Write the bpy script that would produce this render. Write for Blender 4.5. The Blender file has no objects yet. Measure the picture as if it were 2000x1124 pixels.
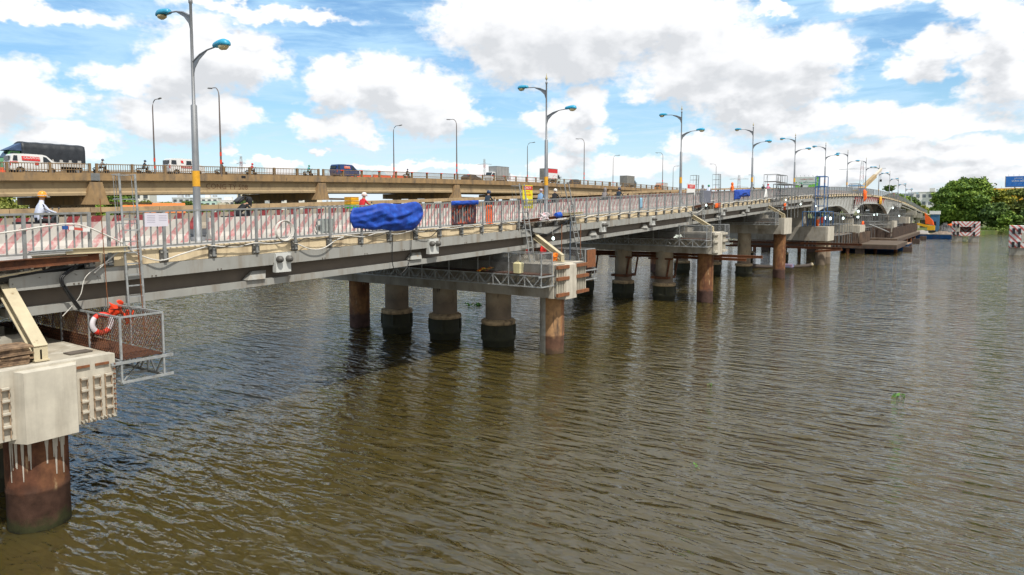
import bpy, bmesh, math, random
import numpy as np
from mathutils import Vector, Matrix
R = math.radians
C = bpy.context.scene.collection
sc = bpy.context.scene
# ------------------------------------------------------------------ camera
# the world's +Y runs along the bridge, -X across it, the river is z = 0
cam = bpy.data.objects.new('camera', bpy.data.cameras.new('camera')); C.objects.link(cam)
cam.data.sensor_width = 36; cam.data.lens = 24.0
cam.data.shift_y = -0.0290
cam.data.clip_start = .2; cam.data.clip_end = 6000
cam.location = (0, 0, 7.7); cam.rotation_euler = (R(90-4.04), 0, R(34.8))
sc.camera = cam
sc.view_settings.view_transform = 'Standard'; sc.view_settings.look = 'None'
sc.view_settings.exposure = 0.2; sc.view_settings.gamma = 1
# ------------------------------------------------------------------ sun
SUN_EL, SUN_AZ = 58, 112          # azimuth from +Y towards +X
sd = Vector((math.cos(R(SUN_EL))*math.sin(R(SUN_AZ)), math.cos(R(SUN_EL))*math.cos(R(SUN_AZ)), math.sin(R(SUN_EL))))
sun = bpy.data.objects.new('sun', bpy.data.lights.new('sun', 'SUN')); C.objects.link(sun)
sun.data.energy = 3.7; sun.data.angle = R(.6); sun.data.color = (1, .95, .87)
sun.rotation_euler = sd.to_track_quat('Z', 'Y').to_euler(); sun.location = (0, 0, 60)
# ------------------------------------------------------------------ sky with cumulus
W = bpy.data.worlds.new('World'); sc.world = W; W.use_nodes = True
CLOUDS = [(-58.1, 11.6, 4.1, 2.6), (-60.4, 9.8, 3.4, 1.8), (-55.8, 11.3, 3.0, 2.1), (-64.1, 9.1, 2.6, 1.1), (-60.5, 6.8, 4.7, 1.8), (-57.7, 7.2, 2.4, 1.6), (-62.2, 6.2, 2.5, 1.2), (-70.4, 7.8, 2.6, 2.2), (-68.5, 7.2, 2.2, 1.2), (-72.9, 6.9, 2.6, 2.5), (-68.1, 4.8, 2.6, 1.3), (-66.6, 4.3, 2.0, 0.8), (-56.9, 4.4, 0.9, 0.5), (-45.5, 10.6, 2.5, 2.0), (-48.9, 9.9, 2.7, 1.8), (-43.6, 9.1, 5.0, 2.4), (-49.7, 6.9, 3.2, 1.1), (-47.4, 6.1, 1.8, 0.7), (-39.5, 7.9, 2.5, 1.5), (-42.0, 7.3, 3.2, 1.6), (-50.5, 4.8, 0.7, 0.3), (-36.5, 15.1, 5.1, 2.7), (-31.4, 14.4, 6.9, 3.4), (-26.4, 14.6, 5.0, 2.7), (-21.2, 14.7, 5.2, 2.2), (-34.8, 12.4, 3.7, 2.3), (-29.3, 12.4, 5.5, 2.0), (-18.4, 11.9, 6.4, 2.2), (-21.1, 10.5, 3.7, 2.0), (-14.6, 11.3, 5.3, 2.3), (-11.3, 11.4, 3.3, 2.0), (-16.4, 9.1, 5.8, 1.3), (-22.3, 9.8, 2.2, 1.1), (-23.6, 14.5, 2.7, 1.8), (-28.9, 8.4, 2.2, 1.9), (-31.4, 7.6, 2.5, 1.2), (-29.3, 5.7, 2.5, 1.3), (-31.0, 3.7, 2.1, 1.0), (-25.9, 3.4, 3.2, 0.9), (-2.8, 11.3, 3.0, 1.2), (-4.6, 10.1, 2.1, 1.0), (0.4, 11.5, 2.1, 2.2), (1.1, 8.5, 2.9, 1.9), (-0.1, 9.9, 1.9, 1.3), (-6.7, 15.0, 3.6, 1.1), (-1.4, 13.9, 2.2, 0.9), (-9.4, 6.7, 9.8, 1.1), (-14.5, 7.7, 5.3, 0.9), (-2.6, 5.9, 5.3, 0.8), (-12.2, 4.3, 4.3, 1.1), (-5.7, 4.4, 5.3, 1.0), (-0.1, 3.8, 4.1, 1.1), (-8.9, 2.9, 7.1, 1.0), (-2.1, 2.3, 5.6, 0.9), (-19.8, 5.1, 2.6, 1.1), (-16.7, 3.8, 3.1, 1.0), (-23.4, 3.5, 2.7, 0.9), (-54.1, 3.4, 2.3, 0.4), (-43.3, 3.4, 3.4, 0.5), (-47.4, 3.2, 1.3, 0.4), (-37.8, 3.2, 2.1, 0.4), (-69.4, 13.2, 6.2, 0.7), (-54.2, 14.9, 6.6, 0.6), (-34.8, 2.8, 2.8, 0.5), (-14.7, 15.0, 1.6, 0.5), (-12.3, 9.5, 3.2, 1.2)]
CLOUDS = [(a, e, 1.12*p, 1.12*q) for a, e, p, q in CLOUDS]
def sky():
    nt = W.node_tree; N = nt.nodes; N.clear()
    def mk(tree, t, **k):
        n = tree.nodes.new(t)
        for a, b in k.items(): setattr(n, a, b)
        return n
    def mth(tree, op, a, b=None, c=None, clamp=False):
        n = mk(tree, 'ShaderNodeMath', operation=op, use_clamp=clamp)
        for i, v in enumerate((a, b, c)):
            if v is None: continue
            if isinstance(v, (int, float)): n.inputs[i].default_value = v
            else: tree.links.new(v, n.inputs[i])
        return n.outputs[0]
    def vmt(tree, op, a, b=None):
        n = mk(tree, 'ShaderNodeVectorMath', operation=op)
        for i, v in enumerate((a, b)):
            if v is None: continue
            if isinstance(v, tuple): n.inputs[i].default_value = v
            else: tree.links.new(v, n.inputs[i])
        return n
    # density of cloud at an (azimuth, elevation) in degrees
    g = bpy.data.node_groups.new('cloud_field', 'ShaderNodeTree')
    g.interface.new_socket('P', in_out='INPUT', socket_type='NodeSocketVector')
    g.interface.new_socket('D', in_out='OUTPUT', socket_type='NodeSocketFloat'); g.interface.new_socket('S', in_out='OUTPUT', socket_type='NodeSocketFloat')
    gi = g.nodes.new('NodeGroupInput'); go = g.nodes.new('NodeGroupOutput'); P = gi.outputs[0]
    def noise(tree, vec, scale, det, rough=.55, dist=0.):
        n = mk(tree, 'ShaderNodeTexNoise'); n.inputs['Scale'].default_value = scale; n.inputs['Detail'].default_value = det
        n.inputs['Roughness'].default_value = rough; n.inputs['Distortion'].default_value = dist
        tree.links.new(vec, n.inputs['Vector']); return n
    sq = vmt(g, 'MULTIPLY', P, (1., 1.5, 1.)).outputs[0]
    w = noise(g, sq, .33, 4, .6)
    wv = vmt(g, 'MULTIPLY', vmt(g, 'SUBTRACT', w.outputs['Color'], (.5, .5, .5)).outputs[0], (6.5, 3.6, 0)).outputs[0]
    Q = vmt(g, 'ADD', P, wv).outputs[0]
    m = None
    for (a, e, ra, re) in CLOUDS:
        d = vmt(g, 'LENGTH', vmt(g, 'MULTIPLY', vmt(g, 'SUBTRACT', Q, (a, e, 0)).outputs[0], (1/ra, 1/re, 0)).outputs[0]).outputs['Value']
        if m is None: m = d
        else: m = mth(g, 'SMOOTH_MIN', m, d, .22)
    # a looser field of clouds where the blobs do not reach
    sx = mk(g, 'ShaderNodeSeparateXYZ'); g.links.new(P, sx.inputs[0])
    up = mth(g, 'MULTIPLY_ADD', sx.outputs['Y'], .35, -6.2, clamp=True)
    lf = mth(g, 'MULTIPLY', mth(g, 'ADD', mth(g, 'ABSOLUTE', mth(g, 'ADD', sx.outputs['X'], 34.8)), -41.), .25, clamp=True)
    wide = mth(g, 'MAXIMUM', up, lf)
    gn = noise(g, vmt(g, 'MULTIPLY', P, (1., 1.6, 1.)).outputs[0], .075, 5, .5)
    gd = mth(g, 'MULTIPLY', mth(g, 'ADD', gn.outputs['Fac'], -.44), 6.)
    bias = mth(g, 'MULTIPLY', mth(g, 'ADD', sx.outputs['X'], 36.), .03); bias = mth(g, 'MINIMUM', mth(g, 'MAXIMUM', bias, -.45), .9)
    gd = mth(g, 'ADD', gd, bias)
    gd = mth(g, 'ADD', mth(g, 'MULTIPLY', wide, 3.), mth(g, 'ADD', gd, -3.))
    D = mth(g, 'MAXIMUM', mth(g, 'SUBTRACT', 1., m), gd)
    mn = noise(g, sq, .55, 2, .5)
    g.links.new(mth(g, 'ADD', D, mth(g, 'MULTIPLY', mth(g, 'ADD', mn.outputs['Fac'], -.5), .6)), go.inputs[1])
    fn = noise(g, sq, 1.1, 5, .55)
    D = mth(g, 'ADD', D, mth(g, 'MULTIPLY', mth(g, 'ADD', fn.outputs['Fac'], -.5), .62))
    g.links.new(D, go.inputs[0])
    # main tree
    tc = mk(nt, 'ShaderNodeTexCoord'); s = mk(nt, 'ShaderNodeSeparateXYZ'); nt.links.new(tc.outputs['Generated'], s.inputs[0])
    az = mth(nt, 'MULTIPLY', mth(nt, 'ARCTAN2', s.outputs['X'], s.outputs['Y']), 57.2958)
    el = mth(nt, 'MULTIPLY', mth(nt, 'ARCSINE', s.outputs['Z']), 57.2958)
    cb = mk(nt, 'ShaderNodeCombineXYZ'); nt.links.new(az, cb.inputs[0]); nt.links.new(el, cb.inputs[1]); PP = cb.outputs[0]
    def field(v):
        n = mk(nt, 'ShaderNodeGroup'); n.node_tree = g; nt.links.new(v, n.inputs[0]); return n.outputs
    D0, S0 = field(PP); _, S1 = field(vmt(nt, 'ADD', PP, (.35, 1.25, 0)).outputs[0])
    mr = mk(nt, 'ShaderNodeMapRange', interpolation_type='SMOOTHSTEP'); nt.links.new(D0, mr.inputs[0])
    mr.inputs[1].default_value = -.14; mr.inputs[2].default_value = .36
    mask = mr.outputs[0]
    # underside shade: denser cloud above this point
    sh = mth(nt, 'ADD', mth(nt, 'MULTIPLY', mth(nt, 'SUBTRACT', S1, S0), .8), mth(nt, 'MULTIPLY', mth(nt, 'ADD', mth(nt, 'MULTIPLY', S1, .75), mth(nt, 'MULTIPLY', D0, .25)), .62))
    _, S2 = field(vmt(nt, 'ADD', PP, (.5, 2.4, 0)).outputs[0])
    sh = mth(nt, 'MULTIPLY', mth(nt, 'ADD', mth(nt, 'MULTIPLY', sh, .55), mth(nt, 'MULTIPLY', mth(nt, 'ADD', S2, .12), .62)), 1.15, clamp=True)
    cr = mk(nt, 'ShaderNodeValToRGB'); nt.links.new(sh, cr.inputs[0])
    e = cr.color_ramp.elements; e[0].position = .0; e[0].color = (1.0, 1.0, 1.0, 1); e[1].position = 1.; e[1].color = (.66, .68, .71, 1)
    q = e.new(.5); q.color = (.88, .89, .91, 1)
    # thin high streaks
    stv = vmt(nt, 'MULTIPLY', PP, (.045, .30, 1)).outputs[0]
    cn = noise(nt, stv, 2.2, 7, .62, .6)
    mr2 = mk(nt, 'ShaderNodeMapRange', interpolation_type='SMOOTHSTEP'); nt.links.new(cn.outputs['Fac'], mr2.inputs[0])
    mr2.inputs[1].default_value = .34; mr2.inputs[2].default_value = .66; mr2.inputs[4].default_value = .90
    # whiter towards the horizon
    hz = mk(nt, 'ShaderNodeMapRange'); nt.links.new(el, hz.inputs[0]); hz.inputs[1].default_value = 0; hz.inputs[2].default_value = 9.
    hz.inputs[3].default_value = .93; hz.inputs[4].default_value = 0.
    thin = mth(nt, 'MAXIMUM', mr2.outputs[0], hz.outputs[0])
    st = mk(nt, 'ShaderNodeTexSky'); st.sky_type = 'NISHITA'; st.sun_disc = False
    st.sun_elevation = R(SUN_EL); st.sun_rotation = R(SUN_AZ); st.air_density = 1.25; st.dust_density = .5; st.ozone_density = 2.2
    b1 = mk(nt, 'ShaderNodeBackground'); tint = mk(nt, 'ShaderNodeMix', data_type='RGBA', blend_type='MULTIPLY'); tint.inputs[0].default_value = 1; nt.links.new(st.outputs[0], tint.inputs[6]); tint.inputs[7].default_value = (.74, .95, 1.10, 1); nt.links.new(tint.outputs[2], b1.inputs[0]); b1.inputs[1].default_value = .125
    b2 = mk(nt, 'ShaderNodeBackground'); b2.inputs[0].default_value = (.80, .90, 1.0, 1); bm = mk(nt, 'ShaderNodeMix', data_type='RGBA'); nt.links.new(mth(nt, 'MULTIPLY', hz.outputs[0], 1.07), bm.inputs[0]); bm.inputs[6].default_value = (.50, .76, 1.0, 1); bm.inputs[7].default_value = (.86, .93, 1., 1); nt.links.new(bm.outputs[2], b2.inputs[0]); b2.inputs[1].default_value = .93
    b3 = mk(nt, 'ShaderNodeBackground'); nt.links.new(cr.outputs[0], b3.inputs[0]); b3.inputs[1].default_value = .97
    m1 = mk(nt, 'ShaderNodeMixShader'); nt.links.new(thin, m1.inputs[0]); nt.links.new(b1.outputs[0], m1.inputs[1]); nt.links.new(b2.outputs[0], m1.inputs[2])
    m2 = mk(nt, 'ShaderNodeMixShader'); nt.links.new(mask, m2.inputs[0]); nt.links.new(m1.outputs[0], m2.inputs[1]); nt.links.new(b3.outputs[0], m2.inputs[2])
    o = mk(nt, 'ShaderNodeOutputWorld'); nt.links.new(m2.outputs[0], o.inputs[0])
    W.cycles.sampling_method = 'MANUAL'; W.cycles.sample_map_resolution = 512
sky()
# ------------------------------------------------------------------ materials
MATS = {}
def nodes(name):
    m = bpy.data.materials.new(name); m.use_nodes = True
    nt = m.node_tree; return m, nt, nt.nodes['Principled BSDF']
def mat(name, base, rough=.7, metal=0., var=.14, vs=2.5, c2=None, s2=1.2, t2=.55, w2=.12, stretch=1., bump=0., bs=25., emit=None, c3=None, s3=4., t3=.6, spec=None, zramp=None, alpha=None):
    """noise-varied paint / concrete / steel; c2 and c3 are stains with noise outlines (stretch<1 makes them run down)"""
    if name in MATS: return MATS[name]
    m, nt, b = nodes(name); L = nt.links
    tc = nt.nodes.new('ShaderNodeTexCoord')
    def nz(scale, st=1., det=6., ro=.6):
        mp = nt.nodes.new('ShaderNodeMapping'); L.new(tc.outputs['Object'], mp.inputs[0]); mp.inputs['Scale'].default_value = (1, 1, st)
        n = nt.nodes.new('ShaderNodeTexNoise'); L.new(mp.outputs[0], n.inputs['Vector']); n.inputs['Scale'].default_value = scale
        n.inputs['Detail'].default_value = det; n.inputs['Roughness'].default_value = ro; return n
    def mix(f, a, bcol, blend='MIX'):
        x = nt.nodes.new('ShaderNodeMix'); x.data_type = 'RGBA'; x.blend_type = blend
        if isinstance(f, float): x.inputs[0].default_value = f
        else: L.new(f, x.inputs[0])
        for i, v in ((6, a), (7, bcol)):
            if isinstance(v, tuple): x.inputs[i].default_value = (*v[:3], 1)
            else: L.new(v, x.inputs[i])
        return x.outputs[2]
    def rng(v, a, bb, c=0., d=1.):
        r = nt.nodes.new('ShaderNodeMapRange'); L.new(v, r.inputs[0])
        for i, k in enumerate((a, bb, c, d)): r.inputs[i+1].default_value = k
        return r.outputs[0]
    n1 = nz(vs)
    v = rng(n1.outputs[0], .3, .7, 1-var, 1+var)
    cur = mix(1., tuple(base), tuple(base))
    if c2: cur = mix(rng(nz(s2, stretch).outputs[0], t2-w2, t2+w2), cur, tuple(c2))
    if c3: cur = mix(rng(nz(s3, stretch*.8).outputs[0], t3-.05, t3+.05), cur, tuple(c3))
    if zramp:      # (z, colour) bands up the thing, edges broken by noise
        sp = nt.nodes.new('ShaderNodeSeparateXYZ'); L.new(tc.outputs['Object'], sp.inputs[0])
        nzz = nz(2.5); ad = nt.nodes.new('ShaderNodeMath'); ad.operation = 'MULTIPLY_ADD'; L.new(nzz.outputs[0], ad.inputs[0]); ad.inputs[1].default_value = .7; L.new(sp.outputs[2], ad.inputs[2])
        for (z, col, wd) in zramp:
            cur = mix(rng(ad.outputs[0], z+.35+wd, z+.35-wd), cur, tuple(col))
    cur = mix(1., cur, v, 'MULTIPLY')
    L.new(cur, b.inputs['Base Color'])
    L.new(rng(n1.outputs[0], .3, .7, max(.03, rough-.1), min(1, rough+.1)), b.inputs['Roughness'])
    b.inputs['Metallic'].default_value = metal
    if spec is not None: b.inputs['Specular IOR Level'].default_value = spec
    if bump:
        nb = nz(bs); bp = nt.nodes.new('ShaderNodeBump'); bp.inputs['Strength'].default_value = bump; bp.inputs['Distance'].default_value = .02
        L.new(nb.outputs[0], bp.inputs['Height']); L.new(bp.outputs[0], b.inputs['Normal'])
    if emit: b.inputs['Emission Color'].default_value = (*emit[0], 1); b.inputs['Emission Strength'].default_value = emit[1]
    MATS[name] = m; return m
# ------------------------------------------------------------------ mesh helpers
class MB:
    def __init__(s): s.v = []; s.f = []; s.m = []; s.sm = []
    def add(s, vs, fs, mi=0, smooth=False):
        o = len(s.v); s.v += [tuple(p) for p in vs]; s.f += [tuple(i+o for i in f) for f in fs]; s.m += [mi]*len(fs); s.sm += [smooth]*len(fs); return s
    def box(s, x0, x1, y0, y1, z0, z1, mi=0):
        return s.add([(x0,y0,z0),(x1,y0,z0),(x1,y1,z0),(x0,y1,z0),(x0,y0,z1),(x1,y0,z1),(x1,y1,z1),(x0,y1,z1)],
                     [(0,3,2,1),(4,5,6,7),(0,1,5,4),(1,2,6,5),(2,3,7,6),(3,0,4,7)], mi)
    def hexa(s, lo, hi, mi=0):      # two quads (4 points each), bottom ring and top ring
        return s.add(list(lo)+list(hi), [(0,3,2,1),(4,5,6,7),(0,1,5,4),(1,2,6,5),(2,3,7,6),(3,0,4,7)], mi)
    def bar(s, p, q, w, h=None, mi=0, up=(0,0,1)):     # rectangular bar from p to q
        h = h or w; p = Vector(p); q = Vector(q); d = (q-p).normalized(); u = Vector(up)
        if abs(d.dot(u)) > .98: u = Vector((1,0,0))
        a = d.cross(u).normalized()*w/2; b = a.cross(d).normalized()*h/2
        return s.hexa([p-a-b, p+a-b, p+a+b, p-a+b], [q-a-b, q+a-b, q+a+b, q-a+b], mi)
    def tube(s, pts, r, n=6, mi=0, caps=True, smooth=True):
        pts = [Vector(p) for p in pts]; rs = r if isinstance(r, (list, tuple)) else [r]*len(pts); vs = []; fs = []
        for i, p in enumerate(pts):
            d = (pts[min(i+1, len(pts)-1)]-pts[max(i-1, 0)]).normalized(); u = Vector((0,0,1))
            if abs(d.z) > .9: u = Vector((1,0,0))
            a = d.cross(u).normalized(); b = d.cross(a)
            for k in range(n):
                t = 2*math.pi*k/n; vs.append(p+(a*math.cos(t)+b*math.sin(t))*rs[i])
        for i in range(len(pts)-1):
            for k in range(n): fs.append((i*n+k, i*n+(k+1)%n, (i+1)*n+(k+1)%n, (i+1)*n+k))
        s.add(vs, fs, mi, smooth)
        if caps: o = len(vs); s.add([vs[k] for k in range(n)], [tuple(range(n))[::-1]], mi); s.add([vs[o-n+k] for k in range(n)], [tuple(range(n))], mi)
        return s
    def lathe(s, c, prof, n=24, mi=0, axis='z', smooth=True):   # prof: (radius, height)
        vs = []; fs = []
        for (r, h) in prof:
            for k in range(n):
                t = 2*math.pi*k/n; a, b = r*math.cos(t), r*math.sin(t)
                vs.append({'z': (c[0]+a, c[1]+b, c[2]+h), 'x': (c[0]+h, c[1]+a, c[2]+b), 'y': (c[0]+a, c[1]+h, c[2]+b)}[axis])
        for i in range(len(prof)-1):
            for k in range(n): fs.append((i*n+k, i*n+(k+1)%n, (i+1)*n+(k+1)%n, (i+1)*n+k))
        s.add(vs, fs, mi, smooth); o = len(prof)*n
        s.add(vs[:n], [tuple(range(n))[::-1]], mi); s.add(vs[o-n:], [tuple(range(n))], mi); return s
    def prism(s, poly, a0, a1, axis='x', mi=0):        # polygon extruded along an axis
        n = len(poly)
        f = {'x': lambda p, a: (a, p[0], p[1]), 'y': lambda p, a: (p[0], a, p[1]), 'z': lambda p, a: (p[0], p[1], a)}[axis]
        vs = [f(p, a0) for p in poly]+[f(p, a1) for p in poly]
        return s.add(vs, [tuple(range(n))[::-1], tuple(range(n, 2*n))]+[(i, (i+1)%n, n+(i+1)%n, n+i) for i in range(n)], mi)
    def sweep(s, sec, ts, zf, mi=0):                   # closed section (x, z above zf) swept along y
        n = len(sec); vs = []; fs = []
        for t in ts:
            z0 = zf(t)
            for (x, z) in sec: vs.append((x, t, z0+z))
        for i in range(len(ts)-1):
            for k in range(n): fs.append((i*n+k, i*n+(k+1)%n, (i+1)*n+(k+1)%n, (i+1)*n+k))
        s.add(vs, fs, mi); o = len(vs)
        s.add(vs[:n], [tuple(range(n))[::-1]], mi); s.add(vs[o-n:], [tuple(range(n))], mi); return s
    def torus(s, c, Rr, r, nu=20, nv=8, axis='z', mi=lambda a: 0):
        vs = []; 
        for i in range(nu):
            a = 2*math.pi*i/nu
            for j in range(nv):
                b = 2*math.pi*j/nv; q = Rr+r*math.cos(b); p = (q*math.cos(a), q*math.sin(a), r*math.sin(b))
                if axis == 'x': p = (p[2], p[0], p[1])
                if axis == 'y': p = (p[0], p[2], p[1])
                vs.append((c[0]+p[0], c[1]+p[1], c[2]+p[2]))
        for i in range(nu):
            s.add([vs[i*nv+j] for j in range(nv)]+[vs[((i+1)%nu)*nv+j] for j in range(nv)],
                  [(j, (j+1)%nv, nv+(j+1)%nv, nv+j) for j in range(nv)], mi(i/nu), True)
        return s
    def build(s, name, mats, parent=None, **kw):
        me = bpy.data.meshes.new(name); o = bpy.data.objects.new(name, me); C.objects.link(o)
        off = Vector((0,0,0)); p = parent
        while p is not None: off += p.location; p = p.parent
        if parent is None and 'loc' in kw: off = Vector(kw.pop('loc')); o.location = off
        me.from_pydata([(x-off.x, y-off.y, z-off.z) for x, y, z in s.v], [], s.f)
        for m in (mats if isinstance(mats, (list, tuple)) else [mats]): me.materials.append(m)
        me.polygons.foreach_set('material_index', s.m); me.polygons.foreach_set('use_smooth', s.sm)
        bm = bmesh.new(); bm.from_mesh(me); bmesh.ops.recalc_face_normals(bm, faces=bm.faces); bm.to_mesh(me); bm.free()
        o.parent = parent
        tag(o, **kw); return o
def tag(o, label=None, cat=None, group=None, kind=None):
    for k, v in (('label', label), ('category', cat), ('group', group), ('kind', kind)):
        if v: o[k] = v
    return o
def thing(name, label, cat, loc, group=None):
    o = bpy.data.objects.new(name, None); C.objects.link(o); o.location = loc; o.empty_display_size = .3
    return tag(o, label, cat, group)
def dup(root, loc=None, rot=None, label=None, group=None, swap=None):
    """copy of a thing with its parts and sub-parts; swap = {material: other material}"""
    def cp(o, par):
        c = o.copy(); C.objects.link(c); c.parent = par
        if swap and o.type == 'MESH' and any(m in swap for m in o.data.materials):
            c.data = o.data.copy()
            for i, m in enumerate(c.data.materials):
                if m in swap: c.data.materials[i] = swap[m]
        for ch in o.children: cp(ch, c)
        return c
    r = cp(root, None)
    if loc is not None: r.location = loc
    if rot is not None: r.rotation_euler = (0, 0, rot)
    return tag(r, label, None, group)
TXT = {}
def text_geo(body, size, ext=.004):
    cu = bpy.data.curves.new('lettering', 'FONT'); cu.body = body; cu.size = size; cu.extrude = ext; cu.align_x = 'CENTER'; cu.align_y = 'CENTER'; cu.resolution_u = 2
    o = bpy.data.objects.new('lettering', cu); C.objects.link(o); dg = bpy.context.evaluated_depsgraph_get(); dg.update()
    me = o.evaluated_get(dg).to_mesh(); vs = [v.co.copy() for v in me.vertices]; fs = [tuple(p.vertices) for p in me.polygons]
    o.to_mesh_clear() if False else None
    bpy.data.objects.remove(o); return vs, fs
def text(mb, body, size, org, right, up, mi=0, squeeze=1.):
    vs, fs = text_geo(body, size); org = Vector(org); r = Vector(right).normalized(); u = Vector(up).normalized(); n = r.cross(u)
    return mb.add([org+r*p.x*squeeze+u*p.y+n*p.z for p in vs], fs, mi)
# ------------------------------------------------------------------ river
def make_water():
    m, nt, b = nodes('river_water'); L = nt.links; N = nt.nodes
    b.inputs['Roughness'].default_value = .035; b.inputs['IOR'].default_value = 1.66
    geo = N.new('ShaderNodeNewGeometry')
    def noise(scale, rot, sx, sy, det, ro=.55, dist=0., out=0):
        mp = N.new('ShaderNodeMapping'); L.new(geo.outputs['Position'], mp.inputs[0]); mp.inputs['Rotation'].default_value = (0, 0, R(rot)); mp.inputs['Scale'].default_value = (sx, sy, 1)
        n = N.new('ShaderNodeTexNoise'); L.new(mp.outputs[0], n.inputs[0]); n.inputs['Scale'].default_value = scale; n.inputs['Detail'].default_value = det
        n.inputs['Roughness'].default_value = ro; n.inputs['Distortion'].default_value = dist; return n.outputs[out]
    def mth(op, a, bb=None, c=None, clamp=False):
        n = N.new('ShaderNodeMath'); n.operation = op; n.use_clamp = clamp
        for i, v in enumerate((a, bb, c)):
            if v is None: continue
            if isinstance(v, (int, float)): n.inputs[i].default_value = v
            else: L.new(v, n.inputs[i])
        return n.outputs[0]
    def vm(op, a, bb):
        n = N.new('ShaderNodeVectorMath'); n.operation = op
        for i, v in enumerate((a, bb)):
            if isinstance(v, tuple): n.inputs[i].default_value = v
            elif v is not None: L.new(v, n.inputs[i])
        return n.outputs[0]
    # crests run across the view; two crossing trains, sharpened, plus fine ripple
    a = noise(1.25, -32, .26, 1., 2, .45, .3); c = noise(2.3, -52, .36, 1., 2, .5, .4); f = noise(6., -38, .5, 1., 3, .5)
    def sharp(v): return mth('SUBTRACT', 1., mth('MULTIPLY', mth('ABSOLUTE', mth('SUBTRACT', v, .5)), 2.))
    gust = noise(.05, -20, .45, 1., 4); g2 = mth('MULTIPLY_ADD', gust, 2.4, -.6, True)
    h = mth('ADD', mth('MULTIPLY', sharp(a), .165), mth('ADD', mth('MULTIPLY', sharp(c), .07), mth('MULTIPLY', f, .027)))
    h = mth('MULTIPLY', h, mth('MULTIPLY_ADD', g2, 1.05, .45))
    bp = N.new('ShaderNodeBump'); bp.inputs['Strength'].default_value = 1.; bp.inputs['Distance'].default_value = 1.0
    L.new(h, bp.inputs['Height'])
    # slopes that stay with distance
    k1 = vm('MULTIPLY', vm('SUBTRACT', noise(1.6, -35, .45, 1., 4, .65, .4, 1), (.5,.5,.5)), (.12,.20,0))
    k2 = vm('MULTIPLY', vm('SUBTRACT', noise(.42, -35, .3, 1., 3, .6, .6, 1), (.5,.5,.5)), (.06,.10,0)); k1 = vm('ADD', k1, k2)
    gs = N.new('ShaderNodeCombineXYZ'); gg = mth('MULTIPLY_ADD', g2, .7, .5); [L.new(gg, gs.inputs[i]) for i in range(3)]
    nn = N.new('ShaderNodeVectorMath'); nn.operation = 'NORMALIZE'; L.new(vm('ADD', bp.outputs[0], vm('MULTIPLY', k1, gs.outputs[0])), nn.inputs[0])
    L.new(nn.outputs[0], b.inputs['Normal'])
    mx = N.new('ShaderNodeMix'); mx.data_type = 'RGBA'; L.new(noise(.05, 0, 1, 1, 4), mx.inputs[0])
    mx.inputs[6].default_value = (.052, .040, .008, 1); mx.inputs[7].default_value = (.078, .061, .020, 1); L.new(mx.outputs[2], b.inputs['Base Color'])
    b.inputs['Subsurface Weight'].default_value = 1.; b.inputs['Subsurface Radius'].default_value = (1., .8, .3); b.inputs['Subsurface Scale'].default_value = 3.
    MB().add([(-3000,-1500,0),(3000,-1500,0),(3000,4000,0),(-3000,4000,0)], [(0,1,2,3)]).build('water', m, kind='structure')
make_water()
# ------------------------------------------------------------------ palette
CONC   = mat('fascia_concrete', (.70,.57,.37), .85, var=.12, vs=3, c2=(.36,.27,.17), s2=1.6, t2=.60, w2=.10, stretch=.12, c3=(.30,.30,.28), s3=1.1, t3=.68, bump=.15)
CAPC   = mat('cap_concrete', (.43,.39,.31), .9, var=.16, vs=1.6, c2=(.22,.17,.11), s2=1.4, t2=.60, w2=.1, stretch=.25, c3=(.55,.52,.44), s3=2.6, t3=.60, bump=.2)
CAPW   = mat('pale_concrete', (.55,.51,.42), .9, var=.12, vs=2.2, c2=(.40,.36,.29), s2=2.6, t2=.57, w2=.12, stretch=.12, bump=.2)
CAPG   = mat('grey_concrete', (.38,.355,.30), .9, var=.2, vs=1.2, c2=(.22,.19,.14), s2=1.1, t2=.58, w2=.12, stretch=.3, bump=.2)
OLDC   = mat('old_bridge_concrete', (.33,.215,.105), .92, var=.2, vs=.9, c2=(.17,.13,.09), s2=.9, t2=.58, w2=.1, stretch=.35, c3=(.10,.085,.07), s3=2.0, t3=.68, bump=.2, bs=8)
OLDR   = mat('old_rail_concrete', (.25,.165,.085), .92, var=.2, vs=1.5, c2=(.16,.12,.08), s2=2, t2=.6, w2=.1, stretch=.3)
COLC   = mat('column_concrete', (.33,.265,.18), .9, var=.22, vs=1.5, c2=(.33,.29,.22), s2=1.3, t2=.58, w2=.12, stretch=.4, c3=(.09,.07,.05), s3=2.4, t3=.64, bump=.25,
             zramp=[(2.4,(.20,.155,.11),.3)])
COLB   = mat('mossy_base', (.030,.031,.016), .85, var=.4, vs=4, c2=(.10,.085,.03), s2=2.5, t2=.68, w2=.05, stretch=.3, bump=.4)
RING   = mat('collar_concrete', (.42,.31,.18), .9, var=.25, vs=4, c2=(.08,.06,.04), s2=3, t2=.6)
PILE   = mat('rusty_pile', (.25,.125,.05), .8, var=.35, vs=3.5, c2=(.12,.05,.026), s2=1.2, t2=.47, w2=.10, stretch=.3, c3=(.36,.25,.14), s3=3.5, t3=.66, bump=.3, spec=.25,
             zramp=[(1.0,(.095,.055,.045),.12),(.02,(.025,.022,.015),.06)])
PILE0  = mat('rusty_algae_pile', (.175,.080,.038), .8, var=.4, vs=3.5, c2=(.10,.042,.024), s2=1.2, t2=.47, w2=.10, stretch=.3, c3=(.36,.25,.14), s3=3.5, t3=.68, bump=.3, spec=.2,
             zramp=[(1.0,(.075,.040,.028),.12),(.30,(.045,.047,.020),.10),(.02,(.02,.02,.012),.06)])
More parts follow.
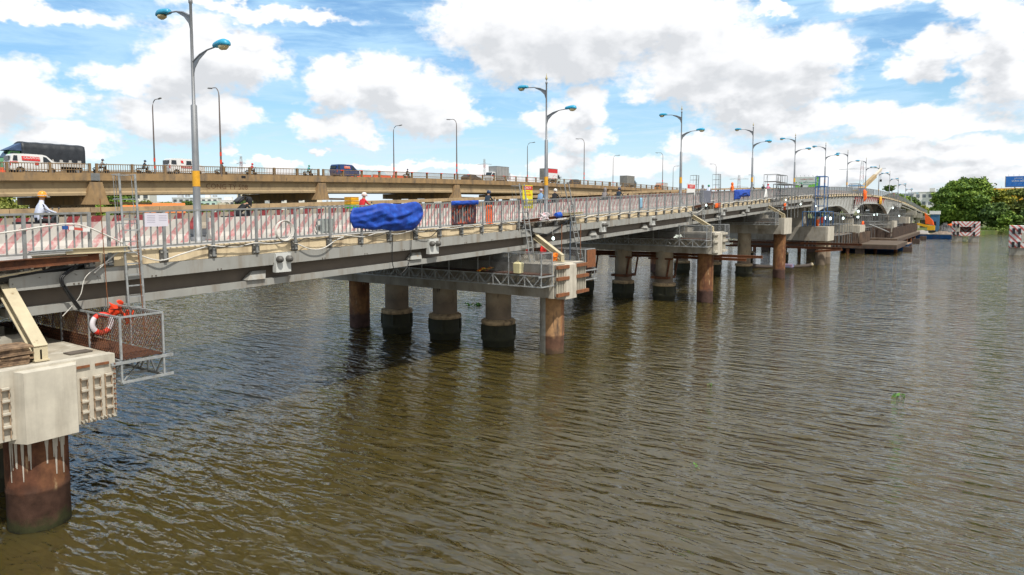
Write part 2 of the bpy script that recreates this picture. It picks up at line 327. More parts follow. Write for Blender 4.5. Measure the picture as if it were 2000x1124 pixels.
PILEG  = mat('zinc_rust_pile', (.24,.10,.038), .8, var=.4, vs=2.5, c2=(.32,.18,.08), s2=.75, t2=.48, w2=.04, stretch=.15, c3=(.07,.045,.03), s3=2.6, t3=.66, bump=.3,
             zramp=[(.95,(.15,.075,.045),.15),(.3,(.09,.055,.03),.08),(-.1,(.02,.02,.012),.05)])
STEELG = mat('grey_girder_paint', (.33,.33,.305), .55, var=.1, vs=1.2, c2=(.24,.21,.17), s2=2.2, t2=.60, w2=.10, stretch=.15, c3=(.30,.20,.12), s3=3.2, t3=.70)
STEELW = mat('shaded_brown_web', (.13,.105,.08), .7, var=.2, vs=1.5)  # brown darkened: the recess shade below the upper band is in the colour
PALEP  = mat('pale_anchor_paint', (.60,.61,.58), .6, var=.08)
BEIGE  = mat('beige_steel_paint', (.52,.45,.30), .6, var=.12, c2=(.28,.20,.11), s2=4, t2=.68, w2=.05)
GALV   = mat('galvanised_steel', (.39,.41,.41), .45, metal=.25, var=.18, vs=6, c2=(.20,.19,.17), s2=5, t2=.6)
FENCE  = mat('fence_paint', (.27,.28,.275), .5, metal=.25, var=.18, vs=4, c2=(.16,.13,.10), s2=6, t2=.66)
DARKP  = mat('bracket_plate', (.13,.125,.115), .6, metal=.3, var=.25, vs=8)
BOLT   = mat('bolt_heads', (.38,.37,.33), .5, metal=.3)
RUST   = mat('rust', (.17,.06,.022), .85, var=.35, vs=4, c2=(.07,.028,.014), s2=3, t2=.52, bump=.3)
RUSTB  = mat('bright_rust', (.31,.115,.04), .85, var=.3, vs=6, c2=(.14,.055,.025), s2=6, t2=.5)
POLE   = mat('pole_zinc', (.23,.24,.25), .5, metal=.3, var=.12, vs=2)
YEL    = mat('yellow_band', (.72,.36,.02), .6, var=.15, vs=5)
CYAN   = mat('cyan_lamp_cover', (.03,.33,.52), .4, var=.1)
LAMPG  = mat('lamp_glass', (.50,.42,.22), .25, var=.2)
BLACKC = mat('black_cable', (.012,.012,.012), .5)
WHITEC = mat('white_cable', (.62,.60,.55), .6, var=.1)
ASPH   = mat('asphalt', (.055,.055,.055), .9, var=.2, vs=6)
WALK   = mat('walkway_concrete', (.42,.40,.37), .9, var=.15, vs=2, c2=(.28,.26,.23), s2=3)
BLUET  = mat('blue_tarpaulin', (.005,.050,.36), .6, var=.3, vs=3, bump=.8, bs=6, c2=(.012,.09,.46), s2=3, t2=.6)
ORANGE = mat('orange_fabric', (.86,.13,.012), .7, var=.12)
REDF   = mat('red_fabric', (.62,.018,.012), .65, var=.12)
WHITEP = mat('white_paint', (.78,.78,.76), .5, var=.05)
BLACKP = mat('black_plastic', (.015,.015,.016), .5)
GLASS  = mat('dark_glass', (.02,.028,.035), .12, var=.1)
WOOD   = mat('weathered_plywood', (.33,.22,.13), .85, var=.35, vs=6, c2=(.11,.07,.045), s2=5, t2=.5)
SKIN   = mat('skin', (.42,.24,.15), .6)
GALVD  = mat('dull_scaffold_steel', (.21,.22,.22), .6, metal=.3, var=.2, vs=3)
def stripe_mat(name, per, slant, red, white, duty=.5, worn=.5, axis_h='Y', chevron=None, rust=None):
    """diagonal painted bands on a wall that runs along axis_h"""
    m, nt, b = nodes(name); L = nt.links; N = nt.nodes
    tc = N.new('ShaderNodeTexCoord'); sp = N.new('ShaderNodeSeparateXYZ'); L.new(tc.outputs['Object'], sp.inputs[0])
    def mth(op, a, bb=None, c=None, clamp=False):
        n = N.new('ShaderNodeMath'); n.operation = op; n.use_clamp = clamp
        for i, v in enumerate((a, bb, c)):
            if v is None: continue
            if isinstance(v, (int, float)): n.inputs[i].default_value = v
            else: L.new(v, n.inputs[i])
        return n.outputs[0]
    h = sp.outputs[axis_h]
    if chevron is not None: h = mth('ABSOLUTE', mth('SUBTRACT', h, chevron))
    q = mth('FRACT', mth('MULTIPLY', mth('SUBTRACT', h, mth('MULTIPLY', sp.outputs['Z'], slant)), 1/per))
    nz = N.new('ShaderNodeTexNoise'); L.new(tc.outputs['Object'], nz.inputs[0]); nz.inputs['Scale'].default_value = 9; nz.inputs['Detail'].default_value = 6
    band = mth('LESS_THAN', q, duty)
    wear = mth('MULTIPLY_ADD', nz.outputs[0], 2.2, .25-1.1*worn+.0, True)
    nz2 = N.new('ShaderNodeTexNoise'); L.new(tc.outputs['Object'], nz2.inputs[0]); nz2.inputs['Scale'].default_value = 1.7; nz2.inputs['Detail'].default_value = 5
    w2 = mth('MULTIPLY_ADD', nz2.outputs[0], .7, .62, True)
    mx = N.new('ShaderNodeMix'); mx.data_type = 'RGBA'; L.new(mth('MULTIPLY', band, wear), mx.inputs[0]); mx.inputs[6].default_value = (*white, 1); mx.inputs[7].default_value = (*red, 1)
    m2 = N.new('ShaderNodeMix'); m2.data_type = 'RGBA'; m2.blend_type = 'MULTIPLY'; m2.inputs[0].default_value = 1; L.new(mx.outputs[2], m2.inputs[6]); L.new(w2, m2.inputs[7])
    out = m2.outputs[2]
    if rust:
        m3 = N.new('ShaderNodeMix'); m3.data_type = 'RGBA'
        r = N.new('ShaderNodeMapRange'); L.new(mth('MULTIPLY_ADD', nz.outputs[0], 1.2, sp.outputs['Z']), r.inputs[0]); r.inputs[1].default_value = rust+1.1; r.inputs[2].default_value = rust+.4
        L.new(mth('MULTIPLY', r.outputs[0], .75), m3.inputs[0]); L.new(out, m3.inputs[6]); m3.inputs[7].default_value = (.45,.15,.02,1); out = m3.outputs[2]
    L.new(out, b.inputs['Base Color']); b.inputs['Roughness'].default_value = .8; return m
STRIPE = stripe_mat('faded_red_white_paint', .62, .95, (.46,.20,.20), (.53,.50,.455), .44, .55)
STRIPE2 = stripe_mat('dark_red_white_paint', .9, .6, (.26,.035,.04), (.36,.31,.24), .5, .2)
# ------------------------------------------------------------------ long profiles
def zt(t):          # top of the guard fence
    q = lambda u: 3.51715237e-09*u**4-2.51038573e-06*u**3+3.98541402e-04*u**2+1.46178048e-02*u+7.48039751
    if t < 0: return q(0)+.0146*t
    if t > 300: return max(3.2, q(300)+(t-300)*-.036)
    return q(t)
zd = lambda t: zt(t)-1.2            # edge of the deck
zr = lambda t: zt(t)-1.08           # roadway
_c = np.polyfit([26, 54, 112, 158, 208], [12.3, 13.15, 14.3, 14.68, 14.32], 2)
def z2(t):          # top of the old bridge's railing
    t = max(t, -60); 
    return float(np.polyval(_c, t)) if t < 250 else float(np.polyval(_c, 250))-(t-250)*.045
def seg(a, b, step): n = max(1, int(round((b-a)/step))); return [a+(b-a)*i/n for i in range(n+1)]
TP = [6.8, 31.35, 55.9, 80.3]                      # piers
ENDS = [-17.8]+TP+[104.6]
V0 = -20.5                                        # the face of the deck edge
# ------------------------------------------------------------------ near road bridge
near = thing('road_bridge', 'narrow grey steel girder bridge under repair, nearest to the camera, with pale deck edge', 'bridge', (V0, 0, 0))
gaps = [(3.2, 9.2), (30.3, 35.6), (56.3, 61.0), (81.6, 86.5), (104.0, 106.5), (164, 167), (226, 229), (252, 255), (277, 279)]
MB().sweep([(-20.745,-.28),(-20.745,-.05),(-24.89,-.05),(-24.89,-.28)], seg(-18, 360, 6), zd).build('walkway_slab', WALK, near)
MB().sweep([(-24.9,-.35),(-24.9,.12),(-32.6,.12),(-32.6,-.35)], seg(-18, 360, 6), zd).build('roadway_slab', ASPH, near)
last = -18
for a, b in gaps+[(360, 361)]:
    f = MB().sweep([(V0,-.38),(V0,.05),(V0-.24,.05),(V0-.24,-.38)], seg(last, a, 3), zd).build('deck_edge_beam', CONC, near)
    last = b
def girder(parent, x, a, b, outer=False):
    s = seg(a, b, 5)
    g = MB().sweep([(x+.05,-.80),(x+.05,-.39),(x-.02,-.39),(x-.02,-.80)] if outer else [(x+.22,-.44),(x+.22,-.36),(x-.2,-.36),(x-.2,-.44)], s, zd)
    g.sweep([(x-.36,-1.40),(x-.36,-.42),(x-.40,-.42),(x-.40,-1.40)] if outer else [(x+.02,-1.35),(x+.02,-.44),(x-.02,-.44),(x-.02,-1.35)], s, zd, 1)
    if outer:
        g.sweep([(x-.02,-.80),(x-.02,-.74),(x-.36,-.70),(x-.36,-.76)], s, zd)
        g.sweep([(x-.06,-1.50),(x-.06,-1.28),(x-.80,-1.28),(x-.80,-1.50)], s, zd)
    else: g.sweep([(x+.25,-1.42),(x+.25,-1.35),(x-.25,-1.35),(x-.25,-1.42)], s, zd)
    if outer:   # seams, bolt rows, stiffener ends and end plate
        for t in seg(a+4.1, b-4.1, 4.1):
            if t < 110: g.box(x+.05, x+.054, t-.012, t+.012, zd(t)-.79, zd(t)-.40, 0)
        for t in seg(a+1.5, b-1.5, 2.05):
            if t < 60: g.box(x+.05, x+.066, t-.02, t+.02, zd(t)-.77, zd(t)-.735, 1); g.box(x+.05, x+.066, t+.10, t+.14, zd(t)-.77, zd(t)-.735, 1)
        for t in (a+.06, b-.12): g.hexa([(x-.01,t,zd(t)-1.48),(x-.5,t,zd(t)-1.48),(x-.5,t+.05,zd(t)-1.48),(x-.01,t+.05,zd(t)-1.48)],[(x-.01,t,zd(t)-.78),(x-.5,t,zd(t)-.78),(x-.5,t+.05,zd(t)-.78),(x-.01,t+.05,zd(t)-.78)])
    return g.build('girder', [STEELG, STEELW], parent)
def anchor_box(parent, t):
    x = V0+.08; z = zd(t)
    bx = MB().box(x-.10, x+.10, t-.31, t+.31, z-1.08, z-.42)
    wd = MB().hexa([(x-.38,t-1.35,z-1.275),(x-.05,t-1.35,z-1.275),(x-.05,t-.65,z-1.275),(x-.38,t-.65,z-1.275)],[(x-.38,t-1.0,z-1.0),(x-.30,t-1.0,z-1.0),(x-.30,t-.45,z-1.0),(x-.38,t-.45,z-1.0)])
    o = bx.build('anchor_box', PALEP, parent); wd.build('deviator', STEELG, o)
    for dy in (-.2, .2): MB().lathe((x+.10, t+dy, z-.62), [(.12,0),(.12,.12),(.10,.16),(.04,.2)], 14, axis='x').build('tendon_cap', DARKP, o)
for i in range(5):
    a, b = ENDS[i]+.12, ENDS[i+1]-.12
    for j, x in enumerate((V0, -23.4, -26.3, -29.2, -32.1)): girder(near, x, a, b, j == 0)
    if i > 0:
        for t in (a+8.2, a+16.2): anchor_box(near, t)
    d = MB()
    for t in seg(a+1.5, b-1.5, 5.5): d.bar((V0-.45,t,zd(t)-.85),(-32.0,t,zd(t)-.85),.18,.5)
    d.build('cross_frame', STEELW, near)
# haunched spans over the navigation channel
PB = [104.7, 138.8, 193.7, 227.6]
def zarch(t):
    def dip(p, w): return math.exp(-((abs(t-p)/w)**1.25))
    if t < 138.8: u = (t-106)/32.8; dep = 1.55+2.3*max(0, 1-abs(t-PB[0])/9)**1.0*.35
    dep = 1.35+2.5*sum(max(0, 1-abs(t-p)/16)**2.0 for p in (138.8, 193.7))+.75*max(0, 1-abs(t-104.7)/9)+.6*max(0, 1-abs(t-227.6)/9)
    return dep
for j, x in enumerate((V0-.25, -23.6, -26.3, -29.2, -32.0)):
    g = MB(); ts = seg(104.7, 227.6, 1.4); n = len(ts); vs = []; fs = []
    for t in ts: vs += [(x,t,zd(t)-.5),(x,t,zd(t)-.5-zarch(t)),(x-.12,t,zd(t)-.5-zarch(t)),(x-.12,t,zd(t)-.5)]
    for i in range(n-1):
        for k in range(4): fs.append((i*4+k, i*4+(k+1)%4, i*4+4+(k+1)%4, i*4+4+k))
    g.add(vs, fs)
    for i in range(n-1):
        t, u = ts[i], ts[i+1]; za, zb = zd(t)-.5-zarch(t), zd(u)-.5-zarch(u)
        g.hexa([(x+.3,t,za-.09),(x-.42,t,za-.09),(x-.42,u,zb-.09),(x+.3,u,zb-.09)],[(x+.3,t,za-.003),(x-.42,t,za-.003),(x-.42,u,zb-.003),(x+.3,u,zb-.003)])
    g.build('haunched_girder', PALEP if j else mat('haunch_grey_paint', (.42,.43,.41), .55, var=.12, vs=.6, c2=(.27,.24,.2), s2=.8, t2=.6), near)
RIBS = MB()
for t in seg(107.5, 226, 2.9):      # leaning outrigger ribs that carry the deck edge
    lo = zd(t)-.55-zarch(t)*.82; x = V0-.25
    MB().hexa([(x+.0,t-.02,lo),(x+.02,t+.22,lo),(x-.04,t+.22,lo),(x-.04,t-.02,lo)],
              [(x+.0,t+1.5,zd(t+1.5)-.52),(x+.24,t+2.0,zd(t+2)-.52),(x-.04,t+2.0,zd(t+2)-.52),(x-.04,t+1.5,zd(t+1.5)-.52)]).build('outrigger_rib',
              mat('rib_grey_paint', (.22,.22,.20), .6) if not 142 < t < 186 else mat('rib_red_primer', (.20,.035,.03), .7, var=.2), near)
for a in (227.7, 252.3, 277):
    for x in (V0, -26.3, -32.1): girder(near, x, a, a+24.4, x == V0)
# beam rail on posts along the far side
r = MB()
for t in seg(-16, 340, 3.0)[:-1]:
    r.sweep([(-31.86,1.02),(-31.86,1.24),(-32.12,1.24),(-32.12,1.02)], [t, t+2.97], zd)
r.build('beam_rail', mat('beam_rail_concrete', (.46,.33,.18), .85, var=.2, vs=1.4, c2=(.26,.19,.12), s2=1.5, t2=.6), near)
for t in seg(2, 272, 3.0): MB().box(-31.93,-32.08, t-.09, t+.09, zd(t)+.05, zd(t)+1.03).build('rail_post', OLDR, near)
# ------------------------------------------------------------------ guard fence in sections
FX = V0+.10
def fence(a, b, label, bars=True, step=1.6, pn=.2):
    f = thing('guard_fence', label, 'railing', (FX, a, zd(a)), 'grey steel railing sections along the walkway')
    pts = seg(a, b, step)
    for i, t in enumerate(pts):
        z = zd(t); p = MB().box(FX-.035, FX+.035, t-.04, t+.04, z-.32, z+1.19).build('post', FENCE, f)
        if t < 135:
            br = MB().box(FX-.098, FX-.036, t-.13, t+.13, z-.36, z-.0)
            for dy in (-.085, .085):
                for dz in (-.29, -.07): br.box(FX-.036, FX-.006, t+dy-.025, t+dy+.025, z+dz-.025, z+dz+.025, 1)
            br.build('bracket', [DARKP, BOLT], p)
    for i in range(len(pts)-1):
        t, u = pts[i], pts[i+1]; pb = MB()
        pb.bar((FX,t,zd(t)+1.17),(FX,u,zd(u)+1.17),.06,.055); pb.bar((FX,t+.04,zd(t)+.13),(FX,u-.04,zd(u)+.13),.045,.045)
        k = max(2, int(round((u-t)/pn)))
        for q in range(1, k):
            y = t+(u-t)*q/k; z = zd(y); pb.box(FX-.016, FX+.016, y-.017, y+.017, z+.13, z+1.15)
        pb.build('panel', FENCE, f)
fence(1.0, 8.85, 'grey railing section above the long rusty beam at the left end')
fence(9.35, 30.0, 'long grey railing section between the two nearest ladders, carrying the big blue tarpaulin')
fence(30.4, 35.6, 'short grey railing section above the second deck gap, beside the yellow warning sign')
fence(35.9, 56.2, 'grey railing section with a small blue and orange cloth, right of the middle caged ladder')
fence(56.6, 81.4, 'grey railing section with a blue tarpaulin and a white flag hung over it')
fence(82.0, 104.5, 'grey railing section left of the blue scaffold tower')
fence(105.0, 138.0, 'grey railing section over the first haunched arch, below the blue roofed vehicle', step=2.2, pn=.3)
fence(138.4, 166, 'grey railing section at the crest of the bridge, beside the orange tarpaulin', step=2.6, pn=.35)
fence(166.4, 226, 'grey railing section descending beyond the crane boom', step=4, pn=.5)
fence(226.4, 330, 'farthest grey railing section running down to the far bank', step=6, pn=.6)
# ------------------------------------------------------------------ barriers with gaps at the lamp posts
LP = [14.4, 39.2, 63.7, 88.0, 110.8, 134.5, 158.2, 184.6, 209, 233.5, 258, 282.5, 307]
BX = -24.45
def barrier(a, b, label, m, x, hgt=.86, grp='striped concrete barriers'):
    sec = [(x+.22,.0),(x+.19,.14),(x+.10,.30),(x+.07,hgt),(x-.07,hgt),(x-.10,.30),(x-.19,.14),(x-.22,.0)]
    MB().sweep(sec, seg(a, b, 4), lambda t: zd(t)-.05 if x > -26 else zd(t)+.121).build('concrete_barrier', m, None, loc=(x, a, zd(a)), label=label, cat='barrier', group=grp)
nm = ['left end of the frame, left of the nearest lamp post', 'nearest and second lamp posts', 'second and third lamp posts', 'third and fourth lamp posts',
      'fourth and fifth lamp posts', 'fifth and sixth lamp posts', 'sixth and seventh lamp posts', 'seventh and eighth lamp posts', 'eighth and ninth lamp posts', 'ninth and tenth lamp posts', 'tenth and eleventh lamp posts', 'eleventh and twelfth lamp posts']
barrier(-16, LP[0]-.42, 'pink and white striped concrete barrier at the left end, left of the nearest lamp post', STRIPE, BX)
for i in range(12): barrier(LP[i]+.42, LP[i+1]-.42, 'pink and white striped concrete barrier standing between the '+(nm[i+1] if i+1 < len(nm) else 'twelfth and thirteenth lamp posts'), STRIPE, BX)
barrier(-16, 320, 'dark red and white striped barrier on the far roadside, below the beam rail', STRIPE2, -31.2, .76, None)
# ------------------------------------------------------------------ double-armed lamp posts
def lamp_post(loc, label):
    t = thing('street_lamp', label, 'street lamp', loc, 'double armed street lamps on the near bridge')
    x, y, z = loc
    MB().lathe((x,y,z), [(.26,-.3),(.26,.10),(.15,.12),(.13,1.6),(.11,5.0),(.062,5.05),(.05,8.7),(.075,8.74),(.075,8.84),(.03,8.88),(.03,9.0)], 16).build('pole', POLE, t)
    MB().lathe((x,y,z), [(.137,2.0),(.136,2.58)], 16).build('reflective_band', YEL, t)
    MB().lathe((x,y,z+9.0), [(.05,0),(.09,.06),(.05,.16),(.02,.28),(.008,.42)], 10).build('finial', LAMPG, t)
    for s, zz in ((-1, 8.28), (1, 6.60)):
        arm = MB().tube([(x,y,z+zz-.02),(x+s*.5,y,z+zz+.20),(x+s*1.0,y,z+zz+.31),(x+s*1.55,y,z+zz+.35)], [.035,.035,.03,.028], 8)
        arm.prism([(x+s*.05,z+zz-.55),(x+s*.05,z+zz),(x+s*.5,z+zz+.18),(x+s*1.0,z+zz+.29),(x+s*.45,z+zz+.02),(x+s*.16,z+zz-.25)], y-.012, y+.012, 'y')
        arm.build('arm', POLE, t)
        hx = x+s*1.87; hz = z+zz+.37
        vs = []; fs = []; n = 12; rings = [(-.40,.03,.0),(-.38,.11,.01),(-.30,.13,.02),(-.05,.16,.03),(.20,.18,.02),(.36,.14,.0),(.42,.03,-.02)]
        for (u, rr, dz) in rings:
            for k in range(n):
                a = 2*math.pi*k/n; vs.append((hx+s*u, y+rr*1.05*math.cos(a), hz+dz+max(-.06, rr*.95*math.sin(a))))
        for i in range(len(rings)-1):
            for k in range(n): fs.append((i*n+k, i*n+(k+1)%n, (i+1)*n+(k+1)%n, (i+1)*n+k))
        fs += [tuple(range(n)), tuple(range((len(rings)-1)*n, len(rings)*n))]
        hd = MB().add(vs, fs, 0, True).build('lamp_head', CYAN, t)
        vs = []; rings2 = [(-.10,.05),(0,.14),(.18,.16),(.33,.10),(.37,.03)]; fs = []
        for (u, rr) in rings2:
            for k in range(n):
                a = 2*math.pi*k/n; vs.append((hx+s*u, y+rr*math.cos(a), hz-.055+min(0., rr*.95*math.sin(a))))
        for i in range(len(rings2)-1):
            for k in range(n): fs.append((i*n+k, i*n+(k+1)%n, (i+1)*n+(k+1)%n, (i+1)*n+k))
        MB().add(vs, fs, 0, True).build('lamp_glass', LAMPG, hd)
    return t
ordn = ['first', 'second', 'third', 'fourth', 'fifth', 'sixth', 'seventh', 'eighth', 'ninth', 'tenth', 'eleventh', 'twelfth', 'thirteenth']
lp0 = lamp_post((-24.45, LP[0], zd(LP[0])), 'tall zinc lamp post with two cyan lamps, nearest to the camera at the left')
lp0.rotation_euler = (0, 0, 0)
for i, t in enumerate(LP[1:], 1):
    dup(lp0, (-24.45, t, zd(t)), 0, 'double armed lamp post with cyan lamps, %s from the nearest one along the bridge' % ordn[i])
# ------------------------------------------------------------------ piers of the near bridge
def column(parent, x, y, ztop, base=True):
    MB().lathe((x,y,0), [(.74,1.2),(.73,ztop)], 28).build('concrete_column', COLC, parent)
    b = MB().lathe((x,y,0), [(.92,-1.5),(.92,.28),(.99,.34),(.98,.52),(.90,.60),(.90,1.22)], 28)
    for a in (2.2, 3.9, 5.2, .5): b.box(x+.9*math.cos(a)-.08, x+.9*math.cos(a)+.08, y+.9*math.sin(a)-.08, y+.9*math.sin(a)+.08, .55, 1.2)
    b.build('column_base', COLB, parent)
    MB().lathe((x,y,0), [(.80,1.20),(.97,1.22),(.99,1.42),(.93,1.47),(.72,1.52)], 28).build('collar', RING, parent)
def pile(parent, x, y, ztop, m=PILE, r=.66):
    MB().lathe((x,y,0), [(r,-3),(r,.9),(r+.012,.93),(r+.012,.99),(r,1.02),(r,ztop)], 32).build('steel_pile', m, parent)
def pier(k, zb, zt_, x0, x1, ya, yb, label, piles, cols, side=CAPG, end=CAPW, bandm=None, pil=True):
    tk = piles[0][1]
    p = thing('bridge_pier', label, 'bridge pier', (piles[0][0], tk, 0), 'pile bents carrying the near bridge')
    cap = MB().box(x1, x0-.02, ya, yb, zb, zt_).build('pier_cap', side, p)
    MB().box(x0-.30, x0, ya-.015, yb+.015, zb-.015, zt_+.015).build('cap_end', end, cap)
    if pil: MB().hexa([(x0-.2,tk-.75,zb-.12),(x0+.26,tk-.55,zb-.12),(x0+.26,tk+.55,zb-.12),(x0-.2,tk+.75,zb-.12)],[(x0-.2,tk-.75,zt_-.02),(x0+.26,tk-.55,zt_-.06),(x0+.26,tk+.55,zt_-.06),(x0-.2,tk+.75,zt_-.02)]).build('end_pilaster', end, cap)
    for (x, y, m) in piles: pile(p, x, y, zb+.1, m)
    for (x, y) in cols: column(p, x, y, zb+.1)
    return p, cap
NEARPILE = PILE0
p0, cap0 = pier(0, 2.42, 4.02, -18.2, -36.3, 5.3, 8.35, 'nearest bridge pier with weathered white cap end and rusty stained pile at the left edge', [(-18.95,6.8,NEARPILE),(-33.8,6.8,PILE)], [(-22.7,6.8),(-26.5,6.8),(-30.3,6.8)], side=CAPC)
p1, cap1 = pier(1, 3.12, 4.86, -18.2, -36.3, 29.95, 33.1, 'second bridge pier with rusty formwork on its cap end and three columns on mossy collars', [(-19.15,31.35,PILEG),(-33.8,31.0,PILE)], [(-22.7,31.3),(-26.6,31.2),(-30.4,31.0)])
for o_ in list(p1.children)[:]:      # the pale zinc sheet left on one side of the tall pile
    if o_.name.startswith('steel_pile') and o_.data.materials[0] == PILEG:
        o_.data.materials.append(mat('pale_zinc_sheet', (.36,.345,.30), .7, var=.25, vs=3, c2=(.20,.17,.13), s2=2, t2=.6, stretch=.2))
        for q_ in o_.data.polygons:
            a_ = math.degrees(math.atan2(q_.normal.y, q_.normal.x))
            if -150 < a_ < -86 and abs(q_.normal.z) < .5: q_.material_index = 1
p2, cap2 = pier(2, 4.12, 5.85, -18.2, -36.3, 54.5, 57.6, 'third bridge pier with pale ribbed cap end and rusty beams slung under its cap', [(-19.15,55.8,PILE),(-33.8,55.5,PILE)], [(-22.5,55.2),(-26.3,55.1),(-30.3,55.1)])
p3, cap3 = pier(3, 5.0, 6.75, -18.3, -36.3, 78.8, 82.3, 'fourth bridge pier with plain white square cap end on a tall orange brown pile', [(-19.1,80.3,PILE),(-33.8,80.1,PILE)], [(-22.9,79.9),(-26.6,80.1),(-30.4,80.1)], pil=False)
p4, cap4 = pier(4, 3.35, 5.3, -18.0, -38, 102.3, 107, 'fifth bridge pier with low broad concrete cap on pale columns, left of the cofferdams', [(-19.0,103.2,COLC),(-18.9,106.2,COLC),(-33.8,104,PILE)], [(-24.5,104.3),(-29.5,104.3)], pil=False)
MB().box(-33, -21.4, 103.4, 105.9, 5.32, zd(104.6)-1.75).build('bearing_wall', CAPG, p4)
# steel ledges left on the nearest cap end, and formwork panels on the others
def ledges(cap, x, cols_, zs, w=.2, m=RUSTB, m2=CAPW):
    for y in cols_:
        for z in zs:
            l = MB().box(x, x+.09, y-w/2, y+w/2, z, z+.055); l.box(x+.005, x+.05, y-w/2+.0, y-w/2+.02, z-.25, z); l.box(x+.005, x+.05, y+w/2-.02, y+w/2, z-.25, z)
            l.box(x+.01, x+.098, y-w/2+.01, y+w/2-.01, z+.02, z+.063, 1)
            l.build('ledge_bracket', [m, m2], cap)
LB = mat('stained_ledge', (.36,.26,.17), .85, var=.3, vs=8)
ledges(cap0, -18.185, (7.60, 7.90, 8.17), (2.66, 2.93, 3.20, 3.50), .17, LB)
ledges(cap0, -18.185, (5.95,), (2.72, 3.02, 3.32, 3.6), .17, LB)
for z in [2.6+.13*i for i in range(10)]: MB().box(-18.185, -18.10, 8.3, 8.33, z, z+.025).build('stud', RUSTB, cap0)
for y in [7.5+.09*i for i in range(9)]: MB().box(-18.185, -18.10, y, y+.035, 2.47, 2.5).build('stud', CAPW, cap0)
for a, b in ((7.42,7.75),(7.88,8.2)): MB().box(-18.185,-18.15, a, b, 3.80, 3.86).build('rusty_slot', RUSTB, cap0)
# grout runs down the nearest pile
rg0 = random.Random(12)
for q in range(24):
    a = R(rg0.choice([rg0.uniform(-88, -50), rg0.uniform(2, 38), rg0.uniform(10, 36), rg0.uniform(-50, 0)])); ln = rg0.uniform(.35, 1.2); w = rg0.uniform(.02, .05); n_ = 6; g = MB(); vs = []; fs = []
    for i in range(n_+1):
        z = 2.44-ln*i/n_; ww = w*(1-.75*i/n_)*rg0.uniform(.7,1.2); ww = min(ww, .05)
        for s in (-1, 1): vs.append((-18.95+.667*math.cos(a+s*ww/.66), 6.8+.667*math.sin(a+s*ww/.66), z))
    for i in range(n_): fs.append((2*i,2*i+1,2*i+3,2*i+2))
    k = len(vs); vs += [(-18.95+(x+18.95)*.99, 6.8+(y-6.8)*.99, z) for x, y, z in vs]; fs += [tuple(j+k for j in f[::-1]) for f in fs]
    g.add(vs, fs).build('grout_run', mat('grout_drips', (.50,.46,.39), .9, var=.2), p0)
FORM = mat('formwork_board', (.22,.21,.19), .85, var=.4, vs=3, c2=(.12,.11,.10), s2=3, t2=.5, stretch=.15, c3=(.55,.53,.48), s3=3, t3=.62)
def formwork(cap, x, ya, yb, za, zb, rust=True):
    f = MB().box(x, x+.06, ya, yb, za, zb)
    n = 6
    for i in range(n): y = ya+.04+(yb-ya-.12)*i/(n-1); f.box(x+.06, x+.16, y, y+.05, za+.02, zb-.02, 1)
    o = f.build('formwork_panel', [FORM, mat('pale_stud', (.50,.47,.38), .8, var=.2)], cap)
    for z in (za+.06, (za+zb)/2+.05, zb-.2): MB().box(x+.16, x+.29, ya-.1, yb+.12, z, z+.17).build('waler', RUSTB if rust else CAPW, o)
formwork(cap1, -18.19, 30.0, 30.95, 3.14, 4.84); formwork(cap1, -18.19, 31.95, 33.1, 3.14, 4.84)
formwork(cap2, -18.19, 54.5, 55.15, 4.14, 5.83, False); formwork(cap2, -18.19, 56.5, 57.5, 4.14, 5.83, False)
# raised bearing shelf on each cap, struts and stub posts under the girder ends
for i, (cap, tk, za, zb) in enumerate(((cap0,6.8,4.02,zd(6.8)),(cap1,31.35,4.86,zd(31.35)),(cap2,55.9,5.85,zd(55.9)),(cap3,80.3,6.75,zd(80.3)))):
    for x in (-20.9, -23.4, -26.3, -29.2, -32.1): MB().box(x-.4, x+.4, tk-.8, tk+.8, za+.003, min(za+.35, zb-1.53)).build('bearing_pad', CAPG, cap)
    st = thing('bearing_strut', ['beige painted steel strut and post standing on the nearest cap', 'beige raking strut on the second cap, behind the tall ladder', 'beige raking strut on the third cap', 'thin beige raking strut on the fourth cap'][i], 'steel strut', (-19.2, tk+.5, za), 'beige struts under the girder ends')
    x0, x1 = -20.75, -18.75
    for (dy) in ((.1,.35,.4,.4)[i],):
        a = Vector((x0, tk+dy, zb-.66)); b = Vector((x1, tk+dy, za+.28)); d = (b-a).normalized(); nrm = Vector((0,1,0)); w = d.cross(nrm)
        m_ = MB()
        for o in (-.13, .13): m_.bar(a+w*o, b+w*o, .30, .03, up=tuple(w))
        m_.bar(a, b, .02, .24, up=tuple(w)); m_.build('raking_beam', BEIGE, st)
        MB().box(x1-.35, x1+.12, tk+dy-.16, tk+dy+.16, za+.02, za+.06).box(x1-.3, x1+.06, tk+dy-.02, tk+dy+.02, za+.06, za+.3).box(x1+.02, x1+.06, tk+dy-.15, tk+dy+.15, za+.06, za+.36).box(x1-.30, x1-.26, tk+dy-.15, tk+dy+.15, za+.06, za+.22).build('foot', BEIGE, st)
    td = (-.45,0,0,0)[i]; MB().box(x0-.5, x0-.2, tk+td+.1, tk+td+.14, za+.02, zb-1.52).box(x0-.5, x0-.2, tk+td+.4, tk+td+.44, za+.02, zb-1.52).box(x0-.37, x0-.33, tk+td+.14, tk+td+.4, za+.02, zb-1.52).build('post', BEIGE, st)
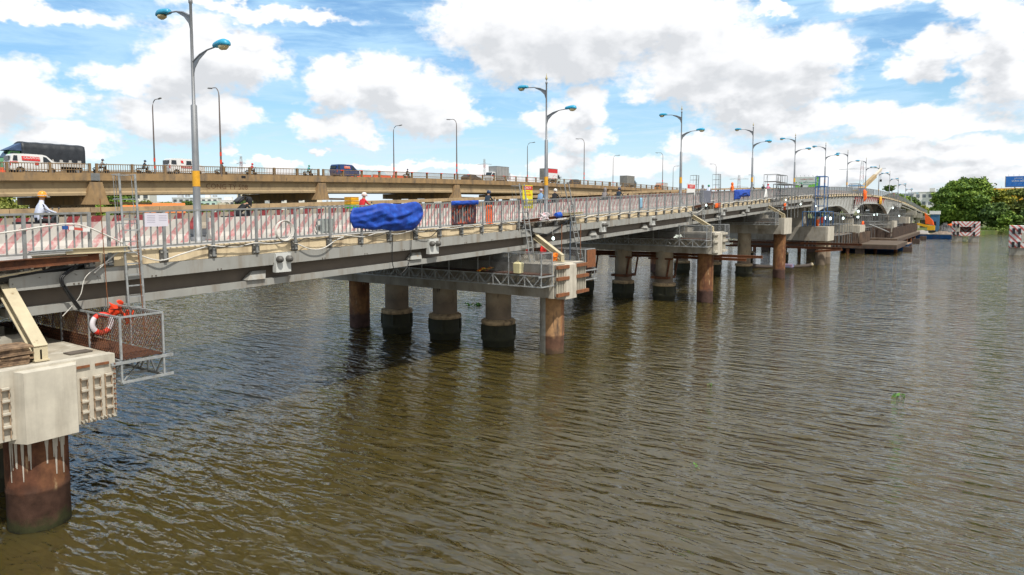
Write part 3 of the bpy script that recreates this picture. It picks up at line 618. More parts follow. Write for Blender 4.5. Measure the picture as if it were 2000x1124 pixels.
# ------------------------------------------------------------------ hanging truss platforms beside the caps
def mesh_sheet(mb, p, u, v, nu, nv, w=.012, mi=0):
    """expanded metal: diamond lattice over the parallelogram p + a*u + b*v"""
    p, u, v = Vector(p), Vector(u), Vector(v)
    for i in range(-nv, nu):
        for s in (0, 1):
            a0, b0, a1, b1 = i/nu, 0., (i+nv)/nu, 1.
            if a0 < 0: b0 = -a0/(a1-a0); a0 = 0.
            if a1 > 1: b1 = (1-i/nu)/((nv)/nu); a1 = 1.
            if b1 <= b0: continue
            q0 = p+u*(a0 if not s else 1-a0)+v*b0; q1 = p+u*(a1 if not s else 1-a1)+v*b1
            mb.bar(q0, q1, w, w, mi, up=tuple(u.cross(v).normalized()))
def platform(label, x0, x1, ya, yb, zf, cell=1.0, hr=1.08, dt=.62, mesh_w=.007, inner=None, nm='work_platform'):
    """walkway from x0 (near end) to x1, between ya and yb: floor zf, truss below, mesh railing above"""
    p = thing(nm, label, 'work platform', (x0, (ya+yb)/2, zf), 'truss platforms hung beside the caps')
    L = abs(x1-x0); n = max(2, int(round(L/cell))); xs = [x0+(x1-x0)*i/n for i in range(n+1)]
    for y in (ya, yb):
        t = MB()
        t.bar((x0,y,zf-.06),(x1,y,zf-.06),.06); t.bar((x0,y,zf-dt),(x1,y,zf-dt),.06)
        for i in range(n):
            t.bar((xs[i],y,zf-.06),(xs[i],y,zf-dt),.045)
            m = (xs[i]+xs[i+1])/2
            t.bar((xs[i],y,zf-.08),(m,y,zf-dt),.04); t.bar((xs[i+1],y,zf-.08),(m,y,zf-dt),.04)
        t.bar((x1,y,zf-.06),(x1,y,zf-dt),.045)
        t.build('truss', GALV, p)
    c = MB()
    for i in range(0, n+1):
        c.bar((xs[i],ya-.25 if i == 0 else ya,zf-.10),(xs[i],yb+.25 if i == 0 else yb,zf-.10),.07); c.bar((xs[i],ya,zf-dt),(xs[i],yb+(.25 if i == 0 else 0),zf-dt),.06)
        if i < n: c.bar((xs[i],ya,zf-dt),(xs[i+1],yb,zf-.1),.03)
    c.build('cross_beams', GALV, p)
    MB().box(x1, x0, ya+.03, yb-.03, zf-.03, zf+.0).build('floor_plate', mat('dark_rust', (.085,.035,.018), .9, var=.4, vs=4), p)
    r = MB(); posts = xs[::2]+([xs[-1]] if n % 2 else [])
    out = [y for y in (ya, yb) if y != inner]
    for y in out:
        r.bar((x0,y,zf+hr),(x1,y,zf+hr),.045)
        for x in posts: r.bar((x,y,zf-.02),(x,y,zf+hr),.045)
    r.bar((x0,ya,zf+hr),(x0,yb,zf+hr),.045); 
    for y in (ya, yb): r.bar((x0,y,zf-.02),(x0,y,zf+hr),.05)
    if inner is not None and False: pass
    r.build('railing', GALV, p)
    s = MB()
    for y in out: mesh_sheet(s, (x0,y,zf+.03), (x1-x0,0,0), (0,0,hr-.06), int(L/.11), 7, mesh_w)
    mesh_sheet(s, (x0,ya,zf+.03), (0,yb-ya,0), (0,0,hr-.06), max(6, int((yb-ya)/.11)), 7, mesh_w)
    s.build('wire_mesh', RUST if 'nearest' in label else GALVD, p)
    return p
pl0 = platform('nearest hanging platform with rusty floor and brown wire mesh, right of the white cap', -18.15, -27.5, 8.5, 9.6, 3.86, cell=.85, mesh_w=.009)
pl1 = platform('long grey truss platform on the camera side of the second pier cap', -18.2, -36.2, 28.75, 29.8, 4.42, cell=1.0)
pl1b = platform('truss platform beyond the second pier cap, below the middle ladder', -18.2, -30, 33.3, 34.4, 4.42, cell=1.0)
pl2 = platform('long grey truss platform on the camera side of the third pier cap', -18.2, -36.2, 53.2, 54.3, 5.35, cell=1.1, mesh_w=.009)
pl2b = platform('truss platform beyond the third pier cap with a mesh gate', -18.2, -28, 57.8, 58.9, 5.35, cell=1.1, mesh_w=.009)
pl3 = platform('scaffold platform around the fourth pier cap', -18.9, -34, 77.4, 78.6, 6.35, cell=1.6, mesh_w=.01, dt=.3)
MB().box(-18.16, -18.13, 33.4, 34.4, 4.48, 5.46).build('rusty_panel', RUSTB, pl1b)
# ------------------------------------------------------------------ caged ladders
def ladder(label, x, y, z0, z1, dy=0., w=.42, cage=(None, None), m=GALV, dx=0.):
    """rails w apart along the bridge, leaning by dy and dx from bottom to top"""
    t = thing('ladder', label, 'ladder', (x, y, z0), 'ladders down to the pier platforms'); H = z1-z0
    P = lambda s, h, o=0.: Vector((x+dx*h/H+o, y+dy*h/H+s*w/2, z0+h))
    r = MB()
    for s in (-1, 1): r.tube([P(s, 0), P(s, H)], .034, 6)
    r.build('rails', m, t); g = MB()
    h = .25
    while h < H-1.0: g.bar(P(-1, h), P(1, h), .035); h += .32
    g.build('rungs', m, t)
    if cage[0] is not None:
        c = MB(); hs = [cage[0]+(cage[1]-cage[0])*i/3 for i in range(4)]
        arc = [(-1,0),(-1.15,.28),(-.8,.55),(0,.68),(.8,.55),(1.15,.28),(1,0)]
        for h in hs: c.tube([P(a, h, -b) for a, b in arc], .012, 5)
        for a, b in arc[1:-1:2]+[arc[3]]: c.tube([P(a, cage[0], -b), P(a, cage[1], -b)], .009, 5)
        c.build('safety_cage', m, t)
    return t
ladder('tall caged aluminium ladder from the walkway down to the nearest mesh platform', -20.2, 9.97, 4.3, 8.72, -.15, .44, (2.3, 4.4))
ladder('leaning aluminium ladder beside the yellow warning sign', -20.1, 30.95, 4.45, 9.05, -1.0, .45, (2.4, 4.5), dx=-.1)
ladder('leaning caged ladder behind the second cap, right of the striped panel', -20.1, 36.3, 4.5, 9.3, -1.9, .5, (2.2, 4.7))
ladder('aluminium ladder leaning at the third cap, near the grey notice box', -20.0, 58.0, 5.5, 9.4, -1.0, .45)
ladder('thin vertical ladder with hoops just right of the grey notice box', -20.2, 62.6, 5.6, 10.95, -.3, .45, (3.9, 5.3), m=GALVD)
ladder('short hooped ladder standing above the railing near the small red notice', -21.0, 58.6, 8.9, 10.7, .2, .5, (.6, 1.8), m=GALVD)
# ------------------------------------------------------------------ rope-like things
def cable(name, label, pts, r, m, cat='cable', n=6, cyc=False, group=None):
    P = [Vector(p) for p in pts]; Q = []
    for i in range(len(P)-1):
        p0, p1, p2, p3 = P[max(i-1,0)], P[i], P[i+1], P[min(i+2,len(P)-1)]
        for k in range(6):
            t = k/6; Q.append(.5*((2*p1)+(-p0+p2)*t+(2*p0-5*p1+4*p2-p3)*t*t+(-p0+3*p1-3*p2+p3)*t**3))
    Q.append(P[-1]); return MB().tube(Q, r, n).build(name, m, None, loc=P[0], label=label, cat=cat, group=group)
rnd = random.Random(4); X = V0+.16
def edge(a, b, step, amp, x=X, off=.0, sag=.05):
    out = []; t = a; i = 0
    while t < b: out.append((x+rnd.uniform(-.03,.05), t, zd(t)+off+rnd.uniform(-amp, amp)-(sag if i % 2 else 0))); t += step*rnd.uniform(.8,1.2); i += 1
    return out
cable('cable', 'white cable lying along the deck edge and looping below the fence foot', [(X,8.9,zd(9)-.5),(X,9.7,zd(9.7)+.1),(X,10.2,zd(10)-.12),(X+.05,10.75,zd(10.7)-.30),(X,11.4,zd(11)-.16),(X,12.3,zd(12)+.02)]+edge(12.8,15.2,.6,.03), .022, WHITEC)
cable('cable', 'white cable drooping in one long loop between the coil and the control box', [(X,15.2,zd(15)),(X,15.7,zd(15.7)-.12),(X+.04,16.3,zd(16)-.35),(X+.04,16.9,zd(17)-.36),(X,17.5,zd(17)-.1),(X,17.9,zd(18)),(X,17.3,zd(17)+.03)], .022, WHITEC)
co = MB()
for q in range(3): co.torus((X+.02*q, 15.15+.03*q, zd(15)+.38), .34+.01*q, .018, 24, 6, 'x')
co.build('cable_coil', WHITEC, None, loc=(X,15.1,zd(15)+.1), label='round coil of white cable hung on the railing', cat='cable coil')
cable('cable', 'white cable running along the deck edge below the big tarpaulin', edge(17.9, 30.2, .9, .05, off=.03), .020, WHITEC)
cable('cable', 'white cable sagging across the second deck gap', [(X,30.2,zd(30)+.05),(X,31.5,zd(31)-.02),(X+.1,33.3,zd(33)+.0),(X+.1,34.6,zd(34)+.02),(X,35.8,zd(35.8)+.22)], .026, WHITEC)
cable('cable', 'white cable scalloped along the deck edge toward the third pier', edge(35.8, 53.5, 1.2, .04, off=.0, sag=.08)+[(X,54,zd(54)+.05),(X,55.5,zd(55)-.35),(X,57,zd(57)-.52),(X,58.5,zd(58.5)-.2),(X,59.5,zd(59)+.35),(X,61.4,zd(61)+.4)], .028, WHITEC)
cable('cable', 'white cable scalloped along the deck edge beyond the third pier', edge(61.5, 104, 1.6, .05, off=.08, sag=.1), .03, WHITEC)
cable('cable', 'black cable tangled along the deck edge near the control box', edge(12.2, 24.5, .5, .06, x=X+.03, off=.0), .014, BLACKC)
cable('cable', 'black cable tangled along the deck edge below the orange netting', edge(22.5, 30.2, .6, .06, x=X+.03, off=.02), .016, BLACKC)
cable('cable', 'black cable dropping in a long narrow loop below the big tarpaulin', [(X,20.55,zd(20)-.0),(X+.02,20.5,zd(20)-.5),(X+.02,20.5,zd(20)-1.3),(X+.02,20.85,zd(20)-1.75),(X+.02,21.4,zd(21)-1.45),(X+.02,21.6,zd(21)-.8),(X,21.65,zd(21)-.02)], .018, BLACKC)
cable('cable', 'small black cable loop hanging under the right end of the big tarpaulin', [(X,21.8,zd(21.8)-.02),(X,22.2,zd(22)-.24),(X,22.9,zd(22.9)-.3),(X,23.4,zd(23)-.02)], .018, BLACKC)
hb = MB()
for q in range(6):
    pts = [(V0+.1-.07*q, 30.6, zd(31)-.25-.06*(q%3)),(V0+.15-.05*q, 31.4, zd(31)-.62-.07*(q%4)),(V0+.15-.06*q, 32.8, zd(32)-.78-.06*(q%3)),(V0+.1-.05*q,34.3,zd(34)-.45-.05*(q%2)),(V0-.05*q,35.5,zd(35)-.1)]
    hb.tube([Vector(p) for p in pts], .035, 6)
hb.build('cable_bundle', BLACKC, None, loc=(V0,31,zd(31)-.3), label='thick bundle of black hoses sagging in the second deck gap', cat='hoses')
hb = MB()
for q in range(8):
    o = .045*q; hb.tube([Vector(p) for p in [(V0+.02-o*.6, 3.0, zd(3)-.60-.03*(q%4)),(V0+.1-o, 5.5, zd(5)-.55-.05*(q%3)),(V0+.05-o, 7.2, zd(7)-.40-.045*(q%5)),(V0-.02-o, 8.6, zd(8)-.26-.03*(q%4)),(V0-.3, 9.3, zd(9)-.22)]], .03+.006*(q%3), 6)
hb.build('cable_bundle', BLACKC, None, loc=(V0,5,zd(5)-.6), label='black cables and pipes bunched under the rusty beam of the nearest deck gap', cat='hoses')
for q, lb in enumerate(('thick black cable bending down from the nearest deck gap to the platform', 'second black cable beside the thick one, bending down from the nearest deck gap')):
    cable('cable', lb, [(V0+.1,8.4+.1*q,zd(8)-.3),(V0+.18,8.05+.05*q,zd(8)-.55),(V0+.18,8.15+.06*q,zd(8)-.9),(V0+.15,8.5+.06*q,zd(8)-1.5),(V0+.1,8.82+.06*q,zd(9)-2.0),(V0-.2,8.85+.05*q,zd(9)-2.35),(V0-1.2,8.8,4.0),(V0-2.2,8.4,4.08)], .028, BLACKC)
cable('cable', 'thin grey cable hanging from the deck to the girder at the nearest gap', [(X,9.4,zd(9)-.2),(X+.02,9.0,zd(9)-.34),(X+.02,8.65,zd(8)-.6),(X,8.5,zd(8)-1.1),(X-.1,8.1,zd(8)-1.6)], .012, WHITEC)
cable('pipe', 'white plastic pipe lying against the leftmost railing', [(X+.02,5.0,zd(5)+.62),(X+.02,6.6,zd(6.6)+.70),(X+.02,7.9,zd(7.9)+.86),(X+.02,8.6,zd(8.6)+.84),(X+.02,9.4,zd(9.4)+.45),(X,9.95,zd(9.9)+.12)], .024, WHITEC, cat='pipe')
cable('pipe', 'pale pipe under the rusty beam at the left edge', [(X+.05,2.5,zd(2.5)-.62),(X+.05,5.5,zd(5.5)-.48),(X+.05,7.6,zd(7.6)-.27)], .028, BEIGE, cat='pipe')
p = MB().bar((X+.05,8.15,zd(8.15)+.80),(X+.05,8.78,zd(8.8)+.70),.07,.07).build('level_staff', mat('red_white_staff', (.55,.10,.07), .5), None, loc=(X,8.2,zd(8)+.8), label='short red and white striped staff tied to the leftmost railing', cat='staff')
MB().box(X+.008,X+.092,8.14,8.26,zd(8.2)+.745,zd(8.2)+.84).build('blue_tip', mat('blue_paint', (.02,.09,.32), .5), p); MB().box(X+.008,X+.092,8.28,8.40,zd(8.3)+.73,zd(8.3)+.82).build('white_sleeve', WHITEP, p); MB().box(X+.008,X+.092,8.62,8.80,zd(8.7)+.66,zd(8.7)+.755).build('white_sleeve', WHITEP, p)
# ------------------------------------------------------------------ gap steelwork
def ibeam(mb, p, q, h=.2, w=.16, tk=.02, mi=0):
    p, q = Vector(p), Vector(q); u = Vector((0,0,1)); d = (q-p).normalized(); u = (u-d*u.dot(d)).normalized()
    mb.bar(p+u*(h/2-tk/2), q+u*(h/2-tk/2), w, tk, mi); mb.bar(p-u*(h/2-tk/2), q-u*(h/2-tk/2), w, tk, mi); mb.bar(p, q, tk, h-2*tk, mi); return mb
ib = lambda name, lab, p, q, h, w, m: ibeam(MB(), p, q, h, w).build(name, m, None, loc=p, label=lab, cat='steel beam')
ib('steel_beam', 'long rusty I beam bridging the nearest deck gap at the left edge', (V0+.25,1.5,zd(1.5)-.20),(V0+.25,9.0,zd(9)-.06),.24,.2, RUST)
ib('steel_beam', 'beige channel laid across the foot of the nearest ladder', (V0+.3,8.15,zd(8)+.16),(V0+.3,9.75,zd(9.7)+.12),.16,.14, BEIGE)
ib('steel_beam', 'short beige block of steel under the leftmost railing end', (V0+.2,7.4,zd(7)+.06),(V0+.2,8.7,zd(8)+.06),.09,.16, BEIGE)
ib('steel_beam', 'grey flat bar laid on the leftmost fence foot', (V0+.3,7.3,zd(7)+.20),(V0+.3,8.3,zd(8)+.20),.06,.16, GALV)
ib('steel_beam', 'rusty I beam bridging the second deck gap', (V0+.15,30.2,zd(30)+.05),(V0+.15,35.9,zd(35.9)+.18),.16,.16, RUST)
ib('steel_beam', 'beige channel under the middle ladder head', (V0+.3,34.2,zd(34)+.28),(V0+.3,36.6,zd(36)+.3),.14,.14, BEIGE)
ib('steel_beam', 'rusty beam bridging the third deck gap', (V0+.15,56.3,zd(56)+.0),(V0+.15,61.1,zd(61)+.1),.18,.16, RUST)
CRUM = mat('broken_concrete', (.10,.085,.065), .95, var=.5, vs=9, c2=(.26,.22,.17), s2=6, t2=.6, bump=.8, bs=12)
rg = random.Random(9)
for (a, b, lab) in ((3.3,9.1,'broken dark concrete edge in the nearest deck gap'),(30.4,35.5,'broken dark concrete edge in the second deck gap'),(56.4,60.9,'broken dark concrete edge in the third deck gap')):
    g = MB(); t = a
    while t < b:
        w = rg.uniform(.15,.5); g.hexa([(V0-.26-rg.uniform(0,.1),t,zd(t)-.50),(V0-.06-rg.uniform(0,.12),t,zd(t)-.50-rg.uniform(0,.05)),(V0-.06-rg.uniform(0,.12),t+w,zd(t)-.50),(V0-.26,t+w,zd(t)-.50)],[(V0-.26,t,zd(t)-.06),(V0-.12-rg.uniform(0,.1),t,zd(t)-.06-rg.uniform(0,.15)),(V0-.12-rg.uniform(0,.1),t+w,zd(t)-.06-rg.uniform(0,.15)),(V0-.26,t+w,zd(t)-.06)]); t += w
    for k in range(26):
        t = rg.uniform(a, b); g.tube([(V0-.1,t,zd(t)-.4),(V0+.02+rg.uniform(0,.1),t+rg.uniform(-.1,.1),zd(t)-.5-rg.uniform(0,.18))], .007, 4)
    g.build('broken_edge', CRUM, near)
# rusty beams slung under the third cap, out over the water
ib('steel_beam', 'upper rusty beam slung under the third cap, poking out over the water', (-38,58,3.72),(-15.1,58.0,3.78),.22,.2, RUSTB)
ib('steel_beam', 'lower rusty beam slung under the third cap, ending short of the upper one', (-38,57.2,3.58),(-16.2,57.2,3.56),.22,.2, RUSTB)
ib('steel_beam', 'rusty beam under the fifth cap, ending over open water', (-40,101.6,3.0),(-13.6,101.6,3.0),.3,.3, RUST)
ib('steel_beam', 'second rusty beam crossing behind the fourth pile', (-42,98,2.6),(-15.5,98,2.6),.3,.3, RUST)
ib('steel_beam', 'pale rusty beam stub tied between the fifth pier columns', (-19.5,102,1.9),(-16.2,103,2.2),.25,.2, RUSTB)
for x in (-22.6,-26.3,-30.3):
    br = MB()
    for y in (54.6, 56.4):
        br.bar((x+.8,y,3.5),(x+.55,y,1.9),.12); br.bar((x+1.1,y,3.55),(x-1.1,y,3.55),.14)
    br.box(x-.78,x+.78,54.3,56.1,1.85,2.05); br.build('clamp_bracket', RUST, p2)
for y, lab in ((31.9,'thin rusty rod hanging in front of the second cap, left one'),(34.0,'thin rusty rod hanging at the middle ladder foot')):
    MB().tube([(-18.9,y,4.9),(-18.9,y+.02,6.9)], .022, 6).build('threaded_rod', RUSTB, None, loc=(-18.9,y,4.9), label=lab, cat='steel rod')
MB().tube([(-19.0,33.0,4.9),(-19.0,33.02,7.05)], .035, 6).build('threaded_rod', mat('blue_grey_rod', (.06,.09,.13), .5), None, loc=(-19.0,33,4.9), label='dark blue steel rod standing on the second cap', cat='steel rod')
for q, (t, za, zb_) in enumerate(((9.1,4.0,8.0),(10.05,4.0,7.0))):
    MB().tube([(-20.0,t,za),(-20.0,t-.12,zb_)], .012, 5).build('hanging_rod', RUSTB, None, loc=(-20,t,za), label=['thin rusty rod hanging left of the nearest ladder','thin rusty rod hanging behind the nearest ladder'][q], cat='steel rod')
# ------------------------------------------------------------------ cloth
def cloth(name, label, quad, nx, nz, amp, m, seed=1, cat='tarpaulin', thick=.012, shape=None):
    """a hung sheet: quad gives (y0,z0,y1,z1) limits, shape(u,v)->(du,dv) trims the outline, folds push it out"""
    r = random.Random(seed); ph = [r.uniform(0, 6.28) for _ in range(8)]
    y0, z0, y1, z1 = quad; x = FX+.06; vs = []; fs = []
    for j in range(nz+1):
        for i in range(nx+1):
            u, v = i/nx, j/nz; uu, vv = (u, v) if not shape else shape(u, v)
            y = y0+(y1-y0)*uu; z = z0+(z1-z0)*vv+(zd(y)-zd(y0))
            f = math.sin(u*7+v*5+ph[0])*.3+math.sin(u*15-v*9+ph[1])*.16+math.sin(u*4-v*14+ph[2])*.2+math.sin(u*31+v*17+ph[3])*.14+math.sin(u*23-v*29+ph[4])*.12-abs(math.sin(u*9+v*4+ph[5]))*.5-abs(math.sin(u*5-v*11+ph[6]))*.35+.3
            bulge = math.sin(math.pi*min(1, max(0, v)))**.6*math.sin(math.pi*min(1, max(0, u)))**.4
            vs.append((x+amp*bulge*(1.2+f*.6)+.02, y, z))
    n = nx+1
    for j in range(nz):
        for i in range(nx): fs.append((j*n+i, j*n+i+1, (j+1)*n+i+1, (j+1)*n+i))
    nv = len(vs); vs2 = [(a-thick, b, c) for a, b, c in vs]; fs2 = [tuple(k+nv for k in f[::-1]) for f in fs]
    ring = [j for j in range(n)]+[j*n+nx for j in range(1, nz+1)]+[nz*n+nx-j for j in range(1, nx+1)]+[j*n for j in range(nz-1, 0, -1)]
    fs3 = [(ring[k], ring[(k+1) % len(ring)], ring[(k+1) % len(ring)]+nv, ring[k]+nv) for k in range(len(ring))]
    return MB().add(vs+vs2, fs+fs2+fs3, 0, True).build(name, m, None, loc=(x, y0, z0), label=label, cat=cat)
def big(u, v):
    vv = v
    lo = .24*(1-u)**1.3+ (max(0, u-.78)/.22)**2*.40+.02*math.sin(u*19); hi = 1-.10*(1-u)**3-.03*math.sin(u*12)-(max(0,u-.9)/.1)**2*.12
    return u-.03*math.sin(v*3.1)*(1-u)*1.5+(.03*math.sin(v*3.3))*(u), lo+(hi-lo)*v
cloth('tarpaulin', 'big blue tarpaulin bulging over the railing, largest in the picture', (18.4, zd(18.35)+.0, 22.3, zd(18.35)+1.24), 64, 22, .20, BLUET, 3, shape=big)
cloth('tarpaulin', 'blue cloth folded over the top rail above the orange netting', (24.35, zd(24.3)+1.05, 26.4, zd(24.3)+1.26), 24, 6, .07, BLUET, 5)
cloth('netting', 'dark orange netting bundle stuffed behind the railing right of the big tarpaulin', (24.4, zd(24.3)+.15, 26.2, zd(24.3)+1.05), 24, 12, -.12, mat('dark_orange_net', (.42,.07,.02), .9, var=.4, vs=7, c2=(.04,.02,.03), s2=4, t2=.45, w2=.06), 6, cat='netting')
cloth('tarpaulin', 'blue tarpaulin folded over the railing near the orange clad worker, right of the third pier', (67.2, zd(67)+.30, 72.6, zd(67)+1.25), 26, 12, .15, BLUET, 8, shape=lambda u, v: (u, (.0 if u < .35 else .22)+(1-(.0 if u < .35 else .22))*v))
cloth('flag', 'white cloth with red mark hung on the railing right of the folded blue tarpaulin', (78.0, zd(78)+.2, 79.6, zd(78)+1.15), 8, 8, .05, WHITEP, 9, cat='cloth', shape=lambda u, v: (.5+(u-.5)*(1-.7*v), v))
cloth('tarpaulin', 'orange tarpaulin hanging off the railing at the bridge crest', (151, zd(150)-1.5, 154, zd(150)+.9), 14, 14, .4, ORANGE, 10, shape=lambda u, v: (u*(.25+.75*v)+.15*(1-v), v))
cloth('tarpaulin', 'yellow and orange tarpaulin strip hanging below the crest railing', (176, zd(176)-2.0, 180, zd(176)-.2), 8, 10, .2, YEL, 11)
cloth('cloth', 'small orange cloth hanging from the railing left of the folded blue tarpaulin', (61.6, zd(62)-.35, 63.0, zd(62)+.1), 6, 6, .06, ORANGE, 12, cat='cloth')
cloth('cloth', 'small blue and orange strip of cloth tied to the railing between the middle ladders', (45.2, zd(45)+.25, 45.6, zd(45)+1.0), 4, 8, .04, mat('pale_blue_cloth', (.25,.45,.6), .8), 13, cat='cloth')
# orange safety rolls standing behind the railing
s = MB()
for dy in (0, .17, .34): s.tube([(FX-.25,27.55+dy,zd(27.5)+.0),(FX-.25,27.55+dy,zd(27.5)+.92),(FX-.25,27.55+dy,zd(27.5)+1.0)], [.085,.085,.05], 10)
s.build('safety_roll', ORANGE, None, loc=(FX-.25,27.7,zd(27.7)), label='bright orange rolled mesh standing upright behind the railing', cat='netting roll')
# notices
nt_ = MB().box(FX+.035,FX+.041,10.35,11.05,zd(10.6)+.72,zd(10.6)+1.12)
for k in range(9): nt_.box(FX+.041,FX+.043,10.42+(.35 if k>4 else 0),10.66+(.35 if k > 4 else 0),zd(10.6)+1.04-.05*(k%5),zd(10.6)+1.052-.05*(k%5),1)
nt_.build('paper_notice', [mat('paper', (.66,.64,.72), .9, var=.04), mat('grey_print', (.35,.33,.42), .9)], None, loc=(FX,10.7,zd(10.7)+.7), label='white paper notice tied to the railing right of the nearest ladder', cat='notice')
def signboard(label, x, y0, y1, z0, z1, cols, lines, cat='sign', legs=True, name='warning_sign'):
    t = thing(name, label, cat, (x, (y0+y1)/2, z0)); b = MB().box(x-.03, x, y0, y1, z0, z1)
    b.build('board', cols[0], t); hb_ = MB()
    return t
YS = mat('sign_yellow', (.80,.70,.02), .5, var=.06); RS = mat('sign_red', (.62,.03,.03), .5, var=.06)
def warn(label, x, y0, w, z0, h):
    t = thing('warning_sign', label, 'sign', (x, y0+w/2, z0))
    bd = MB().box(x-.025, x, y0, y0+w, z0, z0+h).build('board', YS, t)
    MB().box(x, x+.006, y0+.02, y0+w-.02, z0+h*.80, z0+h*.97).build('header', RS, bd)
    l = MB(); text(l, 'CHÚ Ý!', h*.15, (x+.008, y0+w/2, z0+h*.88), (0,1,0), (0,0,1)); l.build('lettering', WHITEP, bd)
    l = MB(); text(l, 'KHU VỰC', h*.07, (x+.003, y0+w/2, z0+h*.72), (0,1,0), (0,0,1)); text(l, 'NGUY HIỂM', h*.12, (x+.003, y0+w/2, z0+h*.58), (0,1,0), (0,0,1), squeeze=.85); l.build('lettering', RS, bd)
    f = MB().lathe((x, y0+w*.40, z0+h*.34), [(h*.1,0),(h*.1,.006)], 20, axis='x'); f.box(x,x+.008,y0+w*.2,y0+w*.8,z0+h*.1,z0+h*.2); f.build('pictogram', WHITEP, bd)
    for y in (y0+.06, y0+w-.06): MB().box(x-.06, x-.03, y-.02, y+.02, z0-.5, z0+h).build('leg', GALV, t)
warn('yellow warning sign with red header behind the leaning aluminium ladder', FX-.12, 30.55, .95, zd(31)+.72, 1.25)
bx = MB().box(FX-.1,FX+.12,57.9,60.2,zd(59)+.25,zd(59)+1.3).build('notice_box', mat('blue_grey_sheet', (.15,.16,.20), .7), None, loc=(FX,59,zd(59)+.3), label='dark blue grey sheet on the railing at the third deck gap', cat='panel')
t = thing('warning_sign', 'small white sign with red header left of the dark blue grey sheet', 'sign', (FX, 55.6, zd(55.6)+1.0))
MB().box(FX-.05,FX-.02,54.7,56.6,zd(55)+1.05,zd(55)+1.95).build('board', WHITEP, t); MB().box(FX-.02,FX-.012,54.8,56.5,zd(55)+1.55,zd(55)+1.88).build('header', RS, t)
l = MB(); text(l, 'CHÚ Ý!', .28, (FX-.01, 55.65, zd(55)+1.71), (0,1,0), (0,0,1)); l.build('lettering', WHITEP, t)
for y in (54.8, 56.4): MB().box(FX-.08,FX-.05,y,y+.05,zd(55)+.2,zd(55)+1.95).build('leg', GALV, t)
# control box with cables
t = thing('control_box', 'small pale grey control box hung behind the railing near the cable coil', 'electric box', (FX-.2, 16.9, zd(17)))
MB().box(FX-.32,FX-.12,17.0,17.55,zd(17)+.18,zd(17)+.72).build('cabinet', mat('pale_green_grey', (.34,.38,.36), .5), t); MB().box(FX-.12,FX-.10,17.06,17.49,zd(17)+.24,zd(17)+.66).build('door', mat('cabinet_door', (.42,.45,.43), .5), t)
for k, c in enumerate((WHITEC, DARKP, WHITEC)): MB().box(FX-.13,FX-.03,16.74,16.86,zd(17)+.1+.2*k,zd(17)+.25+.2*k).build('socket', c, t)
cable('cable', 'black and red wire rising from the control box', [(FX-.05,16.8,zd(17)+.1),(FX-.03,16.6,zd(17)+.3),(FX-.03,16.75,zd(17)+.75),(FX-.03,16.85,zd(17)+1.0)], .012, BLACKC)
# ------------------------------------------------------------------ lifebuoys and vests
RW = [mat('lifebuoy_white', (.62,.58,.60), .6), mat('lifebuoy_red', (.75,.04,.02), .6), BLACKC]
def lifebuoy(label, c, axis='x', Rr=.28, r=.075, flip=0, m=None):
    t = thing('lifebuoy', label, 'lifebuoy', c, 'lifebuoys hung on the platforms')
    MB().torus(c, Rr, r, 32, 10, axis, lambda a: 1 if (a*4+flip) % 2 < 1 else 0).build('ring', m or RW[:2], t)
    g = MB()
    for k in range(4):
        a = (k+.5*0)*math.pi/2+math.pi/4*0; g.torus((c[0], c[1]+math.cos(a)*Rr if axis == 'x' else c[1], c[2]+math.sin(a)*Rr), r+.004, .008, 10, 5, 'y' if k % 2 == 0 and False else 'z')
    MB().torus(c, Rr+r*1.15, .008, 32, 5, axis).build('grab_line', BLACKC, t)
lifebuoy('red and white lifebuoy hanging on the mesh of the nearest platform', (-19.35, 8.6, 4.66), 'x', .24, .07, 1.5)
lifebuoy('red lifebuoy with pale band leaning on the second cap behind the beige strut', (-21.0, 31.9, 5.6), 'x', .34, .1, .2)
lifebuoy('red and white lifebuoy hung below the girder at the fourth pier', (-21.0, 77.3, 7.6), 'x', .42, .12, .5)
lifebuoy('orange lifebuoy hung on the blue scaffold tower', (-20.0, 106, 6.0), 'x', .62, .2, .3, [mat('lifebuoy_cream', (.6,.5,.42), .6), ORANGE])
lifebuoy('orange lifebuoy hung on the cofferdam platform below the second arch', (-19.0, 142, 4.8), 'x', .6, .18, .3, [ORANGE, REDF])
def vest(label, c, m, w=.3, h=.42, seed=1, cat='life vest'):
    r = random.Random(seed); t = thing('life_vest', label, cat, c, 'life vests hung up by the workers')
    n = 9; vs = []; fs = []
    for j in range(n):
        for i in range(n):
            u, v = i/(n-1), j/(n-1); y = (u-.5)*w*(1+.25*math.sin(v*5+seed)); z = (v-1)*h+(.05*math.sin(u*9+seed)); x = .07+.05*math.sin(u*8+v*6+seed)*math.sin(3.1*u)+r.uniform(-.01,.01)
            vs.append((c[0]+x*math.sin(math.pi*min(.97,max(.03,u)))**.5, c[1]+y, c[2]+z))
    for j in range(n-1):
        for i in range(n-1): fs.append((j*n+i, j*n+i+1, (j+1)*n+i+1, (j+1)*n+i))
    k = len(vs); vs += [(2*c[0]-a-.02, b, d) for a, b, d in vs]; fs += [tuple(q+k for q in f[::-1]) for f in fs]
    ring = list(range(n))+[j*n+n-1 for j in range(1, n)]+[(n-1)*n+n-1-j for j in range(1, n)]+[j*n for j in range(n-2, 0, -1)]
    fs += [(ring[q], ring[(q+1)%len(ring)], ring[(q+1)%len(ring)]+k, ring[q]+k) for q in range(len(ring))]
    MB().add(vs, fs, 0, True).build('shell', m, t); MB().bar((c[0]+.1,c[1]-w*.45,c[2]-h*.5),(c[0]+.12,c[1]+w*.45,c[2]-h*.55),.03,.02).build('strap', BLACKC, t)
vest('orange red life vest hung over the rail of the nearest platform', (-20.6, 9.55, 5.05), mat('vest_orange_red', (.80,.055,.01), .7), .42, .40, 2)
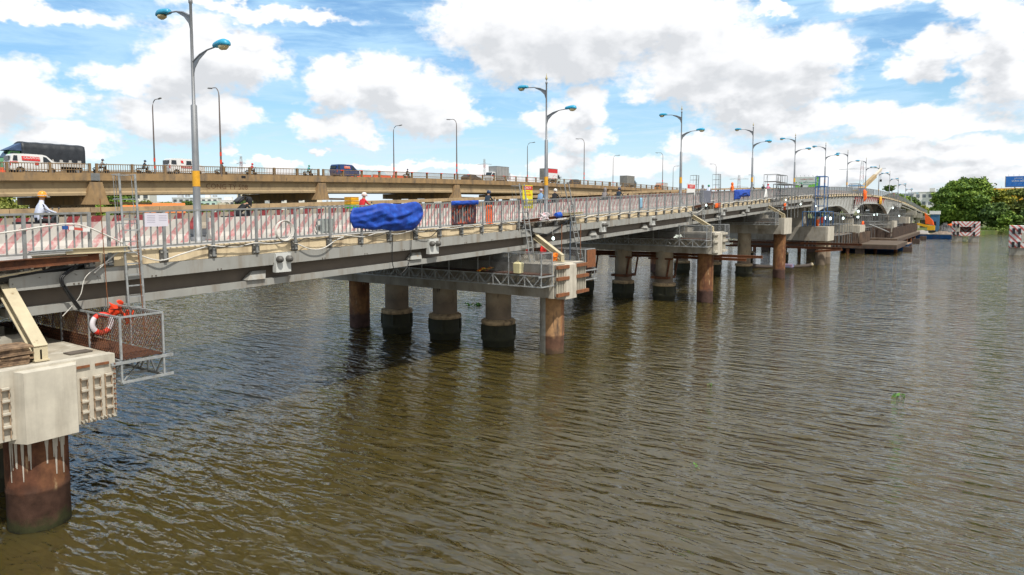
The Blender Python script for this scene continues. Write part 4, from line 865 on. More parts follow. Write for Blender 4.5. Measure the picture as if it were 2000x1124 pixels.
vest('second orange red life vest slipping down behind the first, nearest platform', (-20.2, 9.72, 4.78), mat('vest_orange_red', (.80,.055,.01), .7), .22, .34, 4)
vest('bright orange life vest on the rail of the second cap, under the red lifebuoy', (-18.35, 30.3, 5.42), mat('vest_orange', (.85,.20,.01), .7), .5, .35, 3)
vest('red bag hanging below the girder above the long truss platform', (-22.6, 28.9, 5.9), mat('vest_red', (.7,.02,.012), .7), .6, .4, 5, 'bag')
vest('bright red life vest behind the beige strut of the second cap', (-20.5, 32.6, 5.75), REDF, .5, .55, 6)
vest('red life vest hanging on the third cap near the raking strut', (-21.0, 56.6, 7.2), REDF, .8, .8, 7)
vest('small red life vest beside the post on the third cap', (-22.6, 55.4, 6.8), REDF, .6, .4, 8)
vest('orange life vest hung on the scaffold above the fourth cap', (-19.5, 84.0, 8.4), ORANGE, .9, .7, 9)
vest('orange red life vests bundled on the blue scaffold tower', (-20.2, 110.5, 6.6), mat('vest_orange_red', (.80,.055,.01), .7), 2.2, .9, 10)
# things on the caps
t = thing('jerry_can', 'pale yellow jerry can on the long truss platform', 'jerry can', (-19.6, 28.85, 4.45))
MB().hexa([(-19.78,28.6,4.46),(-19.42,28.6,4.46),(-19.42,28.95,4.46),(-19.78,28.95,4.46)],[(-19.8,28.58,4.95),(-19.4,28.58,4.95),(-19.4,28.97,4.95),(-19.8,28.97,4.95)]).hexa([(-19.8,28.58,4.95),(-19.4,28.58,4.95),(-19.4,28.97,4.95),(-19.8,28.97,4.95)],[(-19.72,28.66,5.03),(-19.48,28.66,5.03),(-19.48,28.9,5.03),(-19.72,28.9,5.03)]).build('can', mat('pale_yellow_plastic', (.66,.60,.34), .5), t)
MB().lathe((-19.5,28.78,5.03), [(.04,0),(.04,.05)], 10).build('cap', BLACKP, t); MB().tube([(-19.72,28.78,5.02),(-19.68,28.78,5.09),(-19.58,28.78,5.09),(-19.55,28.78,5.02)], .015, 6).build('handle', mat('pale_yellow_plastic', (.66,.60,.34), .5), t)
def pack(label, cx, cy, z, w, l, n, m=WOOD, cat='plywood stack'):
    r = random.Random(int(cx*7+cy)); t = thing('plywood_stack', label, cat, (cx, cy, z)); h = z
    for i in range(n):
        a = r.uniform(-.08,.08); th = r.uniform(.025,.05); dx, dy = r.uniform(-.04,.04), r.uniform(-.05,.05); ca, sa = math.cos(a), math.sin(a)
        c = [(cx+dx+u*w/2*ca-v*l/2*sa, cy+dy+u*w/2*sa+v*l/2*ca) for u, v in ((-1,-1),(1,-1),(1,1),(-1,1))]
        MB().hexa([(p[0],p[1],h+.002) for p in c],[(p[0],p[1],h+th) for p in c]).build('board', m, t); h += th+.004
pack('stack of weathered plywood offcuts on the nearest cap at the left edge', -19.05, 6.35, 4.03, .75, .7, 10)
pack('flat dark board lying on the nearest cap right of the strut foot', -19.1, 7.9, 4.03, .35, .55, 1, mat('dark_board', (.12,.10,.08), .9))
pack('stack of brown timber behind the second ladder foot', -23.6, 30.6, 4.87, 1.6, .8, 8, mat('brown_timber', (.20,.13,.08), .9, var=.3))
vest('yellow and red rope heap on the long truss platform', (-21.8, 28.9, 4.60), mat('yellow_rope', (.6,.42,.03), .8, c2=(.6,.05,.02), s2=8, t2=.5, w2=.02), 1.2, .12, 12, 'rope')
vest('pale green sack lying on the third cap platform', (-20.6, 53.4, 5.62), mat('pale_green_sack', (.62,.68,.62), .8), 1.6, .25, 13, 'sack')
def bulb(c, label):
    t = thing('work_lamp', label, 'work lamp', c, 'lit work lamps under the bridge')
    MB().lathe(c, [(.01,-.11),(.055,-.09),(.075,-.03),(.06,.03),(.03,.07)], 10).build('bulb', mat('lit_bulb', (.8,.95,.9), .3, emit=((.75,.95,.9), 3.5)), t)
    MB().lathe((c[0],c[1],c[2]), [(.03,.07),(.03,.14)], 8).build('socket', BLACKC, t); MB().tube([(c[0],c[1],c[2]+.14),(c[0]-.1,c[1],c[2]+.6)], .008, 4).build('cord', WHITEC, t)
bulb((-19.4, 31.85, 6.15), 'lit bulb hanging beside the beige strut on the second cap')
for c, lb in (((-20,58.2,8.1),'lit lamp hanging at the third cap gap below the grey sheet'),((-20,86.5,8.9),'lit lamp on the scaffold above the fourth cap, upper left'),((-20,82.5,7.6),'lit lamp low on the scaffold left of the fourth cap strut'),((-20,94.5,8.4),'lit lamp at the right end of the fourth cap scaffold'),((-20,104.2,8.2),'lit lamp left of the blue scaffold tower')): bulb(c, lb)
k = 0
for c, lb in (((-21,121,6.3),'left lamp of the lit row under the first arch'),((-23,128,6.3),'middle lamp of the lit row under the first arch'),((-21,133,6.2),'right lamp of the lit row under the first arch'),((-20,143,7.4),'lit lamp above the first arch springing'),((-21,150,6.3),'left lamp under the second arch'),((-22,182,6.6),'left lamp of the pair under the right end of the second arch'),((-22,187,6.6),'right lamp of the pair under the right end of the second arch'),((-20,200,8.2),'lit lamp beyond the second arch springing'),((-20,216,6),'lowest lit lamp near the far cap')):
    t = thing('work_lamp', lb, 'work lamp', c, 'lit work lamps under the bridge')
    MB().lathe(c, [(.02,-.3),(.17,-.2),(.2,0),(.1,.2)], 8).build('bulb', MATS['lit_bulb'], t); MB().tube([(c[0],c[1],c[2]+.2),(c[0],c[1],c[2]+.9)], .02, 4).build('cord', BLACKC, t)
# litter on the second gap: white bags and a blue drum
vest('white and red plastic bags piled at the second deck gap', (FX+.1, 32.4, zd(32)+.42), mat('plastic_bag', (.7,.66,.68), .5, c2=(.6,.1,.12), s2=3, t2=.6), 1.0, .38, 15, 'bags')
t = thing('bucket', 'blue plastic bucket lying at the second deck gap', 'bucket', (FX+.1, 33.9, zd(33)+.25))
MB().lathe((FX+.1,33.6,zd(33)+.28), [(.13,0),(.17,.45)], 16, axis='y').build('body', mat('blue_plastic', (.01,.09,.5), .4), t); MB().torus((FX+.1,34.05,zd(33)+.28), .17, .012, 16, 6, 'y').build('rim', mat('blue_plastic', (.01,.09,.5), .4), t)
# ------------------------------------------------------------------ the old concrete bridge behind
zo = lambda t: z2(t)-1.0           # top of its edge beam
OX = -78.0
old = thing('concrete_bridge', 'older brown concrete girder bridge with traffic, behind the near one', 'bridge', (OX, 0, 0))
MB().sweep([(OX,-.80),(OX,0),(OX-.35,0),(OX-.35,-.80)], seg(-50, 330, 5), zo).build('edge_beam', OLDC, old)
MB().sweep([(OX-17.65,-.80),(OX-17.65,0),(OX-17.3,0),(OX-17.3,-.80)], seg(-50, 330, 5), zo).build('edge_beam', OLDC, old)
MB().sweep([(OX-.35,-.8),(OX-.35,-.06),(OX-17.3,-.06),(OX-17.3,-.8)], seg(-50, 330, 5), zo).build('roadway_slab', ASPH, old)
op = [4.5, 34.7, 64.8, 95.0, 125.2, 155.4, 185.6, 215.8, 246, 276.2]
OLDG = mat('old_girder_concrete', (.36,.27,.155), .9, var=.13, vs=.5, c2=(.16,.12,.085), s2=.5, t2=.66, w2=.08, stretch=.8, c3=(.30,.22,.13), s3=1.4, t3=.6, bump=.15, bs=8)
for i in range(-1, len(op)):
    a = (op[i] if i >= 0 else -25)+.35; b = (op[i+1] if i+1 < len(op) else 306)-.35
    for x in (OX-.30, OX-4.4, OX-8.6, OX-12.8, OX-16.8):
        s = seg(a, b, 6); sec = [(x,-2.35),(x,-2.10),(x-.16,-1.95),(x-.16,-1.05),(x,-.95),(x,-.801),(x-.7,-.801),(x-.7,-.95),(x-.5,-1.05),(x-.5,-1.95),(x-.7,-2.1),(x-.7,-2.35)]
        MB().sweep(sec, s, zo).build('girder', OLDG, old)
l = MB(); text(l, 'CÔNG TY 508', .92, (OX-.455, 50.3, zo(49.5)-1.5), (0,1,0), (0,0,1)); l.build('painted_lettering', mat('faded_brown_paint', (.15,.075,.035), .9, var=.4, vs=3), old)
l = MB(); text(l, 'CÔNG TY', .85, (OX-.455, 79.5, zo(79.5)-1.5), (0,1,0), (0,0,1)); l.build('painted_lettering', mat('fainter_brown_paint', (.30,.20,.115), .9, var=.3, vs=3), old)
MB().box(OX+.003,OX+.02,34.2,35.1,zo(34.7)-.8,zo(34.7)-.02).build('joint_plate', GALVD, old)
MB().box(OX+.003,OX+.02,52.0,52.6,zo(52)-.42,zo(52)-.1).build('drain_hole', BLACKP, old)
ords = ['leftmost','first full','second','third','fourth','fifth','sixth','seventh','eighth','ninth','last']
for i, t in enumerate(op):
    zt0 = zo(t); p = thing('bridge_pier', 'old concrete pier of the rear bridge, '+['outside the left edge','left of the nearest ladder','right of the hooded rider','behind the orange netting','right of the second near lamp post','fifth in view from the left','sixth in view from the left','seventh in view from the left','eighth in view','last one at the far bank'][i], 'bridge pier', (OX, t, 0), 'piers of the old concrete bridge')
    MB().hexa([(OX-.9,t-1.25,zt0-3.35),(OX+.12,t-1.25,zt0-3.35),(OX+.12,t+1.25,zt0-3.35),(OX-.9,t+1.25,zt0-3.35)],[(OX-.9,t-.95,zt0-2.45),(OX+.12,t-.95,zt0-2.45),(OX+.12,t+.95,zt0-2.45),(OX-.9,t+.95,zt0-2.45)]).hexa([(OX-.9,t-.95,zt0-2.45),(OX+.12,t-.95,zt0-2.45),(OX+.12,t+.95,zt0-2.45),(OX-.9,t+.95,zt0-2.45)],[(OX-.6,t-.6,zt0-.95),(OX+.10,t-.6,zt0-.95),(OX+.10,t+.6,zt0-.95),(OX-.6,t+.6,zt0-.95)]).build('ear_wall', OLDC, p)
    MB().box(OX-.9, OX-17.4, t-1.2, t+1.2, zt0-3.35, zt0-2.42).build('crosshead', OLDC, p)
    for x in (-80.5, -84.6, -88.7, -92.8): MB().lathe((x,t,0), [(.85,-2),(.85,zt0-3.34)], 20).build('column', COLC, p)
    MB().box(-79, -94.5, t-1.6, t+1.6, .3, 1.5).build('tie_beam', CAPG, p)
    if i > 0 and i < 9: MB().box(OX-1.2, OX-2.4, t+1.1, t+6.5, zt0-3.30, zt0-3.05).build('service_platform', OLDC, p)
def parapet(a, b, lab, x):
    f = thing('parapet_railing', lab, 'railing', (x, a, zo(a)), 'brown concrete railings of the old bridge')
    r = MB(); pts = seg(a, b, 3.65)
    for i in range(len(pts)-1):
        t, u = pts[i], pts[i+1]
        r.bar((x,t,zo(t)+.94),(x,u,zo(u)+.94),.13,.09); r.bar((x,t,zo(t)+.32),(x,u,zo(u)+.32),.10,.07)
        n = 15 if t < 110 else 8
        for k in range(1, n): y = t+(u-t)*k/n; r.box(x-.022, x+.022, y-.024, y+.024, zo(y), zo(y)+.92)
    r.build('rails', OLDR, f)
    for t in pts: MB().box(x-.12, x+.12, t-.11, t+.11, zo(t)+.001, zo(t)+1.02).build('post', OLDR, f)
for i, (a, b) in enumerate(((-50,4),(4.4,34.2),(34.9,64.4),(65.2,94.6),(95.4,125),(125.6,155.2),(155.8,185.4),(186,215.6),(216,246),(246.5,300))):
    parapet(a, b, 'brown balustrade of the rear bridge, %s' % ['beyond the left edge','below the white van at the left','between the nearest ladder and the hooded rider','below the blue van','left of the sedan and box truck','below the red and white box truck','below the dark pickup','below the grey box truck','below the orange and white truck','at its far descending end'][i], OX-.18)
MB().sweep([(OX-17.55,.0),(OX-17.55,.9),(OX-17.4,.9),(OX-17.4,.0)], seg(-50,300,6), zo).build('far_parapet', OLDR, None, loc=(OX-17.5,0,zo(0)), label='far side parapet of the rear bridge, seen through its railing', cat='parapet')
# slim hooked lamp posts
BAND = mat('orange_red_band', (.80,.06,.015), .6)
def hook_lamp(loc, s, label, grp):
    t = thing('street_lamp', label, 'street lamp', loc, grp); x, y, z = loc
    MB().tube([(x,y,z-.2),(x,y,z+9.6)]+[(x+s*.95*(1-math.cos(a))*.9, y, z+9.6+1.1*math.sin(a)) for a in (R(20),R(45),R(70),R(88))]+[(x+s*1.75,y,z+10.72)], [.13,.075]+[.06]*3+[.05]*2, 8).build('pole', mat('brown_grey_pole', (.16,.13,.115), .6, metal=.2), t)
    [MB().lathe((x,y,z), [(.135,a_),(.134,a_+.48)], 10).build('reflective_band', BAND, t) for a_ in (1.35, 2.3)]
    MB().hexa([(x+s*1.55,y-.1,z+10.62),(x+s*2.25,y-.13,z+10.70),(x+s*2.25,y+.13,z+10.70),(x+s*1.55,y+.1,z+10.62)],[(x+s*1.55,y-.08,z+10.76),(x+s*2.2,y-.1,z+10.84),(x+s*2.2,y+.1,z+10.84),(x+s*1.55,y+.08,z+10.76)]).build('lamp_head', DARKP, t)
    return t
cnt = ['first', 'second', 'third', 'fourth', 'fifth', 'sixth']
a0 = hook_lamp((OX-.1, 49.3, zo(49.3)-.02), -1, 'brown hooked lamp post on the near side of the rear bridge, first from the left', 'hooked lamps, near side of the rear bridge')
for i, t in enumerate((95.1, 142, 189.2, 236.8, 284)): dup(a0, (OX-.1, t, zo(t)-.02), 0, 'hooked lamp post on the near side of the rear bridge, %s from the left' % cnt[i+1])
b0 = hook_lamp((-94.9, 49.9, zo(49.9)-.02), 1, 'grey hooked lamp post on the far side of the rear bridge, first from the left', 'hooked lamps, far side of the rear bridge')
for i, t in enumerate((96.4, 143.3, 190.9, 239.7)): dup(b0, (-94.9, t, zo(t)-.02), 0, 'hooked lamp post on the far side of the rear bridge, %s from the left' % cnt[i+1])
# ------------------------------------------------------------------ vehicles (built heading +y from the origin)
TYRE = mat('tyre', (.02,.02,.02), .9); RIM = mat('wheel_rim', (.3,.3,.3), .4, metal=.6)
TAIL = mat('tail_light_red', (.6,.02,.02), .4)
def wheel(parent, x, y, r=.32, w=.22):
    o = MB().lathe((x-w/2,y,r), [(r*.9,0),(r,.03),(r,w-.03),(r*.9,w)], 18, axis='x').build('wheel', TYRE, parent)
    MB().lathe((x-w/2-.01,y,r), [(r*.5,0),(r*.55,.02),(r*.55,w),(r*.5,w+.02)], 12, axis='x').build('rim', RIM, o)
def shell(prof, hw, top, belt, narrow=.86):     # side profile (y,z), half width narrowing above the belt
    f = lambda z: hw if z <= belt else hw*(1-(1-narrow)*((z-belt)/(top-belt)))
    n = len(prof); vs = []
    for s in (-1, 1): vs += [(s*f(z)*.985, y, z) for (y, z) in prof]
    m = MB(); m.add(vs, [tuple(range(n))[::-1], tuple(range(n, 2*n))]+[(i, (i+1)%n, n+(i+1)%n, n+i) for i in range(n)]); return m, f
def side_panel(mb, f, pts, mi=0, off=.012, s=1):
    a = [(s*(f(z)+off), y, z) for y, z in pts]; b = [(s*(f(z)-.03), y, z) for y, z in pts]; n = len(pts)
    return mb.add(a+b, [tuple(range(n)), tuple(range(n, 2*n))[::-1]]+[(i, (i+1)%n, n+(i+1)%n, n+i) for i in range(n)], mi)
def van(label, loc, paint, sign, kind, z_tilt=0):
    t = thing('delivery_van', label, 'van', (0,0,0), 'delivery vans on the rear bridge')
    prof = [(-2.2,.32),(-2.25,.9),(-2.18,1.25),(-2.02,1.82),(-1.9,1.92),(-.8,1.97),(.7,1.95),(1.05,1.86),(1.62,1.32),(2.15,1.10),(2.28,.85),(2.28,.35),(1.85,.3),(1.75,.55),(1.45,.68),(1.15,.55),(1.05,.28),(-.95,.28),(-1.05,.55),(-1.35,.68),(-1.65,.55),(-1.75,.28)]
    m, f = shell(prof, .84, 1.97, 1.15); body = m.build('body', paint, t)
    for s in (-1, 1):
        w = MB(); side_panel(w, f, [(.72,1.22),(1.42,1.24),(1.02,1.70),(.74,1.76)], s=s); w.build('front_window', GLASS, t)
        if kind == 'panel': w = MB(); side_panel(w, f, [(-1.98,1.25),(-1.55,1.25),(-1.55,1.76),(-1.86,1.76)], s=s); w.build('rear_quarter_window', GLASS, t)
        else:
            for a, b in ((-2.0,-1.35),(-.15,.55)): w = MB(); side_panel(w, f, [(a,1.24),(b,1.24),(b,1.72),(a+.08,1.72)], s=s); w.build('side_window', GLASS, t)
        MB().box(s*.82,s*.86,-2.24,-2.15,.75,1.15).build('tail_light', TAIL, t)
    MB().add([(-.62,1.06,1.84),(.62,1.06,1.84),(.70,1.62,1.34),(-.70,1.62,1.34)], [(0,1,2,3)]).hexa([(-.62,1.08,1.845),(.62,1.08,1.845),(.70,1.60,1.36),(-.70,1.60,1.36)],[(-.62,1.10,1.86),(.62,1.10,1.86),(.70,1.63,1.37),(-.70,1.63,1.37)]).build('windscreen', GLASS, t)
    MB().box(-.6,.6,-2.26,-2.14,1.28,1.7).build('rear_window', GLASS, t)
    for x in (-.74, .74):
        for y in (-1.35, 1.45): wheel(t, x, y, .30, .18)
    if sign == 'big':
        p = MB(); side_panel(p, f, [(-1.15,1.30),(.45,1.28),(.42,1.70),(-1.18,1.72)], off=.016); o = p.build('advert_panel', RS, t)
        l = MB(); text(l, 'LALAMOVE', .30, (f(1.55)+.026, -.25, 1.55), (0,1,0), (-.1,0,1)); text(l, '✓' if False else '>', .2, (f(1.55)+.026, -1.03, 1.55), (0,1,0), (-.1,0,1)); l.build('lettering', WHITEP, o)
        p = MB(); side_panel(p, f, [(-.05,.88),(.30,.88),(.30,1.16),(-.05,1.16)], off=.016); p.build('small_panel', RS, t)
        p = MB(); side_panel(p, f, [(-2.1,.98),(-1.6,.98),(-1.45,1.05),(-1.6,1.14),(-2.1,1.14)], off=.016); p.build('small_panel', RS, t)
    elif sign == 'low':
        p = MB(); side_panel(p, f, [(-.75,1.42),(-.45,1.42),(-.5,1.72),(-.8,1.72)], off=.016); p.build('small_panel', RS, t)
        p = MB(); side_panel(p, f, [(-.8,.82),(.55,.82),(.55,1.10),(-.8,1.10)], off=.016); o = p.build('advert_panel', RS, t)
        l = MB(); text(l, 'LALAMOVE', .24, (f(.96)+.026, -.12, .955), (0,1,0), (0,0,1)); l.build('lettering', WHITEP, o)
    else:
        p = MB(); side_panel(p, f, [(-.75,1.34),(.4,1.34),(.4,1.72),(-.75,1.72)], off=.016); o = p.build('advert_panel', mat('coral_panel', (.65,.15,.08), .5), t)
        l = MB(); text(l, 'LALAMOVE', .21, (f(1.6)+.026, -.17, 1.60), (0,1,0), (-.1,0,1)); l.build('lettering', WHITEP, o)
    t.location = loc; return t
WV = mat('van_white', (.74,.74,.72), .3, var=.03); NAVY = mat('van_navy', (.012,.05,.17), .25, var=.05)
zb = lambda t: zo(t)-.05
for (tt, px, sg, kd, lb) in ((29.9,WV,'big','panel','white delivery van with big red advert panel, in front of the dark covered truck'),(46.1,WV,'low','glazed','white van with dark side windows and low red lettering, behind the nearest lamp post'),(71.6,NAVY,'coral','panel','navy blue delivery van with coral advert panel')):
    van(lb, (-80.9, tt, zb(tt)+(z2(tt)-z2(tt))), px, sg, kd)
def truck(label, loc, boxm, cabm, L=4.2, Hh=2.2, rot=0, side=None, tarp=False, cover=None, boxz=.95):
    t = thing('covered_truck' if tarp else 'box_truck', label, 'truck', (0,0,0), 'trucks on the rear bridge')
    cabp = [(L/2+.1,.5),(L/2+.1,2.35),(L/2+1.05,2.35),(L/2+1.55,1.55),(L/2+1.65,1.2),(L/2+1.65,.5)]
    m, f = shell(cabp, .92, 2.35, 1.45, .90); m.build('cab', cabm, t)
    for s in (-1, 1):
        w = MB(); side_panel(w, f, [(L/2+.35,1.45),(L/2+1.4,1.45),(L/2+.98,2.15),(L/2+.35,2.15)], s=s); w.build('side_window', GLASS, t)
        MB().box(s*1.0,s*1.12,L/2+1.45,L/2+1.52,1.5,1.85).build('mirror', BLACKP, t)
    MB().hexa([(-.8,L/2+1.53,1.62),(.8,L/2+1.53,1.62),(.8,L/2+1.57,1.60),(-.8,L/2+1.57,1.60)],[(-.74,L/2+1.12,2.22),(.74,L/2+1.12,2.22),(.74,L/2+1.17,2.24),(-.74,L/2+1.17,2.24)]).build('windscreen', GLASS, t)
    for s in (-.7, .7): MB().box(s-.12,s+.12,L/2+1.64,L/2+1.68,.75,.95).build('headlight', LAMPG, t)
    MB().box(-.35,.35,-L/2,L/2+1.4,.5,.8).build('chassis', BLACKP, t)
    b = MB()
    if tarp:
        n = 26; arch = [(-1.12,1.35),(-1.13,2.7),(-1.0,3.25),(-.5,3.42),(0,3.47),(.5,3.42),(1.0,3.25),(1.13,2.7),(1.12,1.35)]; vs = []; r = random.Random(2)
        for i in range(n+1):
            y = -L/2+L*i/n; k = 1+.02*math.sin(i*1.7)+r.uniform(-.012,.012)
            if i > n-4: k *= 1+.02*(i-n+3)
            vs += [(px*k, y, z*(1+.008*math.sin(i*1.1+px*3)) if z > 2 else z) for px, z in arch]
        q = len(arch); fs = [(i*q+j, i*q+j+1, (i+1)*q+j+1, (i+1)*q+j) for i in range(n) for j in range(q-1)]+[tuple(range(q)), tuple(range(n*q, n*q+q))]
        b.add(vs, fs, 0, True); b.build('tarpaulin_cover', cover, t)
        MB().box(-1.11,1.11,-L/2+.02,L/2-.02,.82,1.6).build('load_bed', boxm, t)
        MB().hexa([(-1.0,L/2-.1,2.38),(1.0,L/2-.1,2.38),(1.0,L/2+1.45,2.38),(-1.0,L/2+1.45,2.38)],[(-.95,L/2-.1,3.3),(.95,L/2-.1,3.3),(.7,L/2+.4,3.0),(-.7,L/2+.4,3.0)]).build('nose_tarpaulin', mat('blue_grey_tarp', (.05,.085,.17), .5, var=.3, bump=.3, bs=6), t)
    else:
        bx = MB().box(-1.05,1.05,-L/2,L/2,boxz,boxz+Hh).build('cargo_box', boxm, t)
        rr = MB()
        for i in range(int(L/.55)+1):
            y = -L/2+.03+(L-.1)*i/int(L/.55)
            for s in (-1, 1): rr.box(s*1.05, s*1.075, y, y+.05, boxz, boxz+Hh)
        rr.box(-1.08,1.08,-L/2-.02,L/2+.02,boxz+Hh,boxz+Hh+.05); rr.build('ribs', GALVD, bx)
        if side:
            o = MB().box(1.078,1.095,-L/2+.3,L/2-.1,boxz+.2,boxz+Hh-.06).build('advert_panel', WHITEP, bx); MB().box(1.095,1.10,-L/2+.3,L/2-.1,boxz+Hh*.62,boxz+Hh-.06).build('advert_band', RS, o)
            g = MB(); rq = random.Random(5)
            for _ in range(9): y = rq.uniform(-L/2+.5,L/2-.5); z = boxz+rq.uniform(.35,1.1); g.box(1.095,1.10,y-.18,y+.18,z,z+.07)
            g.build('advert_print', RS, o)
    for x in (-.85, .85):
        for y in (-L/2+.8, L/2+.85): wheel(t, x, y, .42, .26)
    t.location = loc; t.rotation_euler = (0, 0, rot); return t
GREYB = mat('grey_cargo_box', (.34,.34,.33), .5, var=.15, vs=1.5); DGREY = mat('old_aluminium_box', (.24,.23,.20), .6, var=.25, vs=1.2)
truck('dark covered truck with blue grey nose tarpaulin and green cab, heading left', (-88.5, 34.6, zb(34.6)+.25), mat('pale_load_bed', (.5,.48,.44), .7), mat('green_cab', (.12,.36,.12), .4), 6.4, rot=math.pi, tarp=True, cover=mat('charcoal_tarpaulin', (.022,.026,.032), .5, var=.3, vs=2, bump=.5, bs=4))
truck('white cab truck with grey cargo box, heading left', (-87.5, 120.9, zb(121)), GREYB, WV, 4.6, 2.6, math.pi)
truck('box truck with red and white side panel and white cab, heading right', (-82.6, 133.5, zb(133)), DGREY, mat('pale_green_cab', (.55,.65,.60), .4), 4.4, 2.5, 0, side=True)
truck('box truck with plain grey weathered box and dark teal cab, heading right', (-82.8, 175.4, zb(175)), DGREY, mat('teal_cab', (.05,.16,.20), .4), 5.0, 2.5, 0)
truck('small white truck with orange and yellow cab, near the far end of the rear bridge', (-86.5, 209.0, zb(209)), mat('pale_box', (.6,.58,.55), .6), mat('orange_cab', (.8,.28,.06), .5), 4.6, 2.0, math.pi)
def car(label, loc, paint, rot=0, suv=False):
    t = thing('parked_car' if False else 'car', label, 'car', (0,0,0), 'cars on the rear bridge')
    h = 1.75 if suv else 1.42
    prof = [(-2.2,.35),(-2.25,.85),(-2.0,1.0),(-1.35,h),(.3,h),(1.05,1.0),(2.05,.85),(2.2,.6),(2.2,.35),(1.8,.3),(1.7,.55),(1.4,.66),(1.1,.55),(1.0,.28),(-1.0,.28),(-1.1,.55),(-1.4,.66),(-1.7,.55),(-1.8,.3)]
    m, f = shell(prof, .9, h, .9, .78); m.build('body', paint, t)
    for s in (-1, 1):
        for a in ([(-1.75,1.0),(-.55,1.0),(-.55,h-.1),(-1.3,h-.1)], [(-.45,1.0),(.85,1.0),(.28,h-.1),(-.45,h-.1)]): w = MB(); side_panel(w, f, a, s=s); w.build('side_window', GLASS, t)
    MB().hexa([(-.7,1.02,1.04),(.7,1.02,1.04),(.7,1.05,1.06),(-.7,1.05,1.06)],[(-.62,.34,h-.04),(.62,.34,h-.04),(.62,.36,h-.02),(-.62,.36,h-.02)]).build('windscreen', GLASS, t)
    for x in (-.78, .78):
        for y in (-1.4, 1.4): wheel(t, x, y, .33, .2)
    t.location = loc; t.rotation_euler = (0, 0, rot); return t
car('dark grey sedan left of the white cab truck', (-84.5, 107.4, zb(107)), mat('graphite_paint', (.03,.03,.035), .25))
car('dark sport utility car on the rear bridge between two hooked lamps', (-88.0, 154.5, zb(154)+.15), mat('blue_black_paint', (.02,.028,.04), .25), math.pi, True)
OB = MATS['orange_fabric']
for i, (a, b) in enumerate(((75,80),(80.5,84.5),(85,88.5),(27.2,28.8))):
    MB().prism([(-.25,0),(-.18,.3),(-.06,.75),(.06,.75),(.18,.3),(.25,0)], 0, b-a, 'y').build('plastic_barrier', mat('orange_plastic', (.78,.10,.03), .5), None, loc=(0,0,0), label=['long orange barrier just right of the navy van','orange barrier second right of the navy van','shorter orange barrier third right of the navy van','orange barrier left of the white van at the left edge'][i], cat='barrier', group='orange road barriers').location = (-84, a, zb(a)+.02)
ref = []
for i, t in enumerate(seg(67, 160, 3.65)):
    if i % 2 == 0 or t < 110: ref.append(t)
r0 = MB().box(-.02,.09,-.28,.28,.90,1.0).build('reflector', BAND, None, label='small orange red reflector strip on the rear bridge railing', cat='reflector', group='reflector strips'); r0.location = (OX-.18+.08, ref[0]+1.6, zo(ref[0]))
for t in ref[1:]: dup(r0, (OX-.10, t+1.6, zo(t+1.6)))
# ------------------------------------------------------------------ people
def body(name, joints, edges, mats_, split, parent, subdiv=1):
    """one continuous skin grown round a posed skeleton; split(z, y, x) -> material slot"""
    me = bpy.data.meshes.new(name); me.from_pydata([j[0] for j in joints], edges, []); o = bpy.data.objects.new(name, me); C.objects.link(o)
    sk = o.modifiers.new('skin', 'SKIN')
    for i, j in enumerate(joints): r = j[1]; me.skin_vertices[0].data[i].radius = (r, r) if not isinstance(r, tuple) else r; me.skin_vertices[0].data[i].use_root = (i == 0)
    ss = o.modifiers.new('sub', 'SUBSURF'); ss.levels = subdiv
    dg = bpy.context.evaluated_depsgraph_get(); dg.update(); m2 = bpy.data.meshes.new_from_object(o.evaluated_get(dg)); bpy.data.objects.remove(o)
    m2.materials.clear()
    for m in mats_: m2.materials.append(m)
    for p in m2.polygons: p.material_index = split(p.center); p.use_smooth = True
    o = bpy.data.objects.new(name, m2); C.objects.link(o); o.parent = parent; return o
PROTO = {}
def rider_mesh(lean):
    # sitting on a scooter facing +y, hips at (0,0,.82); hands on the bar
    k = lean; J = [((0,0,.84),(.20,.16)),((0,.08+.10*k,1.06),(.20,.15)),((0,.14+.26*k,1.30-.05*k),(.225,.14)),((0,.17+.34*k,1.46-.12*k),.065),((0,.19+.42*k,1.60-.17*k),(.09,.10)),((0,.20+.44*k,1.72-.18*k),(.085,.09))]
    E_ = [(0,1),(1,2),(2,3),(3,4),(4,5)]
    for s in (-1, 1):
        b = len(J); J += [((s*.20,.14+.26*k,1.36-.06*k),.065),((s*.27,.28+.22*k,1.16-.02*k),.05),((s*.25,.50+.12*k,1.08),.036),((s*.23,.60+.08*k,1.09),.038)]; E_ += [(2,b),(b,b+1),(b+1,b+2),(b+2,b+3)]
        b = len(J); J += [((s*.11,.04,.82),.11),((s*.15,.46,.76),.085),((s*.14,.40,.40),.055),((s*.14,.46,.30),.05),((s*.14,.60,.28),.04)]; E_ += [(0,b),(b,b+1),(b+1,b+2),(b+2,b+3),(b+3,b+4)]
    return J, E_
